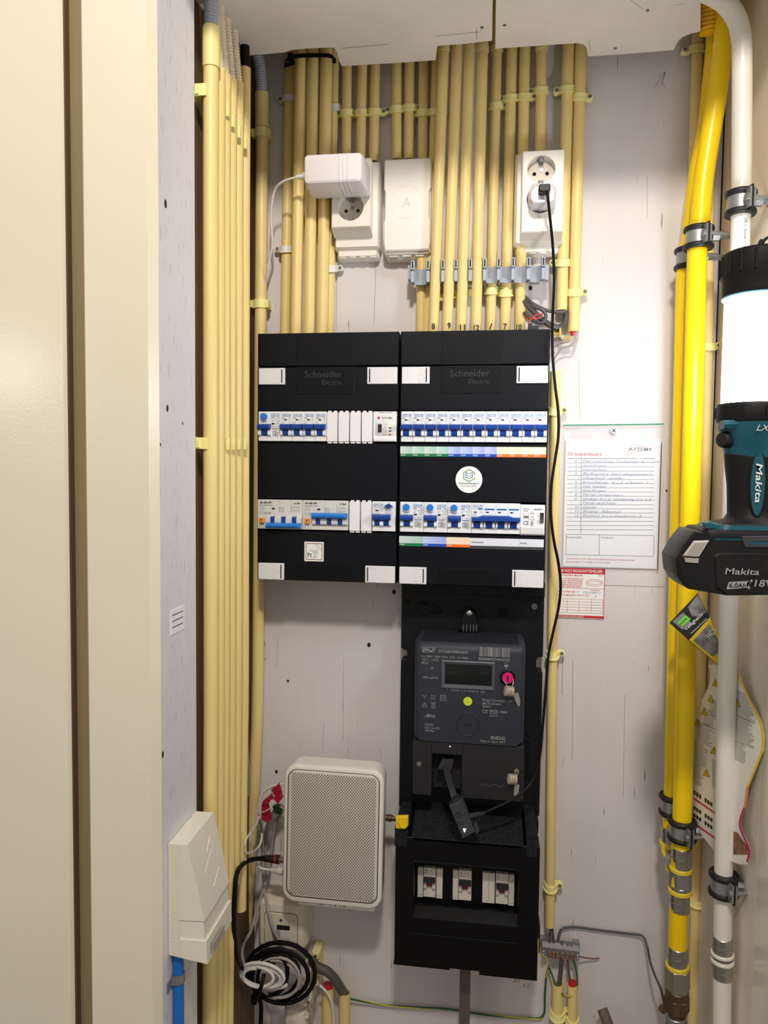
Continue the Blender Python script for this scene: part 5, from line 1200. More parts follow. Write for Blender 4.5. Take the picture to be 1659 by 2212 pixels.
# coils of spare cable
def coil(cx, cy, rx, ry, Y, turns, wob, ph, tilt):
    pts = []; N = int(turns*24)
    for i in range(N+1):
        a = ph+2*math.pi*i/24; k = i/24
        ex = rx*(1-wob*.085*k-.05*math.sin(k*2.3)); ey = ry*(1-wob*.06*k+.05*math.cos(k*1.9))
        dx, dy = ex*math.cos(a), ey*math.sin(a)
        pts.append(P(cx-3.5*wob*k+dx*math.cos(tilt)-dy*math.sin(tilt), cy+1.5*k+dx*math.sin(tilt)+dy*math.cos(tilt), Y-.0045*math.sin(k*2.1)-.003*k))
    return pts
t = thing('coax_coil', 'coil of thick black coax cable hanging under the data socket', 'cable coil', tuple(P(605, 2175, -.085)))
MB().tube(coil(612, 2104, 84, 68, -.080, 4.4, 1.9, 2.6, .20), .0036, 8).build('winding', 'black_cable', t)
MB().tube(catmull([P(*q) for q in ((556, 2090, -.084), (545, 2110, -.084), (552, 2140, -.084), (563, 2165, -.082), (564, 2190, -.08), (563, 2230, -.08), (563, 2400, -.08))], 5), .0036, 8).build('tail', 'black_cable', t)
t = thing('data_cable_coil', 'loosely looped pale data cable tied in front of the black coil', 'cable coil', tuple(P(575, 2160, -.1)))
MB().tube(coil(572, 2106, 56, 27, -.108, 3.7, 1.5, .4, .20), .0027, 8).build('winding', 'cable_white', t)
MB().tube(coil(603, 2112, 52, 44, -.090, 2.5, .8, 1.4, .3), .0024, 8).build('winding', 'cable_grey', t)
m = MB().tube(catmull([P(570, 2104, -.112), P(566, 2125, -.122), P(558, 2148, -.118), P(551, 2160, -.108)], 4), .0030, 8); m.box(P(549, 2158, -.108).x-.004, P(549, 2158, -.108).x+.005, -.113, -.103, P(549, 2158, -.108).z-.006, P(549, 2158, -.108).z+.006); m.build('tie', 'black_cable', t)
# terminal block, small cream box, floor conduits
t = thing('terminal_block', 'yellowed screw terminal block behind the cable coil', 'terminal block', tuple(P(680, 2133, -.03)))
for k in range(4):
    b = RC(672, 2058+k*19, 690, 2074+k*19, -.034); MB().rbox(*b, [(-.0005, 0), (-.030, 0), (-.034, .002)], .002, 2).build('segment', 'conduit_pale', t)
    c = P(681, 2066+k*19, -.034); MB().lathe([(.0026, 0), (.0024, .0006), (.0004, .0008)], (c.x, -.034, c.z), (0, -1, 0), 10).build('screw', 'old_brass', t)
b = RC(612, 2182, 663, 2235, -.060); t = thing('cable_box', 'small cream cable box at the bottom edge under the coil', 'junction box', ((b[0]+b[1])/2, 0, b[2]))
MB().rbox(*b, [(-.0005, 0), (-.050, 0), (-.058, .003), (-.060, .006)], .005).build('lid', 'isra', t); MB().rbox(b[0]+.01, b[1]+.006, b[3]-.004, b[3]+.012, [(-.0005, 0), (-.040, 0), (-.046, .004)], .005).build('neck', 'isra', t)
c = P(661, 2195, -.06); MB().lathe([(.0050, 0), (.0050, .004), (.003, .004), (.003, .002), (.0001, .002)], (c.x, -.056, c.z), (0, -1, 0), 14).build('eyelet', 'isra', t)
conduit([(708, 2132), (708, 2212), (708, 2300)], -.030, .0100, 'cream floor conduit with a red plug, left of the pair near the coil', 'floor conduits', up=False)
conduit([(745, 2143), (744, 2212), (743, 2300)], -.034, .0096, 'cream floor conduit with printed triangle, the grey hose dipping into it', 'floor conduits', up=False)
c = P(709, 2131, -.030); MB().cyl((c.x, -.030, c.z-.006), (c.x, -.030, c.z+.004), .0084, n=14).build('end_plug', 'red_plastic', None, label='red plug in the conduit near the coil', cat='plug', group='red conduit plugs')
cord(((672, 2075, -.04), (688, 2090, -.05), (706, 2098, -.05), (722, 2113, -.045), (734, 2132, -.038), (744, 2150, -.034), (745, 2175, -.034)), .0078, 'stiff dark grey hose bending down into the floor conduit', 'cable_greyrib', 'hose', name='grey_hose', k=14)
cord(((690, 2128, -.05), (705, 2142, -.052), (716, 2165, -.052), (720, 2200, -.05), (719, 2240, -.05)), .0020, 'pale thin cable passing in front of the red-plugged conduit', 'cable_white')
cord(((575, 2170, -.07), (585, 2190, -.06), (590, 2225, -.05)), .0012, 'thin tan wire under the coil', 'cable_grey', 'wire', name='wire')
cord(((665, 2165, -.06), (672, 2190, -.055), (674, 2230, -.05)), .0026, 'pale cable leaving the coil to the floor', 'cable_grey')
# earth wiring
def earth_wire(pts, label, r=.0017):
    c = catmull([P(*q) for q in pts], 6); t = thing('earth_wire', label, 'wire', tuple(c[len(c)//2]), 'green and yellow earth wires')
    MB().tube(c, r, 8).build('sheath', 'earth_green', t)
    st = [[], []]; out = []
    for i, p in enumerate(c):
        a = i*.22; out.append(p+Vector((0, math.cos(a), math.sin(a)))*r*.45+Vector((0, -r*.2, 0)))
    MB().tube(out, r*.72, 6).build('yellow_stripe', 'earth_yellow', t)
earth_wire(((757, 2158, -.014), (800, 2166, -.01), (840, 2172, -.008), (900, 2176, -.007), (970, 2180, -.006), (1040, 2191, -.006), (1100, 2197, -.006), (1155, 2200, -.006), (1168, 2198, -.006), (1176, 2185, -.006), (1177, 2150, -.006), (1180, 2110, -.007), (1185, 2092, -.01), (1190, 2100, -.02), (1200, 2125, -.03), (1215, 2148, -.035), (1232, 2152, -.035), (1244, 2140, -.032), (1247, 2115, -.026), (1242, 2085, -.022), (1236, 2068, -.02)), 'green and yellow earth wire running along the wall up to the earth bar')
t = thing('earth_bar', 'metal earth terminal bar with a row of screws, right of the fuse box', 'earth bar', tuple(P(1211, 2070, -.02)))
a = P(1171, 2047, -.022); b = P(1251, 2057, -.022); hz = .0095
MB().loft([[(a.x, y, a.z+z), (b.x, y, b.z+z)] for y, z in ()] or [[(a.x, -.012, a.z-hz), (a.x, -.026, a.z-hz), (a.x, -.026, a.z+hz*.4), (a.x, -.020, a.z+hz), (a.x, -.012, a.z+hz)], [(b.x, -.012, b.z-hz), (b.x, -.026, b.z-hz), (b.x, -.026, b.z+hz*.4), (b.x, -.020, b.z+hz), (b.x, -.012, b.z+hz)]]).build('bar', 'bar_metal', t)
for s in (a.lerp(b, .05), a.lerp(b, .95)): MB().box(s.x-.005, s.x+.005, -.013, -.0005, s.z-.008, s.z+.008).build('foot', 'galv', t); 
for k, (px, py) in enumerate(((1174, 2056), (1187.5, 2058), (1196, 2059), (1204, 2060), (1215, 2061), (1226, 2062), (1236, 2063), (1248, 2064))):
    c = P(px, py, -.026)
    for dz in (.0, -.0055):
        MB().lathe([(.0030, 0), (.0030, .0016), (.0022, .0024), (.0004, .002)], (c.x, -.026, c.z+dz), (0, -1, 0), 12).build('screw', 'galv' if k in (0, 7) else 'copper', t)
for px, py in ((1214, 2038), (1226, 2044), (1234, 2046)):
    c = P(px, py, -.020); MB().cyl((c.x, -.020, c.z-.006), (c.x, -.020, c.z+.004), .0022, n=10).build('wire_end', 'screw_dark', t)
for pts, r, lab in ((((1187, 1990, -.019), (1189, 2010, -.02), (1187, 2030, -.02), (1188, 2050, -.02)), .0016, 'left dark wire from the conduit end to the earth bar'), (((1191, 1990, -.019), (1194, 2012, -.02), (1196, 2030, -.02), (1196, 2050, -.02)), .0016, 'right dark wire from the conduit end to the earth bar'),
                    (((1204, 2050, -.02), (1206, 2025, -.014), (1212, 2008, -.01), (1225, 2003, -.007), (1250, 2003, -.006), (1300, 2010, -.006), (1360, 2017, -.007), (1388, 2022, -.01), (1398, 2045, -.02), (1405, 2080, -.03), (1416, 2110, -.05), (1427, 2135, -.06), (1432, 2155, -.07), (1438, 2180, -.082)), .0019, 'long dark grey earth wire from the bar to the gas pipe clamp'),
                    (((1214, 2062, -.022), (1212, 2090, -.024), (1208, 2125, -.027)), .0036, 'thick grey cable from the earth bar into the left floor conduit'), (((1226, 2062, -.022), (1228, 2095, -.025), (1232, 2125, -.028)), .0018, 'dark wire from the earth bar to the red-plugged conduit'),
                    (((1248, 2066, -.02), (1265, 2069, -.012), (1280, 2071, -.008), (1295, 2070, -.006)), .0012, 'short bare copper-coloured stub right of the earth bar')):
    cord(pts, r, lab, 'cable_darkgrey' if 'copper' not in lab else 'copper', 'wire', name='earth_lead')
conduit([(1205, 2124), (1204, 2212), (1203, 2300)], -.028, .0094, 'cream floor conduit under the earth bar, left of two', 'floor conduits', up=False)
conduit([(1236, 2127), (1237, 2212), (1237, 2300)], -.028, .0080, 'cream floor conduit under the earth bar, right one with a red plug', 'floor conduits', up=False)
c = P(1236.5, 2124, -.028); MB().cyl((c.x, -.028, c.z-.008), (c.x, -.028, c.z+.003), .0066, n=14).build('end_plug', 'red_plastic', None, label='red plug in the conduit under the earth bar', cat='plug', group='red conduit plugs')
saddle(1204, 2188, -.028, 1, 'yellow saddle on the left floor conduit under the earth bar', .0094); saddle(1237, 2203, -.028, -1, 'yellow saddle on the right floor conduit under the earth bar', .0081)
c = P(1310, 2212, -.04); MB().tube([P(1301, 2180, -.03), P(1307, 2195, -.035), P(1318, 2225, -.045), P(1320, 2300, -.05)], .0085, 12, True, .0015).build('pipe_stub', 'pipe_brown', None, label='short bent brown pipe stub at the bottom edge', cat='pipe')
# wiring above the right board
for pts, r, lab, mt in ((((1133, 640, -.02), (1150, 655, -.026), (1175, 668, -.03), (1195, 674, -.03), (1215, 674, -.03), (1224, 672, -.03)), .0026, 'upper dark grey cable loop above the right board', 'cable_darkgrey'),
                        (((1133, 652, -.022), (1150, 662, -.03), (1168, 668, -.034), (1178, 678, -.036), (1178, 690, -.036), (1170, 697, -.036), (1155, 694, -.034), (1140, 684, -.03), (1132, 676, -.025)), .0028, 'small closed dark grey cable loop above the right board', 'cable_darkgrey'),
                        (((1132, 650, -.024), (1160, 680, -.028), (1185, 700, -.03), (1205, 707, -.028), (1218, 700, -.022), (1222, 685, -.019), (1219, 660, -.019)), .0046, 'thick dark cable bending up into the shorter open conduit', 'cable_darkgrey'),
                        (((1133, 687, -.03), (1145, 688, -.044), (1160, 688, -.046), (1170, 684, -.046), (1170, 678, -.046), (1158, 680, -.048), (1146, 690, -.048), (1142, 702, -.046), (1146, 716, -.04)), .0010, 'thin red wire curled above the right board', 'red_plastic'),
                        (((1246, 715, -.022), (1244, 730, -.024), (1236, 745, -.024), (1216, 752, -.02), (1204, 765, -.015), (1196, 780, -.012)), .0016, 'outer grey wire from the rightmost conduit end round the board corner', 'cable_grey'),
                        (((1243, 715, -.022), (1240, 728, -.026), (1228, 737, -.026), (1212, 742, -.02), (1196, 750, -.012)), .0014, 'inner grey wire from the rightmost conduit end to the brass bracket', 'cable_grey')):
    cord(pts, r, lab, mt, 'wire', name='wire')
c = P(1238, 719, -.021); MB().cyl((c.x, c.y, c.z-.004), (c.x, c.y, c.z+.004), .0042, n=12).build('red_stopper', 'red_plastic', None, label='tiny red stopper at the end of the rightmost upper conduit', cat='stopper')
t = thing('brass_bracket', 'small brass earthing bracket at the top right corner of the right board', 'bracket', tuple(P(1208, 730, -.03)))
b = RC(1195, 712, 1209, 724, -.02); MB().box(b[0], b[1], -.024, -.018, b[2], b[3]).build('plate', 'brass', t); MB().box(b[1]-.002, b[1]+.001, -.034, -.012, b[2]-.006, b[3]).build('flange', 'brass', t)
MB().loft([[P(x, y, -.022)+Vector((0, d, 0)) for x, y in ((1222, 733), (1232, 726), (1233, 735), (1226, 741))] for d in (.004, -.004)]).build('clamp', 'brass', t)
c = P(1215, 728, -.03); MB().lathe([(.0052, -.004), (.0052, 0), (.004, .0022), (.0006, .0022)], (c.x, -.028, c.z), (0, -1, 0), 14).build('screw', 'steel', t); MB().box(P(1209, 728, -.025).x, P(1228, 728, -.025).x, -.026, -.022, c.z-.004, c.z+.003).build('tongue', 'brass', t)
b = RC(1140, 700, 1163, 716, -.045); t = thing('terminal_connector', 'small black connector block peeking over the right board', 'connector', ((b[0]+b[1])/2, -.05, b[2])); MB().box(b[0], b[1], -.052, -.04, b[2], b[3]-.004).build('block', 'black_rubber', t); MB().box(b[0]+.001, b[0]+.006, -.050, -.042, b[3]-.004, b[3]).build('tab', 'black_rubber', t)
# paired dark saddles glimpsed behind the long conduits
for px, py, lab in ((953, 640, 'shaded yellow saddle left of the conduit marked nine, under the clip strip'), (981, 634, 'shaded yellow saddle left of the conduit marked eleven, under the clip strip'), (1014, 630, 'shaded yellow saddle left of the conduit marked twelve, under the clip strip')):
    saddle(px-4, py, -.011, 1, lab, .0080)

# ================================================================== fibre connection box on the left panel
YN, YK = -.386, -.300
t = thing('fibre_box', 'cream wedge-shaped connection box on the left side panel', 'connection box', (-.0, -.34, P(400, 2080, YN).z))
pp_ = lambda pl: [(max(P(x, y, YN).x, -.0196), P(x, y, YN).z) for x, y in pl]
up_ = pp_([(355, 1822), (404, 1826), (411, 1853), (420, 1890), (429, 1930), (437, 1968), (442, 1990), (355, 1986)])
MB().prY(up_, YK, YN).build('cover', 'fibre_box', t, smooth=25)
mid = pp_([(355, 1984), (441, 1989), (444, 2035), (355, 2030)]); md = [(x-.0016 if x > 0 else x, z) for x, z in mid]
MB().prY(md, YK, YN+.0016).build('waist', 'fibre_box', t, smooth=20)
lo = pp_([(355, 2023), (385, 2027), (386, 2029), (446, 2034), (448, 2083), (356, 2062)])
MB().prY(lo, YK, YN).build('bottom_cap', 'fibre_box', t, smooth=20)
sd = pp_([(355, 1986), (388, 1989), (388, 2027), (355, 2023)]); MB().prY(sd, YN+.01, YN-.0003).build('side_tab', 'fibre_box', t, smooth=20)
# front face (faces right): embossed marks lie on the sloping face
def on_face(s, Y):
    a, b = up_[2], up_[5]; return Vector((a[0]+(b[0]-a[0])*s+.0004, Y, a[1]+(b[1]-a[1])*s))
for s0, Y0, s1, Y1 in ((.25, -.345, .05, -.325), (.05, -.325, .28, -.322), (.9, -.345, .72, -.320), (.5, -.36, .3, -.33)):
    MB().tube([on_face(s0, Y0), on_face(s1, Y1)], .0006, 5).build('embossed_mark', 'fibre_box', t)
q = PX(395, 2045, .033)
MB().box(.0310, .0326, -.375, -.335, lo[4][1]+.006, lo[4][1]+.018).build('type_plate', 'cable_grey', t)
hole = PX(473, 2001, .032); 
# blue pipe with metal clip
bp = [P(385, 2066, -.372), P(386, 2212, -.372)]; bp.append(Vector((bp[1].x, bp[1].y, .001))); bp[0] = bp[0]+Vector((0, 0, .02))
MB().tube(bp, .0066, 14).build('blue_pipe', 'blue_pipe', None, label='blue plastic pipe below the wedge-shaped connection box', cat='pipe')
c = P(385.5, 2110, -.372); t = thing('pipe_clip', 'metal clip holding the blue pipe', 'pipe clip', (c.x, c.y, c.z-.005)); m = MB(); rings = []
for k in range(15):
    a = math.radians(-100+200*k/14); rings.append([(c.x+math.cos(a)*rad, c.y+math.sin(a)*rad-.0, c.z+h) for rad, h in ((.0068, -.0055), (.0080, -.0055), (.0080, .0055), (.0068, .0055))])
m.loft(rings); m.build('strap', 'galv', t); MB().box(-.0197, -.0185, c.y-.020, c.y-.005, c.z-.008, c.z+.004).build('tab', 'galv', t)
MB().box(-.0197, c.x, c.y-.0085, c.y-.0072, c.z-.0055, c.z+.0055).build('arm', 'galv', t)
# sticker on the left panel
a = PX(368, 1312, -.0196); b = PX(398, 1312, -.0196); z1 = PX(383, 1313, -.0196).z; z0 = PX(383, 1365, -.0196).z
t = thing('address_sticker', 'small white printed sticker on the left side panel', 'sticker', (-.0196, (a.y+b.y)/2, z0))
MB().box(-.0199, -.0192, a.y, b.y, z0, z1).build('paper', 'sticker', t, smooth=0); m = MB()
for k in range(3):
    z = z1-(z1-z0)*(.25+.25*k); m.add([(-.0190, a.y+.004, z), (-.0190, b.y-.005, z), (-.0190, b.y-.005, z+.0016), (-.0190, a.y+.004, z+.0016)], [(0, 1, 2, 3)])
m.build('printed_lines', 'print_grey', t, smooth=0)

# ================================================================== gas and water pipes on the right
def pipe_clamp(px, py, Y, r, label, stud=.05, ang=40):
    c = P(px, py, Y); t = thing('pipe_clamp', label, 'pipe clamp', (c.x, c.y, c.z-.014), 'rubber-lined pipe clamps')
    x, y, z = c
    MB().lathe([(r+.0028, -.0095), (r+.0042, -.0095), (r+.0042, .0095), (r+.0028, .0095)], c, (0, 0, 1), 32).build('band', 'galv', t)
    for s in (-1, 1):
        MB().lathe([(r+.0002, s*.0085), (r+.0058, s*.0085), (r+.0072, s*.0105), (r+.0072, s*.0135), (r+.0058, s*.0155), (r+.0002, s*.0155)], c, (0, 0, 1), 32).build('rubber_lip', 'black_rubber', t, smooth=50)
    # split lug with its screw, on the front right
    a = math.radians(-ang-37); d = Vector((math.cos(a), math.sin(a), 0)); tn = Vector((-d.y, d.x, 0))
    def obox(o, e1, l1, e2, l2, h, name, m):
        vs_ = [o+e1*i*l1+e2*j*l2+Vector((0, 0, k*h)) for k in (-1, 1) for i, j in ((-1, -1), (1, -1), (1, 1), (-1, 1))]
        MB().add(vs_, [(0, 3, 2, 1), (4, 5, 6, 7), (0, 1, 5, 4), (1, 2, 6, 5), (2, 3, 7, 6), (3, 0, 4, 7)]).build(name, m, t, smooth=0)
    o = c+d*(r+.0095)
    obox(o-tn*.0028, tn, .0012, d, .0055, .0120, 'lug', 'galv'); obox(o+tn*.0026, tn, .0012, d, .0055, .0110, 'lug', 'galv'); obox(o, tn, .0012, d, .0050, .0150, 'rubber_lug', 'black_rubber')
    MB().cyl(o-tn*.006+d*.002, o+tn*.030+d*.002, .0026, n=10).build('clamp_screw', 'galv', t); MB().cyl(o-tn*.0075+d*.002, o-tn*.004+d*.002, .0048, n=12).build('screw_head', 'galv', t)
    # nut and threaded stud into the right wall
    e = Vector((XR, y-.002, z+.001)); s0 = Vector((x+r+.004, y-.002, z+.001))
    MB().cyl(s0, s0+Vector((.009, 0, 0)), .0066, n=6).build('nut', 'galv', t, smooth=0)
    n = int((e.x-s0.x)/.0007); pts = [s0+Vector((.0007*k, 0, 0)) for k in range(n+1)]
    MB().tube(pts, [.0036 if k % 2 else .0041 for k in range(n+1)], 10).build('stud', 'galv', t, smooth=60)
    return t
YG1, YG2, YW = -.112, -.068, -.195
g1 = [P(x, y, YG1) for x, y in ((1567, 20), (1564, 81), (1551, 190), (1521, 380), (1511.5, 488), (1506, 545), (1497.5, 862), (1491, 1115), (1485.5, 1287), (1474, 1747), (1466, 1970), (1464, 2045))]
g1 = catmull(g1, 5); g1 = [g1[0]+Vector((.006, .004, .16))]+g1
cut = P(1470, 1838, YG1).z; cut2 = P(1466, 1968, YG1).z
t = thing('gas_pipe', 'front yellow gas pipe, the wider one, with press fittings at its foot', 'gas pipe', tuple(P(1462, 2190, YG1)), 'yellow gas pipes')
MB().tube(g1, .0133, 20).build('pipe', 'gas_yellow', t)
def cz(px, py, Y): c = P(px, py, Y); return c
def seg(px, y0, y1, r, m, name, parent, Y=YG1, n=24, hexa=False, px1=None, smooth=40, bev=.0008):
    a, b = P(px, y0, Y), P(px1 or px, y1, Y); d = (b-a).normalized(); L = (b-a).length
    return MB().tube([a, a+d*bev, b-d*bev, b], [r-bev, r, r, r-bev], 6 if hexa else n).build(name, m, parent, smooth=0 if hexa else smooth)
seg(1472, 1829, 1873, .0142, 'steel', 'press_sleeve', t); seg(1471, 1872, 1881, .0158, 'gas_ring', 'marker_ring', t); seg(1470, 1880, 1918, .0158, 'galv', 'hex_body', t, hexa=True); seg(1470, 1912, 1920, .0148, 'steel', 'collar', t)
seg(1469, 1919, 1928, .0164, 'gas_ring', 'marker_ring', t); seg(1468, 1927, 1966, .0142, 'steel', 'press_sleeve', t)
seg(1464, 2044, 2083, .0142, 'steel', 'press_sleeve', t, px1=1463); seg(1463, 2082, 2091, .0164, 'gas_ring', 'marker_ring', t)
seg(1463, 2090, 2136, .0180, 'steel', 'union_nut', t, hexa=True); seg(1462, 2136, 2152, .0168, 'old_brass', 'union_ring', t); seg(1462, 2152, 2182, .0182, 'old_brass', 'brass_nut', t, hexa=True)
seg(1461, 2182, 2205, .0130, 'old_brass', 'tail', t); seg(1461, 2204, 2260, .0150, 'old_brass', 'valve_neck', t); q_ = P(1460, 2258, YG1); MB().tube([q_, Vector((q_.x, q_.y, .001))], .0120, 16).build('riser', 'copper', t)
for y0 in (1850, 1945, 2064): seg(1471-(y0-1850)*.035, y0-1.5, y0+1.5, .0145, 'screw_dark', 'press_mark', t)
g2 = [P(x, y, YG2) for x, y in ((1549, 60), (1541, 140), (1527, 271), (1507, 380), (1491, 515), (1481, 585), (1474, 862), (1467, 1115), (1456, 1623), (1452.5, 1716), (1450, 1795))]
g2 = catmull(g2, 5); g2 = [g2[0]+Vector((.004, .004, .14))]+g2
t = thing('gas_pipe', 'rear yellow gas pipe, left of and behind the wider one', 'gas pipe', tuple(P(1450, 1795, YG2)), 'yellow gas pipes')
MB().tube(g2, .0128, 20).build('pipe', 'gas_yellow', t)
seg(1448, 1785, 1818, .0138, 'steel', 'press_sleeve', t, YG2); seg(1447, 1817, 1826, .0155, 'gas_ring', 'marker_ring', t, YG2)
el = catmull([P(1446, 1826, YG2), P(1446, 1845, YG2-.004), P(1452, 1858, YG2-.018), P(1462, 1866, YG2-.034)], 5)
MB().tube(el, .0120, 18).build('elbow', 'galv', t)
MB().lathe([(.0124, -.002), (.0150, -.002), (.0150, .002), (.0124, .002)], P(1450, 1840, YG2-.010), (.3, -.8, .5), 24).build('marker_ring', 'gas_ring', t)
MB().lathe([(.0124, -.002), (.0145, -.002), (.0145, .002), (.0124, .002)], P(1457, 1875, YG2-.016), (.3, -.5, .8), 24).build('marker_ring', 'gas_ring', t)
# earth clamp on the brass tail
t = thing('earth_clamp', 'brass earth clamp with a side screw at the foot of the gas pipe', 'clamp', tuple(P(1440, 2200, YG1)))
seg(1459, 2192, 2206, .0148, 'galv', 'band', t); c = P(1432, 2180, YG1); MB().cyl(c, P(1448, 2193, YG1), .0034, n=10).build('screw', 'galv', t); MB().lathe([(.0055, -.004), (.0055, .003)], c, (1, 0, -.8), 8).build('screw_head', 'old_brass', t)
hose([P(1530, 72, -.10), P(1531, 30, -.104), P(1536, -30, -.11)], .0120, .0052, 'orange-yellow ribbed sleeve hanging from the ceiling gap beside the gas pipes', None, 'gas_flex', amp=.0016)

w1 = [P(x, y, YW) for x, y in ((1512, -22), (1545, -8), (1572, 12), (1591, 40), (1600, 75), (1603, 136), (1602, 380), (1601, 440), (1600, 470))]
t = thing('water_pipe', 'white water pipe bending out of the ceiling and running down the right wall', 'water pipe', tuple(P(1559, 2230, YW)))
MB().tube(catmull(w1, 6), .0120, 20).build('upper_pipe', 'water_white', t)
w2 = [P(x, y, YW) for x, y in ((1600, 470), (1598, 550), (1575, 1300), (1568, 1600), (1565, 1752), (1561.5, 1969), (1559, 2212), (1558, 2300))]; w2.append(Vector((w2[-1].x, w2[-1].y, .001)))
MB().tube(w2, .0117, 20).build('lower_pipe', 'water_white', t)
for a, b, rr_, m, nm in ((2022, 2057, .0130, 'steel', 'press_sleeve'), (2056, 2063, .0148, 'water_white', 'marker_ring'), (2063, 2072, .0118, 'screw_dark', 'insert'), (2071, 2078, .0148, 'water_white', 'marker_ring'), (2077, 2111, .0130, 'steel', 'press_sleeve')):
    seg(1560.5, a, b, rr_, m, nm, t, YW)
for y0 in (2040, 2094): seg(1560.5, y0-1.5, y0+1.5, .0133, 'screw_dark', 'press_mark', t, YW)
q = P(1608, 470, YW-.0122); MB().text('38 L fenw  16 mm', q.x, q.z, YW-.0124, .0040, w=.050, rot=-math.pi/2).build('pipe_print', 'print_grey', t, smooth=0)
pipe_clamp(1600, 440, YW, .0120, 'rubber-lined clamp high on the white water pipe')
pipe_clamp(1563, 1909, YW, .0120, 'rubber-lined clamp low on the white water pipe')
pipe_clamp(1509, 515, YG1, .0133, 'rubber-lined clamp high on the front gas pipe')
pipe_clamp(1473, 1792, YG1, .0133, 'rubber-lined clamp low on the front gas pipe')
pipe_clamp(1487, 560, YG2, .0128, 'rubber-lined clamp high on the rear gas pipe')
pipe_clamp(1452.5, 1738, YG2, .0128, 'rubber-lined clamp low on the rear gas pipe')

# ================================================================== work lantern
YL = -.365
LX = P(1632, 760, YL).x
zf = lambda py: P(1632, py, YL).z
xf_ = lambda px, py=1000: P(px, py, YL).x
t = thing('work_lantern', 'teal and black cordless work lantern shining white, hanging at the right edge', 'lantern', (LX, YL, zf(1286)))
O = lambda z: Vector((LX, YL, z))
def lz(prof, name, m, n=40, parent=None, smooth=40):
    return MB().lathe([(r, z-zf(1286)) for r, z in prof], O(zf(1286)), (0, 0, 1), n).build(name, m, parent or t, smooth=smooth)
k = .00048
cap = lz([(.010, zf(544)), (.0340, zf(547)), (.0362, zf(552)), (.0366, zf(600)), (.0352, zf(606)), (.0352, zf(634)), (.0345, zf(640)), (.0300, zf(641))], 'top_cap', 'tool_black')
for a in range(16):
    an = 2*math.pi*a/16; d = Vector((math.cos(an), math.sin(an), 0)); MB().tube([O(zf(554))+d*.0364, O(zf(597))+d*.0366], .0016, 6).build('grip_rib', 'tool_black', cap)
lz([(.0330, zf(641)), (.0352, zf(642)), (.0352, zf(645)), (.0330, zf(648))], 'blue_rim', 'tool_rim')
lz([(.0318, zf(643)), (.0322, zf(660)), (.0322, zf(868)), (.0318, zf(880))], 'glowing_tube', 'tube_light')
col = lz([(.0300, zf(872)), (.0352, zf(873)), (.0362, zf(878)), (.0364, zf(908)), (.0354, zf(913)), (.0300, zf(914))], 'collar', 'tool_black')
for a in range(10):
    an = 2*math.pi*a/10+.35; d = Vector((math.cos(an), math.sin(an), 0)); MB().tube([O(zf(880))+d*.0362, O(zf(904))+d*.0364], .0013, 6).build('grip_rib', 'tool_black', col)
def ell(z, rx, ry, cx=0.0, n=32): return [(LX+cx+rx*math.cos(2*math.pi*i/n), YL+ry*math.sin(2*math.pi*i/n), z) for i in range(n)]
MB().loft([ell(zf(912), .0345, .0345), ell(zf(925), .0345, .0340), ell(zf(945), .0325, .032, .0005), ell(zf(965), .0300, .029, .001), ell(zf(985), .0285, .027, .0015), ell(zf(996), .0278, .026, .0015)]).build('head', 'tool_teal', t, smooth=60)
c = P(1573, 919, YL-.006); MB().loft([[(c.x+a, c.y+b-.012, c.z+d) for b, d in ((-.006, -.0045), (-.008, 0), (-.006, .0045), (.010, .0045), (.010, -.0045))] for a in (-.0095, .012)]).build('side_tab', 'tool_teal', t)
c = P(1562, 950, YL-.010); MB().lathe([(.0085, .012), (.0090, .0), (.0088, -.006), (.0074, -.008), (.0001, -.0082)], (c.x+.004, c.y, c.z), (1, .55, 0), 20).build('power_button', 'black_rubber', t)
hd = MB().loft([ell(zf(966), .0282, .026, .001), ell(zf(985), .0290, .0268, .0015), ell(zf(1010), .0282, .026, .002), ell(zf(1050), .0266, .0245, .003), ell(zf(1090), .0256, .0240, .003), ell(zf(1110), .0252, .0245, .003), ell(zf(1122), .0285, .028, .003), ell(zf(1127), .036, .031, .003)]).build('handle', 'tool_black', t, smooth=60)
# oval teal inlay with lettering on the near side of the handle
def hand_y(x, z):
    return YL-.0258*math.sqrt(max(0.02, 1-((x-LX-.0025)/.0285)**2))-.0006
ov = [(math.cos(2*math.pi*i/32), math.sin(2*math.pi*i/32)) for i in range(32)]
cx_, cz_ = P(1638, 1045, YL-.027).x, P(1638, 1045, YL-.027).z; hw = .0066; hh = (zf(978)-zf(1112))/2
m = MB(); ring0 = [(cx_+a*hw, hand_y(cx_+a*hw, 0)+.002, cz_+b*hh) for a, b in ov]; ring1 = [(cx_+a*hw, hand_y(cx_+a*hw, 0)-.0006, cz_+b*hh) for a, b in ov]; m.loft([ring0, ring1]); inl = m.build('inlay', 'tool_teal', t, smooth=30)
m = MB(); m.loft([[(cx_+a*s_*hw, hand_y(cx_+a*s_*hw, 0)-d, cz_+b*(hh+(s_-1)*hw)) for a, b in ov] for s_, d in ((1.28, -.001), (1.24, .0008), (1.04, .0008), (1.0, -.001))], False, False); m.build('inlay_rim', 'tool_black', t, smooth=40)
yy = hand_y(cx_, 0)-.0022
MB().text('Makita', cx_-.0030, P(1638, 1001, YL-.028).z, yy, .0062, w=.041, rot=-math.pi/2, bold=.014, shear=.15).build('lettering', 'print_white', inl, smooth=0)
for py in (998, 1018, 1037, 1057, 1078):
    x = xf_(1613, py); MB().lathe([(.0012, 0), (.0008, .0005), (.0001, .0003)], (x, hand_y(x, 0)+.0004, zf(py)), (0, -1, 0), 8).build('grip_dot', 'meter_frame', hd)
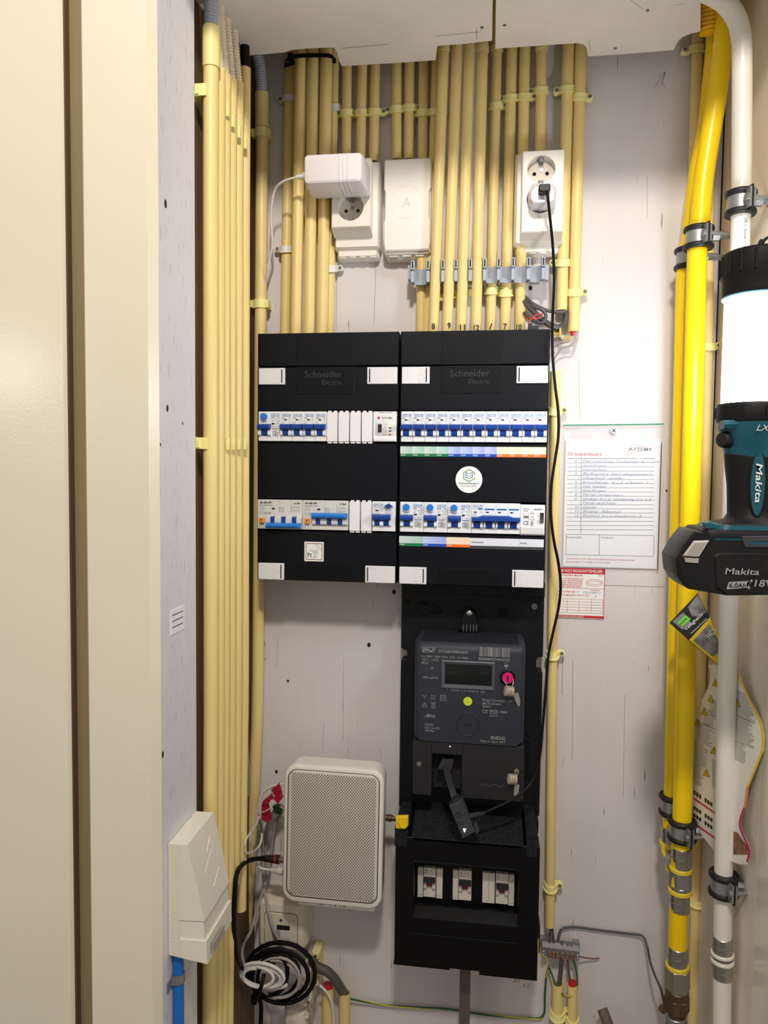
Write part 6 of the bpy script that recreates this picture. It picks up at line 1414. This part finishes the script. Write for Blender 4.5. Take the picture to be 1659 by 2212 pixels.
x = xf_(1650, 925); MB().text('LXT', P(1633, 928, YL-.0352).x, P(1633, 930, YL-.0352).z, YL-.0354, .0058, w=.020, shear=.4, bold=.012).build('head_lettering', 'battery_button', t, smooth=0)
# foot plate and battery
def rrz(x0, x1, y0, y1, r, z, n=5): return [(a, b, z) for a, b in rr(x0, x1, y0, y1, r, n)]
bxl, bxr = xf_(1460, 1200), LX+.058
fx0, fx1 = xf_(1548, 1130), LX+.050
MB().loft([rrz(fx0, fx1, YL-.034, YL+.034, .016, zf(1127)), rrz(fx0-.003, fx1+.002, YL-.036, YL+.036, .016, zf(1133))]).build('foot_plate', 'tool_black', t, smooth=40)
MB().loft([rrz(fx0-.010, fx1+.002, YL-.0368, YL+.0368, .016, zf(1131)), rrz(fx0-.014, fx1+.003, YL-.0372, YL+.0372, .016, zf(1141))]).build('teal_band', 'tool_teal', t, smooth=40)
MB().loft([rrz(fx0-.024, fx1+.004, YL-.036, YL+.036, .014, zf(1140)), rrz(fx0-.027, fx1+.006, YL-.0378, YL+.0378, .014, zf(1146)), rrz(fx0-.027, fx1+.006, YL-.0378, YL+.0378, .014, zf(1158))]).build('battery_shoe', 'tool_black', t, smooth=40)
MB().loft([rrz(fx0-.025, fx1-.04, YL-.0375, YL+.0375, .014, zf(1158)), rrz(fx0-.024, fx1-.045, YL-.0372, YL+.0372, .014, zf(1162))]).build('teal_band', 'tool_teal', t, smooth=40)
prof = [(1459, 1206), (1474, 1178), (1494, 1152), (1500, 1147), (1740, 1147), (1745, 1200), (1742, 1262), (1735, 1284), (1566, 1286), (1486, 1272), (1474, 1262), (1462, 1242)]
yf0 = YL-.037
pb = [(P(a, b, YL-.030).x, P(a, b, YL-.030).z) for a, b in prof]
m = MB(); cxp = sum(p[0] for p in pb)/len(pb); czp = sum(p[1] for p in pb)/len(pb)
rgs = []
for y, s_ in ((.037, .94), (.030, 1.0), (-.030, 1.0), (-.0345, .985), (-.037, .955)): rgs.append([(cxp+(x-cxp)*s_, YL+y, czp+(z-czp)*s_) for x, z in pb])
m.loft(rgs); bat = m.build('battery', 'battery', t, smooth=25)
fpx = [(1542, 1200), (1552, 1194), (1740, 1194), (1738, 1283), (1566, 1284), (1546, 1270)]
MB().prY([(P(a, b, yf0).x, P(a, b, yf0).z) for a, b in fpx], YL-.034, YL-.0392, .0016).build('front_panel', 'battery', bat, smooth=25)
MB().prY([(P(a, b, yf0).x, P(a, b, yf0).z) for a, b in ((1600, 1158), (1720, 1157), (1720, 1168), (1620, 1168), (1614, 1176), (1720, 1178), (1720, 1183), (1608, 1182))], YL-.034, YL-.0390, .0006).build('vent_rail', 'label_dark', bat, smooth=25)
MB().prY([(P(a, b, yf0).x, P(a, b, yf0).z) for a, b in ((1622, 1168), (1720, 1168), (1720, 1177), (1616, 1176))], YL-.034, YL-.0380).build('vent_inlay', 'tool_teal', bat, smooth=25)
bt = [(P(a, b, yf0).x, P(a, b, yf0).z) for a, b in ((1498, 1168), (1531, 1167), (1509, 1203), (1474, 1201))]
bb = MB().prY(bt, YL-.033, YL-.0398, .0012).build('release_button', 'battery_button', t, smooth=20)
bi = [(sum(p[0] for p in bt)/4+(x-sum(p[0] for p in bt)/4)*.72, sum(p[1] for p in bt)/4+(z-sum(p[1] for p in bt)/4)*.72) for x, z in bt]
MB().prY(bi, YL-.039, YL-.0401).build('thumb_hollow', 'cable_grey', bb, smooth=20)
MB().prY([(P(a, b, yf0).x, P(a, b, yf0).z) for a, b in ((1477, 1204), (1509, 1206), (1507, 1216), (1480, 1214))], YL-.033, YL-.0390).build('button_lip', 'cable_grey', bb, smooth=20)
Yb = YL-.0396
MB().ptext('Makita', 1566, 1240, 1640, Yb, 13, bold=.014, shear=.12).build('lettering', 'print_pale', bat, smooth=0)
MB().prY([(P(a, b, Yb).x, P(a, b, Yb).z) for a, b in ((1575, 1257), (1622, 1255), (1614, 1270), (1569, 1273))], YL-.039, Yb).build('capacity_ground', 'print_pale', bat, smooth=0)
MB().ptext('6.0Ah', 1575, 1269, 1611, Yb-.0002, 10, bold=.014, shear=.15).build('capacity_lettering', 'hole_black', bat, smooth=0)
MB().ptext('18V', 1629, 1267, 1672, Yb, 15, bold=.014, shear=.15).build('voltage_lettering', 'print_pale', bat, smooth=0)
MB().ppline([(1625, 1253), (1614, 1262), (1619, 1272)], Yb, .0022).build('chevron', 'print_pale', bat, smooth=0)
c = P(1520, 1136, YL-.03); rg_ = MB().tube([c+Vector((.0062*math.cos(a*.5), 0, .0042*math.sin(a*.5))) for a in range(13)], .0007, 6).build('split_ring', 'steel', t)
MB().loft([[(P(a, b, YL-.03).x, YL-.03+d, P(a, b, YL-.03).z) for a, b in ((1520, 1130), (1534, 1128), (1541, 1134), (1540, 1140), (1522, 1140))] for d in (.006, -.005)]).build('ring_lug', 'tool_teal', t)
# wire hook up to the pipe clamp bolt
MB().tube(catmull([O(zf(548))+Vector((.002, 0, 0)), P(1640, 533, YL), P(1645, 520, YL), P(1641, 528, YL-.004), P(1643, 545, YL-.004)], 4), .0022, 8).build('hook_eye', 'black_rubber', t)
MB().tube(catmull([P(1647, 550, YL), P(1646, 530, YL), P(1652, 518, YL), P(1664, 508, YL+.02), P(1676, 480, YL+.08), P(1672, 452, YL+.14), P(1660, 445, YL+.16)], 5), .0016, 8).build('hook_wire', 'black_cable', t)

# ================================================================== papers
YPp = -.004
x0, x1, z0, z1 = RC(1219, 948, 1423, 1226, YPp)
t = thing('circuit_card', 'handwritten circuit list card with red title in a clear sleeve', 'paper', ((x0+x1)/2, -.002, z0))
MB().box(x0, x1, YPp, YPp+.0008, z0, z1).build('sheet', 'paper', t, smooth=0)
YI = YPp-.0003
MB().ptext('Groepenkaart', 1226, 984, 1300, YI, 8, bold=.01).ptext('Test minstens 1x per maand de aardlekschakelaar en aardlekautomaten', 1223, 1208, 1371, YI, 4).ptext('door testknop T in te drukken (zie binnenzijde).', 1223, 1215, 1319, YI, 4).ppline([(1354, 982), (1366, 958), (1411, 971), (1404, 974)], YI, .0006).ppline([(1354, 982), (1388, 973)], YI, .0006).build('red_print', 'print_red', t, smooth=0)
m = MB().ptext('ATTEMA', 1358, 974, 1410, YI, 7, bold=.014).ptext('Energiebedrijf:', 1223, 1162, 1256, YI, 4).ptext('Installateur:', 1299, 1163, 1327, YI, 4)
for k in range(18): m.ppline([(1226-.16*k, 991+9.0*k), (1414-.1*k, 990.5+9.05*k)], YI, .0006 if k else .0008)
m.ppline([(1256, 991), (1254.5, 1153)], YI, .0006).ppline([(1223, 1154), (1412.5, 1157), (1412, 1202), (1222.5, 1198)], YI, .0006, True).ppline([(1295, 1155), (1294.5, 1200)], YI, .0006)
m.build('black_print', 'print_black', t, smooth=0)
rows_ = [('1', 'Hal overloop Toilkamer Keuken', 1424), ('2', 'stoomoven', 1310), ('3', 'wasmachine', 1311), ('4', 'Badkamers werl slaapkamers', 1408), ('', 'slaapkast  zolder', 1350), ('5', 'woonkamer  w.c.d  sl.kamer 1', 1400), ('6', 'vaat wasser', 1311), ('7', 'wasdroger', 1311), ('8', 'Terras verwarmers', 1346), ('9', 'keuken w.c.d. verdieping sl.k 3-4', 1407), ('', 'Terras verlichting', 1331), ('10', 'Quooker', 1290), ('11', 'Berging - Bijkeuken', 1341), ('12', 'Kantoor w.c.d slaapkamer 2', 1385)]
m = MB()
for k, (n1, s, xe) in enumerate(rows_):
    y = 998.5+9.02*k
    if n1: m.ptext(n1, 1242, y, 1242+4*len(n1), YI, 5, shear=.25)
    m.ptext(s, 1259, y, xe, YI, 5.2, shear=.35)
m.build('handwriting', 'ink_blue', t, smooth=0)
x0, x1, z0, z1 = RC(1216, 914, 1431, 1229, YPp-.002)
t = thing('plastic_sleeve', 'clear plastic sleeve with a green top edge screwed to the wall', 'plastic sleeve', ((x0+x1)/2, -.004, z0))
m = MB(); nx, nz = 14, 16; grid = []
for j in range(nz+1):
    grid.append([(x0+(x1-x0)*i/nx, YPp-.0022-.0016*math.sin(i*1.7+j*2.3)*math.exp(-max(0, (nz-j)-0)/4.5)-.0004*random.random(), z0+(z1-z0)*j/nz) for i in range(nx+1)])
m.loft(grid, False, False, False); m.build('film', 'sleeve', t, smooth=0)
a = P(1217, 918.5, YPp-.004); b = P(1434, 916, YPp-.004); MB().tube([a, b], .0009, 6).build('green_edge', 'sleeve_green', t)
MB().pline([(x1-.004, z0), (x1-.004, z1-.03)], YPp-.0035, .0012).build('binding_edge', 'hole_dark', t, smooth=0)
c = P(1326, 930, YPp-.004); sc = MB().lathe([(.0052, 0), (.0050, .0012), (.0032, .0022), (.0001, .0024)], (c.x, YPp-.002, c.z), (0, -1, 0), 18).build('screw', 'latch', t); MB().pline([(c.x-.0024, c.z-.0024), (c.x+.0024, c.z+.0024)], YPp-.0047, .0012).pline([(c.x+.0024, c.z-.0024), (c.x-.0024, c.z+.0024)], YPp-.0047, .0012).build('screw_cross', 'hole_black', sc, smooth=0)

x0, x1, z0, z1 = RC(1203, 1224.5, 1306, 1336, -.002)
x0, x1, z0, z1 = RC(1204, 1227, 1305.5, 1336, -.002); w, h = x1-x0, z1-z0
t = thing('detector_sticker', 'white and red smoke detector instruction sticker below the circuit card', 'sticker', ((x0+x1)/2, -.001, z0))
MB().box(x0, x1, -.0020, -.0004, z0, z1).build('paper', 'sticker', t, smooth=0); Yk = -.0023
MB().rect(x0, x1, z1-.115*h, z1, Yk).rect(x0, x1, z0+.01*h, z0+.06*h, Yk).pline([(x0, z0+.60*h), (x1, z0+.60*h)], Yk, .0005).pline([(x1-.004*h, z0), (x1-.004*h, z1)], Yk, .0010).build('red_bands', 'print_red', t, smooth=0)
m = MB(); 
for s, fx, fz, wd_, hh_ in (('VERWIJDEREN MELDER:', .02, .835, .52, .032), ('SLUIT DE NETSPANNING AF', .02, .77, .53, .028), ('GEBRUIK EEN SCHROEVEN-', .02, .73, .53, .028), ('DRAAIER OM DE SLUITING', .02, .69, .51, .028), ('TE OPENEN EN SCHUIF DE', .02, .65, .51, .028), ('MELDER NAAR ACHTEREN.', .02, .615, .49, .026), ('SLOT', .86, .845, .10, .022), ('SCHUIVEN', .70, .555, .20, .022), ('INSTALLATIEDATUM:', .02, .51, .36, .03), ('AANTAL MELDERS IN CIRCUIT:', .02, .445, .56, .03)):
    m.text(s, x0+fx*w, z0+fz*h, Yk, hh_*h, w=wd_*w, bold=.01)
for k in range(6): m.pline([(x0+.02*w, z0+(.385-.055*k)*h), (x0+.97*w, z0+(.385-.055*k)*h)], Yk, .0004)
for k in (.22, .47, .73, .97): m.pline([(x0+k*w, z0+.385*h), (x0+k*w, z0+.11*h)], Yk, .0004)
m.pline([(x0+.60*w, z0+.44*h), (x0+.67*w, z0+.44*h), (x0+.67*w, z0+.475*h), (x0+.60*w, z0+.475*h)], Yk, .0004, True)
for zz, ry in ((.735, .05), (.70, .05)): m.pline([(x0+(.78+.17*math.cos(a*.35))*w, z0+(zz+ry*math.sin(a*.35))*h) for a in range(18)], Yk, .0005, True)
m.build('red_print', 'print_red', t, smooth=0)
MB().text('230 VOLT ROOK/HITTEMELDER', x0+.03*w, z1-.085*h, Yk-.0002, .055*h, w=.92*w, bold=.014).text('INSTALLEREN VOLGENS NEN2555', x0+.02*w, z0+.022*h, Yk-.0002, .022*h, w=.56*w, bold=.012).build('white_print', 'print_white', t, smooth=0)
MB().text('1   14-2-2011', x0+.42*w, z0+.505*h, Yk, .035*h, w=.50*w, shear=.3).text('5', x0+.80*w, z0+.425*h, Yk, .045*h, shear=.3).build('handwriting', 'ink_blue', t, smooth=0)

# safety leaflet tucked behind the water pipe
def LS(px, py, off=0.0):
    X = .660+max(0, px-1490)*.000235
    p = PX(px, py, X); return p+(CAM-p).normalized()*off
t = thing('safety_leaflet', 'curling printed safety leaflet tucked behind the white water pipe', 'leaflet', tuple(LS(1600, 1866)))
rowsL = [(1436, 1530, 1596), (1455, 1535, 1598), (1480, 1532, 1606), (1510, 1517, 1620), (1535, 1502, 1635), (1560, 1496, 1645), (1590, 1494, 1652), (1620, 1494, 1650), (1660, 1494, 1634), (1700, 1494, 1617), (1740, 1496, 1612), (1760, 1498, 1604), (1780, 1502, 1600), (1800, 1513, 1605), (1820, 1528, 1615), (1840, 1545, 1622), (1855, 1566, 1618), (1867, 1596, 1615)]
def rowat(py):
    for (a, l0, r0_), (b, l1, r1) in zip(rowsL[:-1], rowsL[1:]):
        if a <= py <= b: k = (py-a)/(b-a); return l0+(l1-l0)*k, r0_+(r1-r0_)*k
    return rowsL[-1][1:]
NC = 12
g = [[LS(l+(r_-l)*i/NC, y) for i in range(NC+1)] for y, l, r_ in rowsL]; gb = [[p+Vector((.0006, .0004, 0)) for p in rw] for rw in g]
m = MB(); m.loft(g, False, False, False); m.loft(gb, False, False, False); m.build('sheet', 'leaflet', t, smooth=60)
for ya, yb, mm in ((1455, 1700, 'leaflet_yellow'), (1700, 1745, 'leaflet_orange'), (1745, 1862, 'leaflet_pink')):
    ys = [ya+(yb-ya)*k/10 for k in range(11)]; MB().loft([[LS(rowat(y)[1]-5, y, .0008), LS(rowat(y)[1], y, .0008)] for y in ys], False, False, False).build('coloured_edge', mm, t, smooth=60)
m = MB(); random.seed(3)
for x0_, x1_, ya, yb in ((1533, 1552, 1508, 1545), (1520, 1548, 1528, 1565), (1505, 1543, 1555, 1600), (1499, 1530, 1600, 1650), (1498, 1520, 1650, 1690), (1590, 1632, 1490, 1545), (1590, 1630, 1545, 1600), (1588, 1615, 1600, 1640), (1538, 1548, 1640, 1700)):
    y = ya
    while y < yb:
        e = x1_-random.random()*(x1_-x0_)*.35; e = min(e, rowat(min(1860, y+(e-x0_)*.45))[1]-9)
        if e <= x0_+3: y += 3.6; continue
        m.add([LS(x0_, y, .0007), LS(e, y+(e-x0_)*.45, .0007), LS(e, y+(e-x0_)*.45+.9, .0007), LS(x0_, y+.9, .0007)], [(0, 1, 2, 3)]); y += 3.6
m.build('text_lines', 'leaflet_text', t, smooth=0, kind='stuff')
for cx0, cy0 in ((1545, 1476), (1535, 1510), (1521, 1538), (1506, 1562), (1542, 1622), (1526, 1670), (1592, 1518)):
    d = MB(); d.add([LS(cx0, cy0-9, .0010), LS(cx0+7, cy0+8, .0010), LS(cx0-7, cy0+4, .0010)], [(0, 1, 2)]); d.build('warning_triangle', 'leaflet_yellow', t, smooth=0)
    d = MB()
    tri = [(cx0, cy0-9), (cx0+7, cy0+8), (cx0-7, cy0+4), (cx0, cy0-9)]
    for (a, b), (c_, e) in zip(tri[:-1], tri[1:]): d.tube([LS(a, b, .0012), LS(c_, e, .0012)], .0003, 4)
    d.tube([LS(cx0, cy0-3, .0013), LS(cx0, cy0+4, .0013)], .0005, 4); d.build('triangle_outline', 'leaflet_black', t, smooth=0)
for ya, mm, w_ in ((1706, 'leaflet_black', 9), (1722, 'leaflet_pink', 4), (1740, 'leaflet_black', 8), (1756, 'leaflet_black', 8), (1776, 'leaflet_pink', 4)):
    d = MB(); xs = [1498+k*6 for k in range(9)]
    if mm == 'leaflet_black':
        for k in range(8):
            if k % 4 != 3: d.add([LS(1498+k*6, ya+k*4.2, .0009), LS(1502.5+k*6, ya+k*4.2+3, .0009), LS(1502.5+k*6, ya+k*4.2+3+w_, .0009), LS(1498+k*6, ya+k*4.2+w_, .0009)], [(0, 1, 2, 3)])
        d.build('bold_print', mm, t, smooth=0)
    else:
        d.loft([[LS(x, ya+(x-1498)*.7, .0009), LS(x, ya+(x-1498)*.7+w_, .0009)] for x in xs], False, False, False); d.build('printed_band', mm, t, smooth=0)
d = MB(); d.loft([[LS(1584, y, .0009), LS(min(rowat(y)[1]-5, 1584+(y-1795)*.75+6), y, .0009)] for y in (1797, 1810, 1825, 1838, 1846)], False, False, False); d.build('printed_photo', 'leaflet_brown', t, smooth=0)
# folded-over cover of the leaflet
YF_ = -.160
def FP(px, py): q = P(px, py, YF_); return (q.x, q.z)
crop = lambda x, y: FP(1420+x/4.02, 1250+y/4.02)
cv = [crop(105, 385), crop(350, 128), crop(385, 200), crop(430, 290), crop(480, 400), crop(535, 490), crop(560, 780), crop(525, 750), crop(300, 560)]
fl = MB().prY(cv, YF_+.0006, YF_).build('folded_cover', 'leaflet_black', t, smooth=0)
def face(pl, mm, nm, d=.0003): MB().add([(x, YF_-d, z) for x, z in [crop(*q) for q in pl]], [tuple(range(len(pl)))]).build(nm, mm, fl, smooth=0)
face([(130, 370), (225, 290), (300, 395), (215, 440)], 'leaflet_grey', 'printed_photo'); face([(170, 385), (240, 312), (290, 350), (215, 415)], 'leaflet_green', 'police_patch', .0005)
face([(265, 245), (350, 135), (425, 290), (375, 320), (300, 330)], 'leaflet_photo', 'printed_photo'); face([(275, 532), (455, 335), (480, 400), (535, 490), (530, 750)], 'leaflet_yellow', 'yellow_border'); face([(310, 538), (447, 390), (532, 540), (530, 640), (480, 678)], 'leaflet_photo', 'portrait_photo', .0006)
for s, x, y, hpx, wpx, mm in (('Veiligheids', 248, 452, 30, 215, 'print_white'), ('Gemeente: Enschede', 295, 478, 15, 200, 'print_white'), ('POLITIE', 200, 402, 14, 80, 'print_black'), ('HCS', 455, 520, 50, 90, 'print_white')):
    c = crop(x, y); MB().text(s, c[0], c[1], YF_-.0009, hpx/4.02/1690, w=wpx/4.02/1690, rot=.82 if s != 'HCS' else .9, bold=.01).build('cover_lettering', mm, fl, smooth=0)
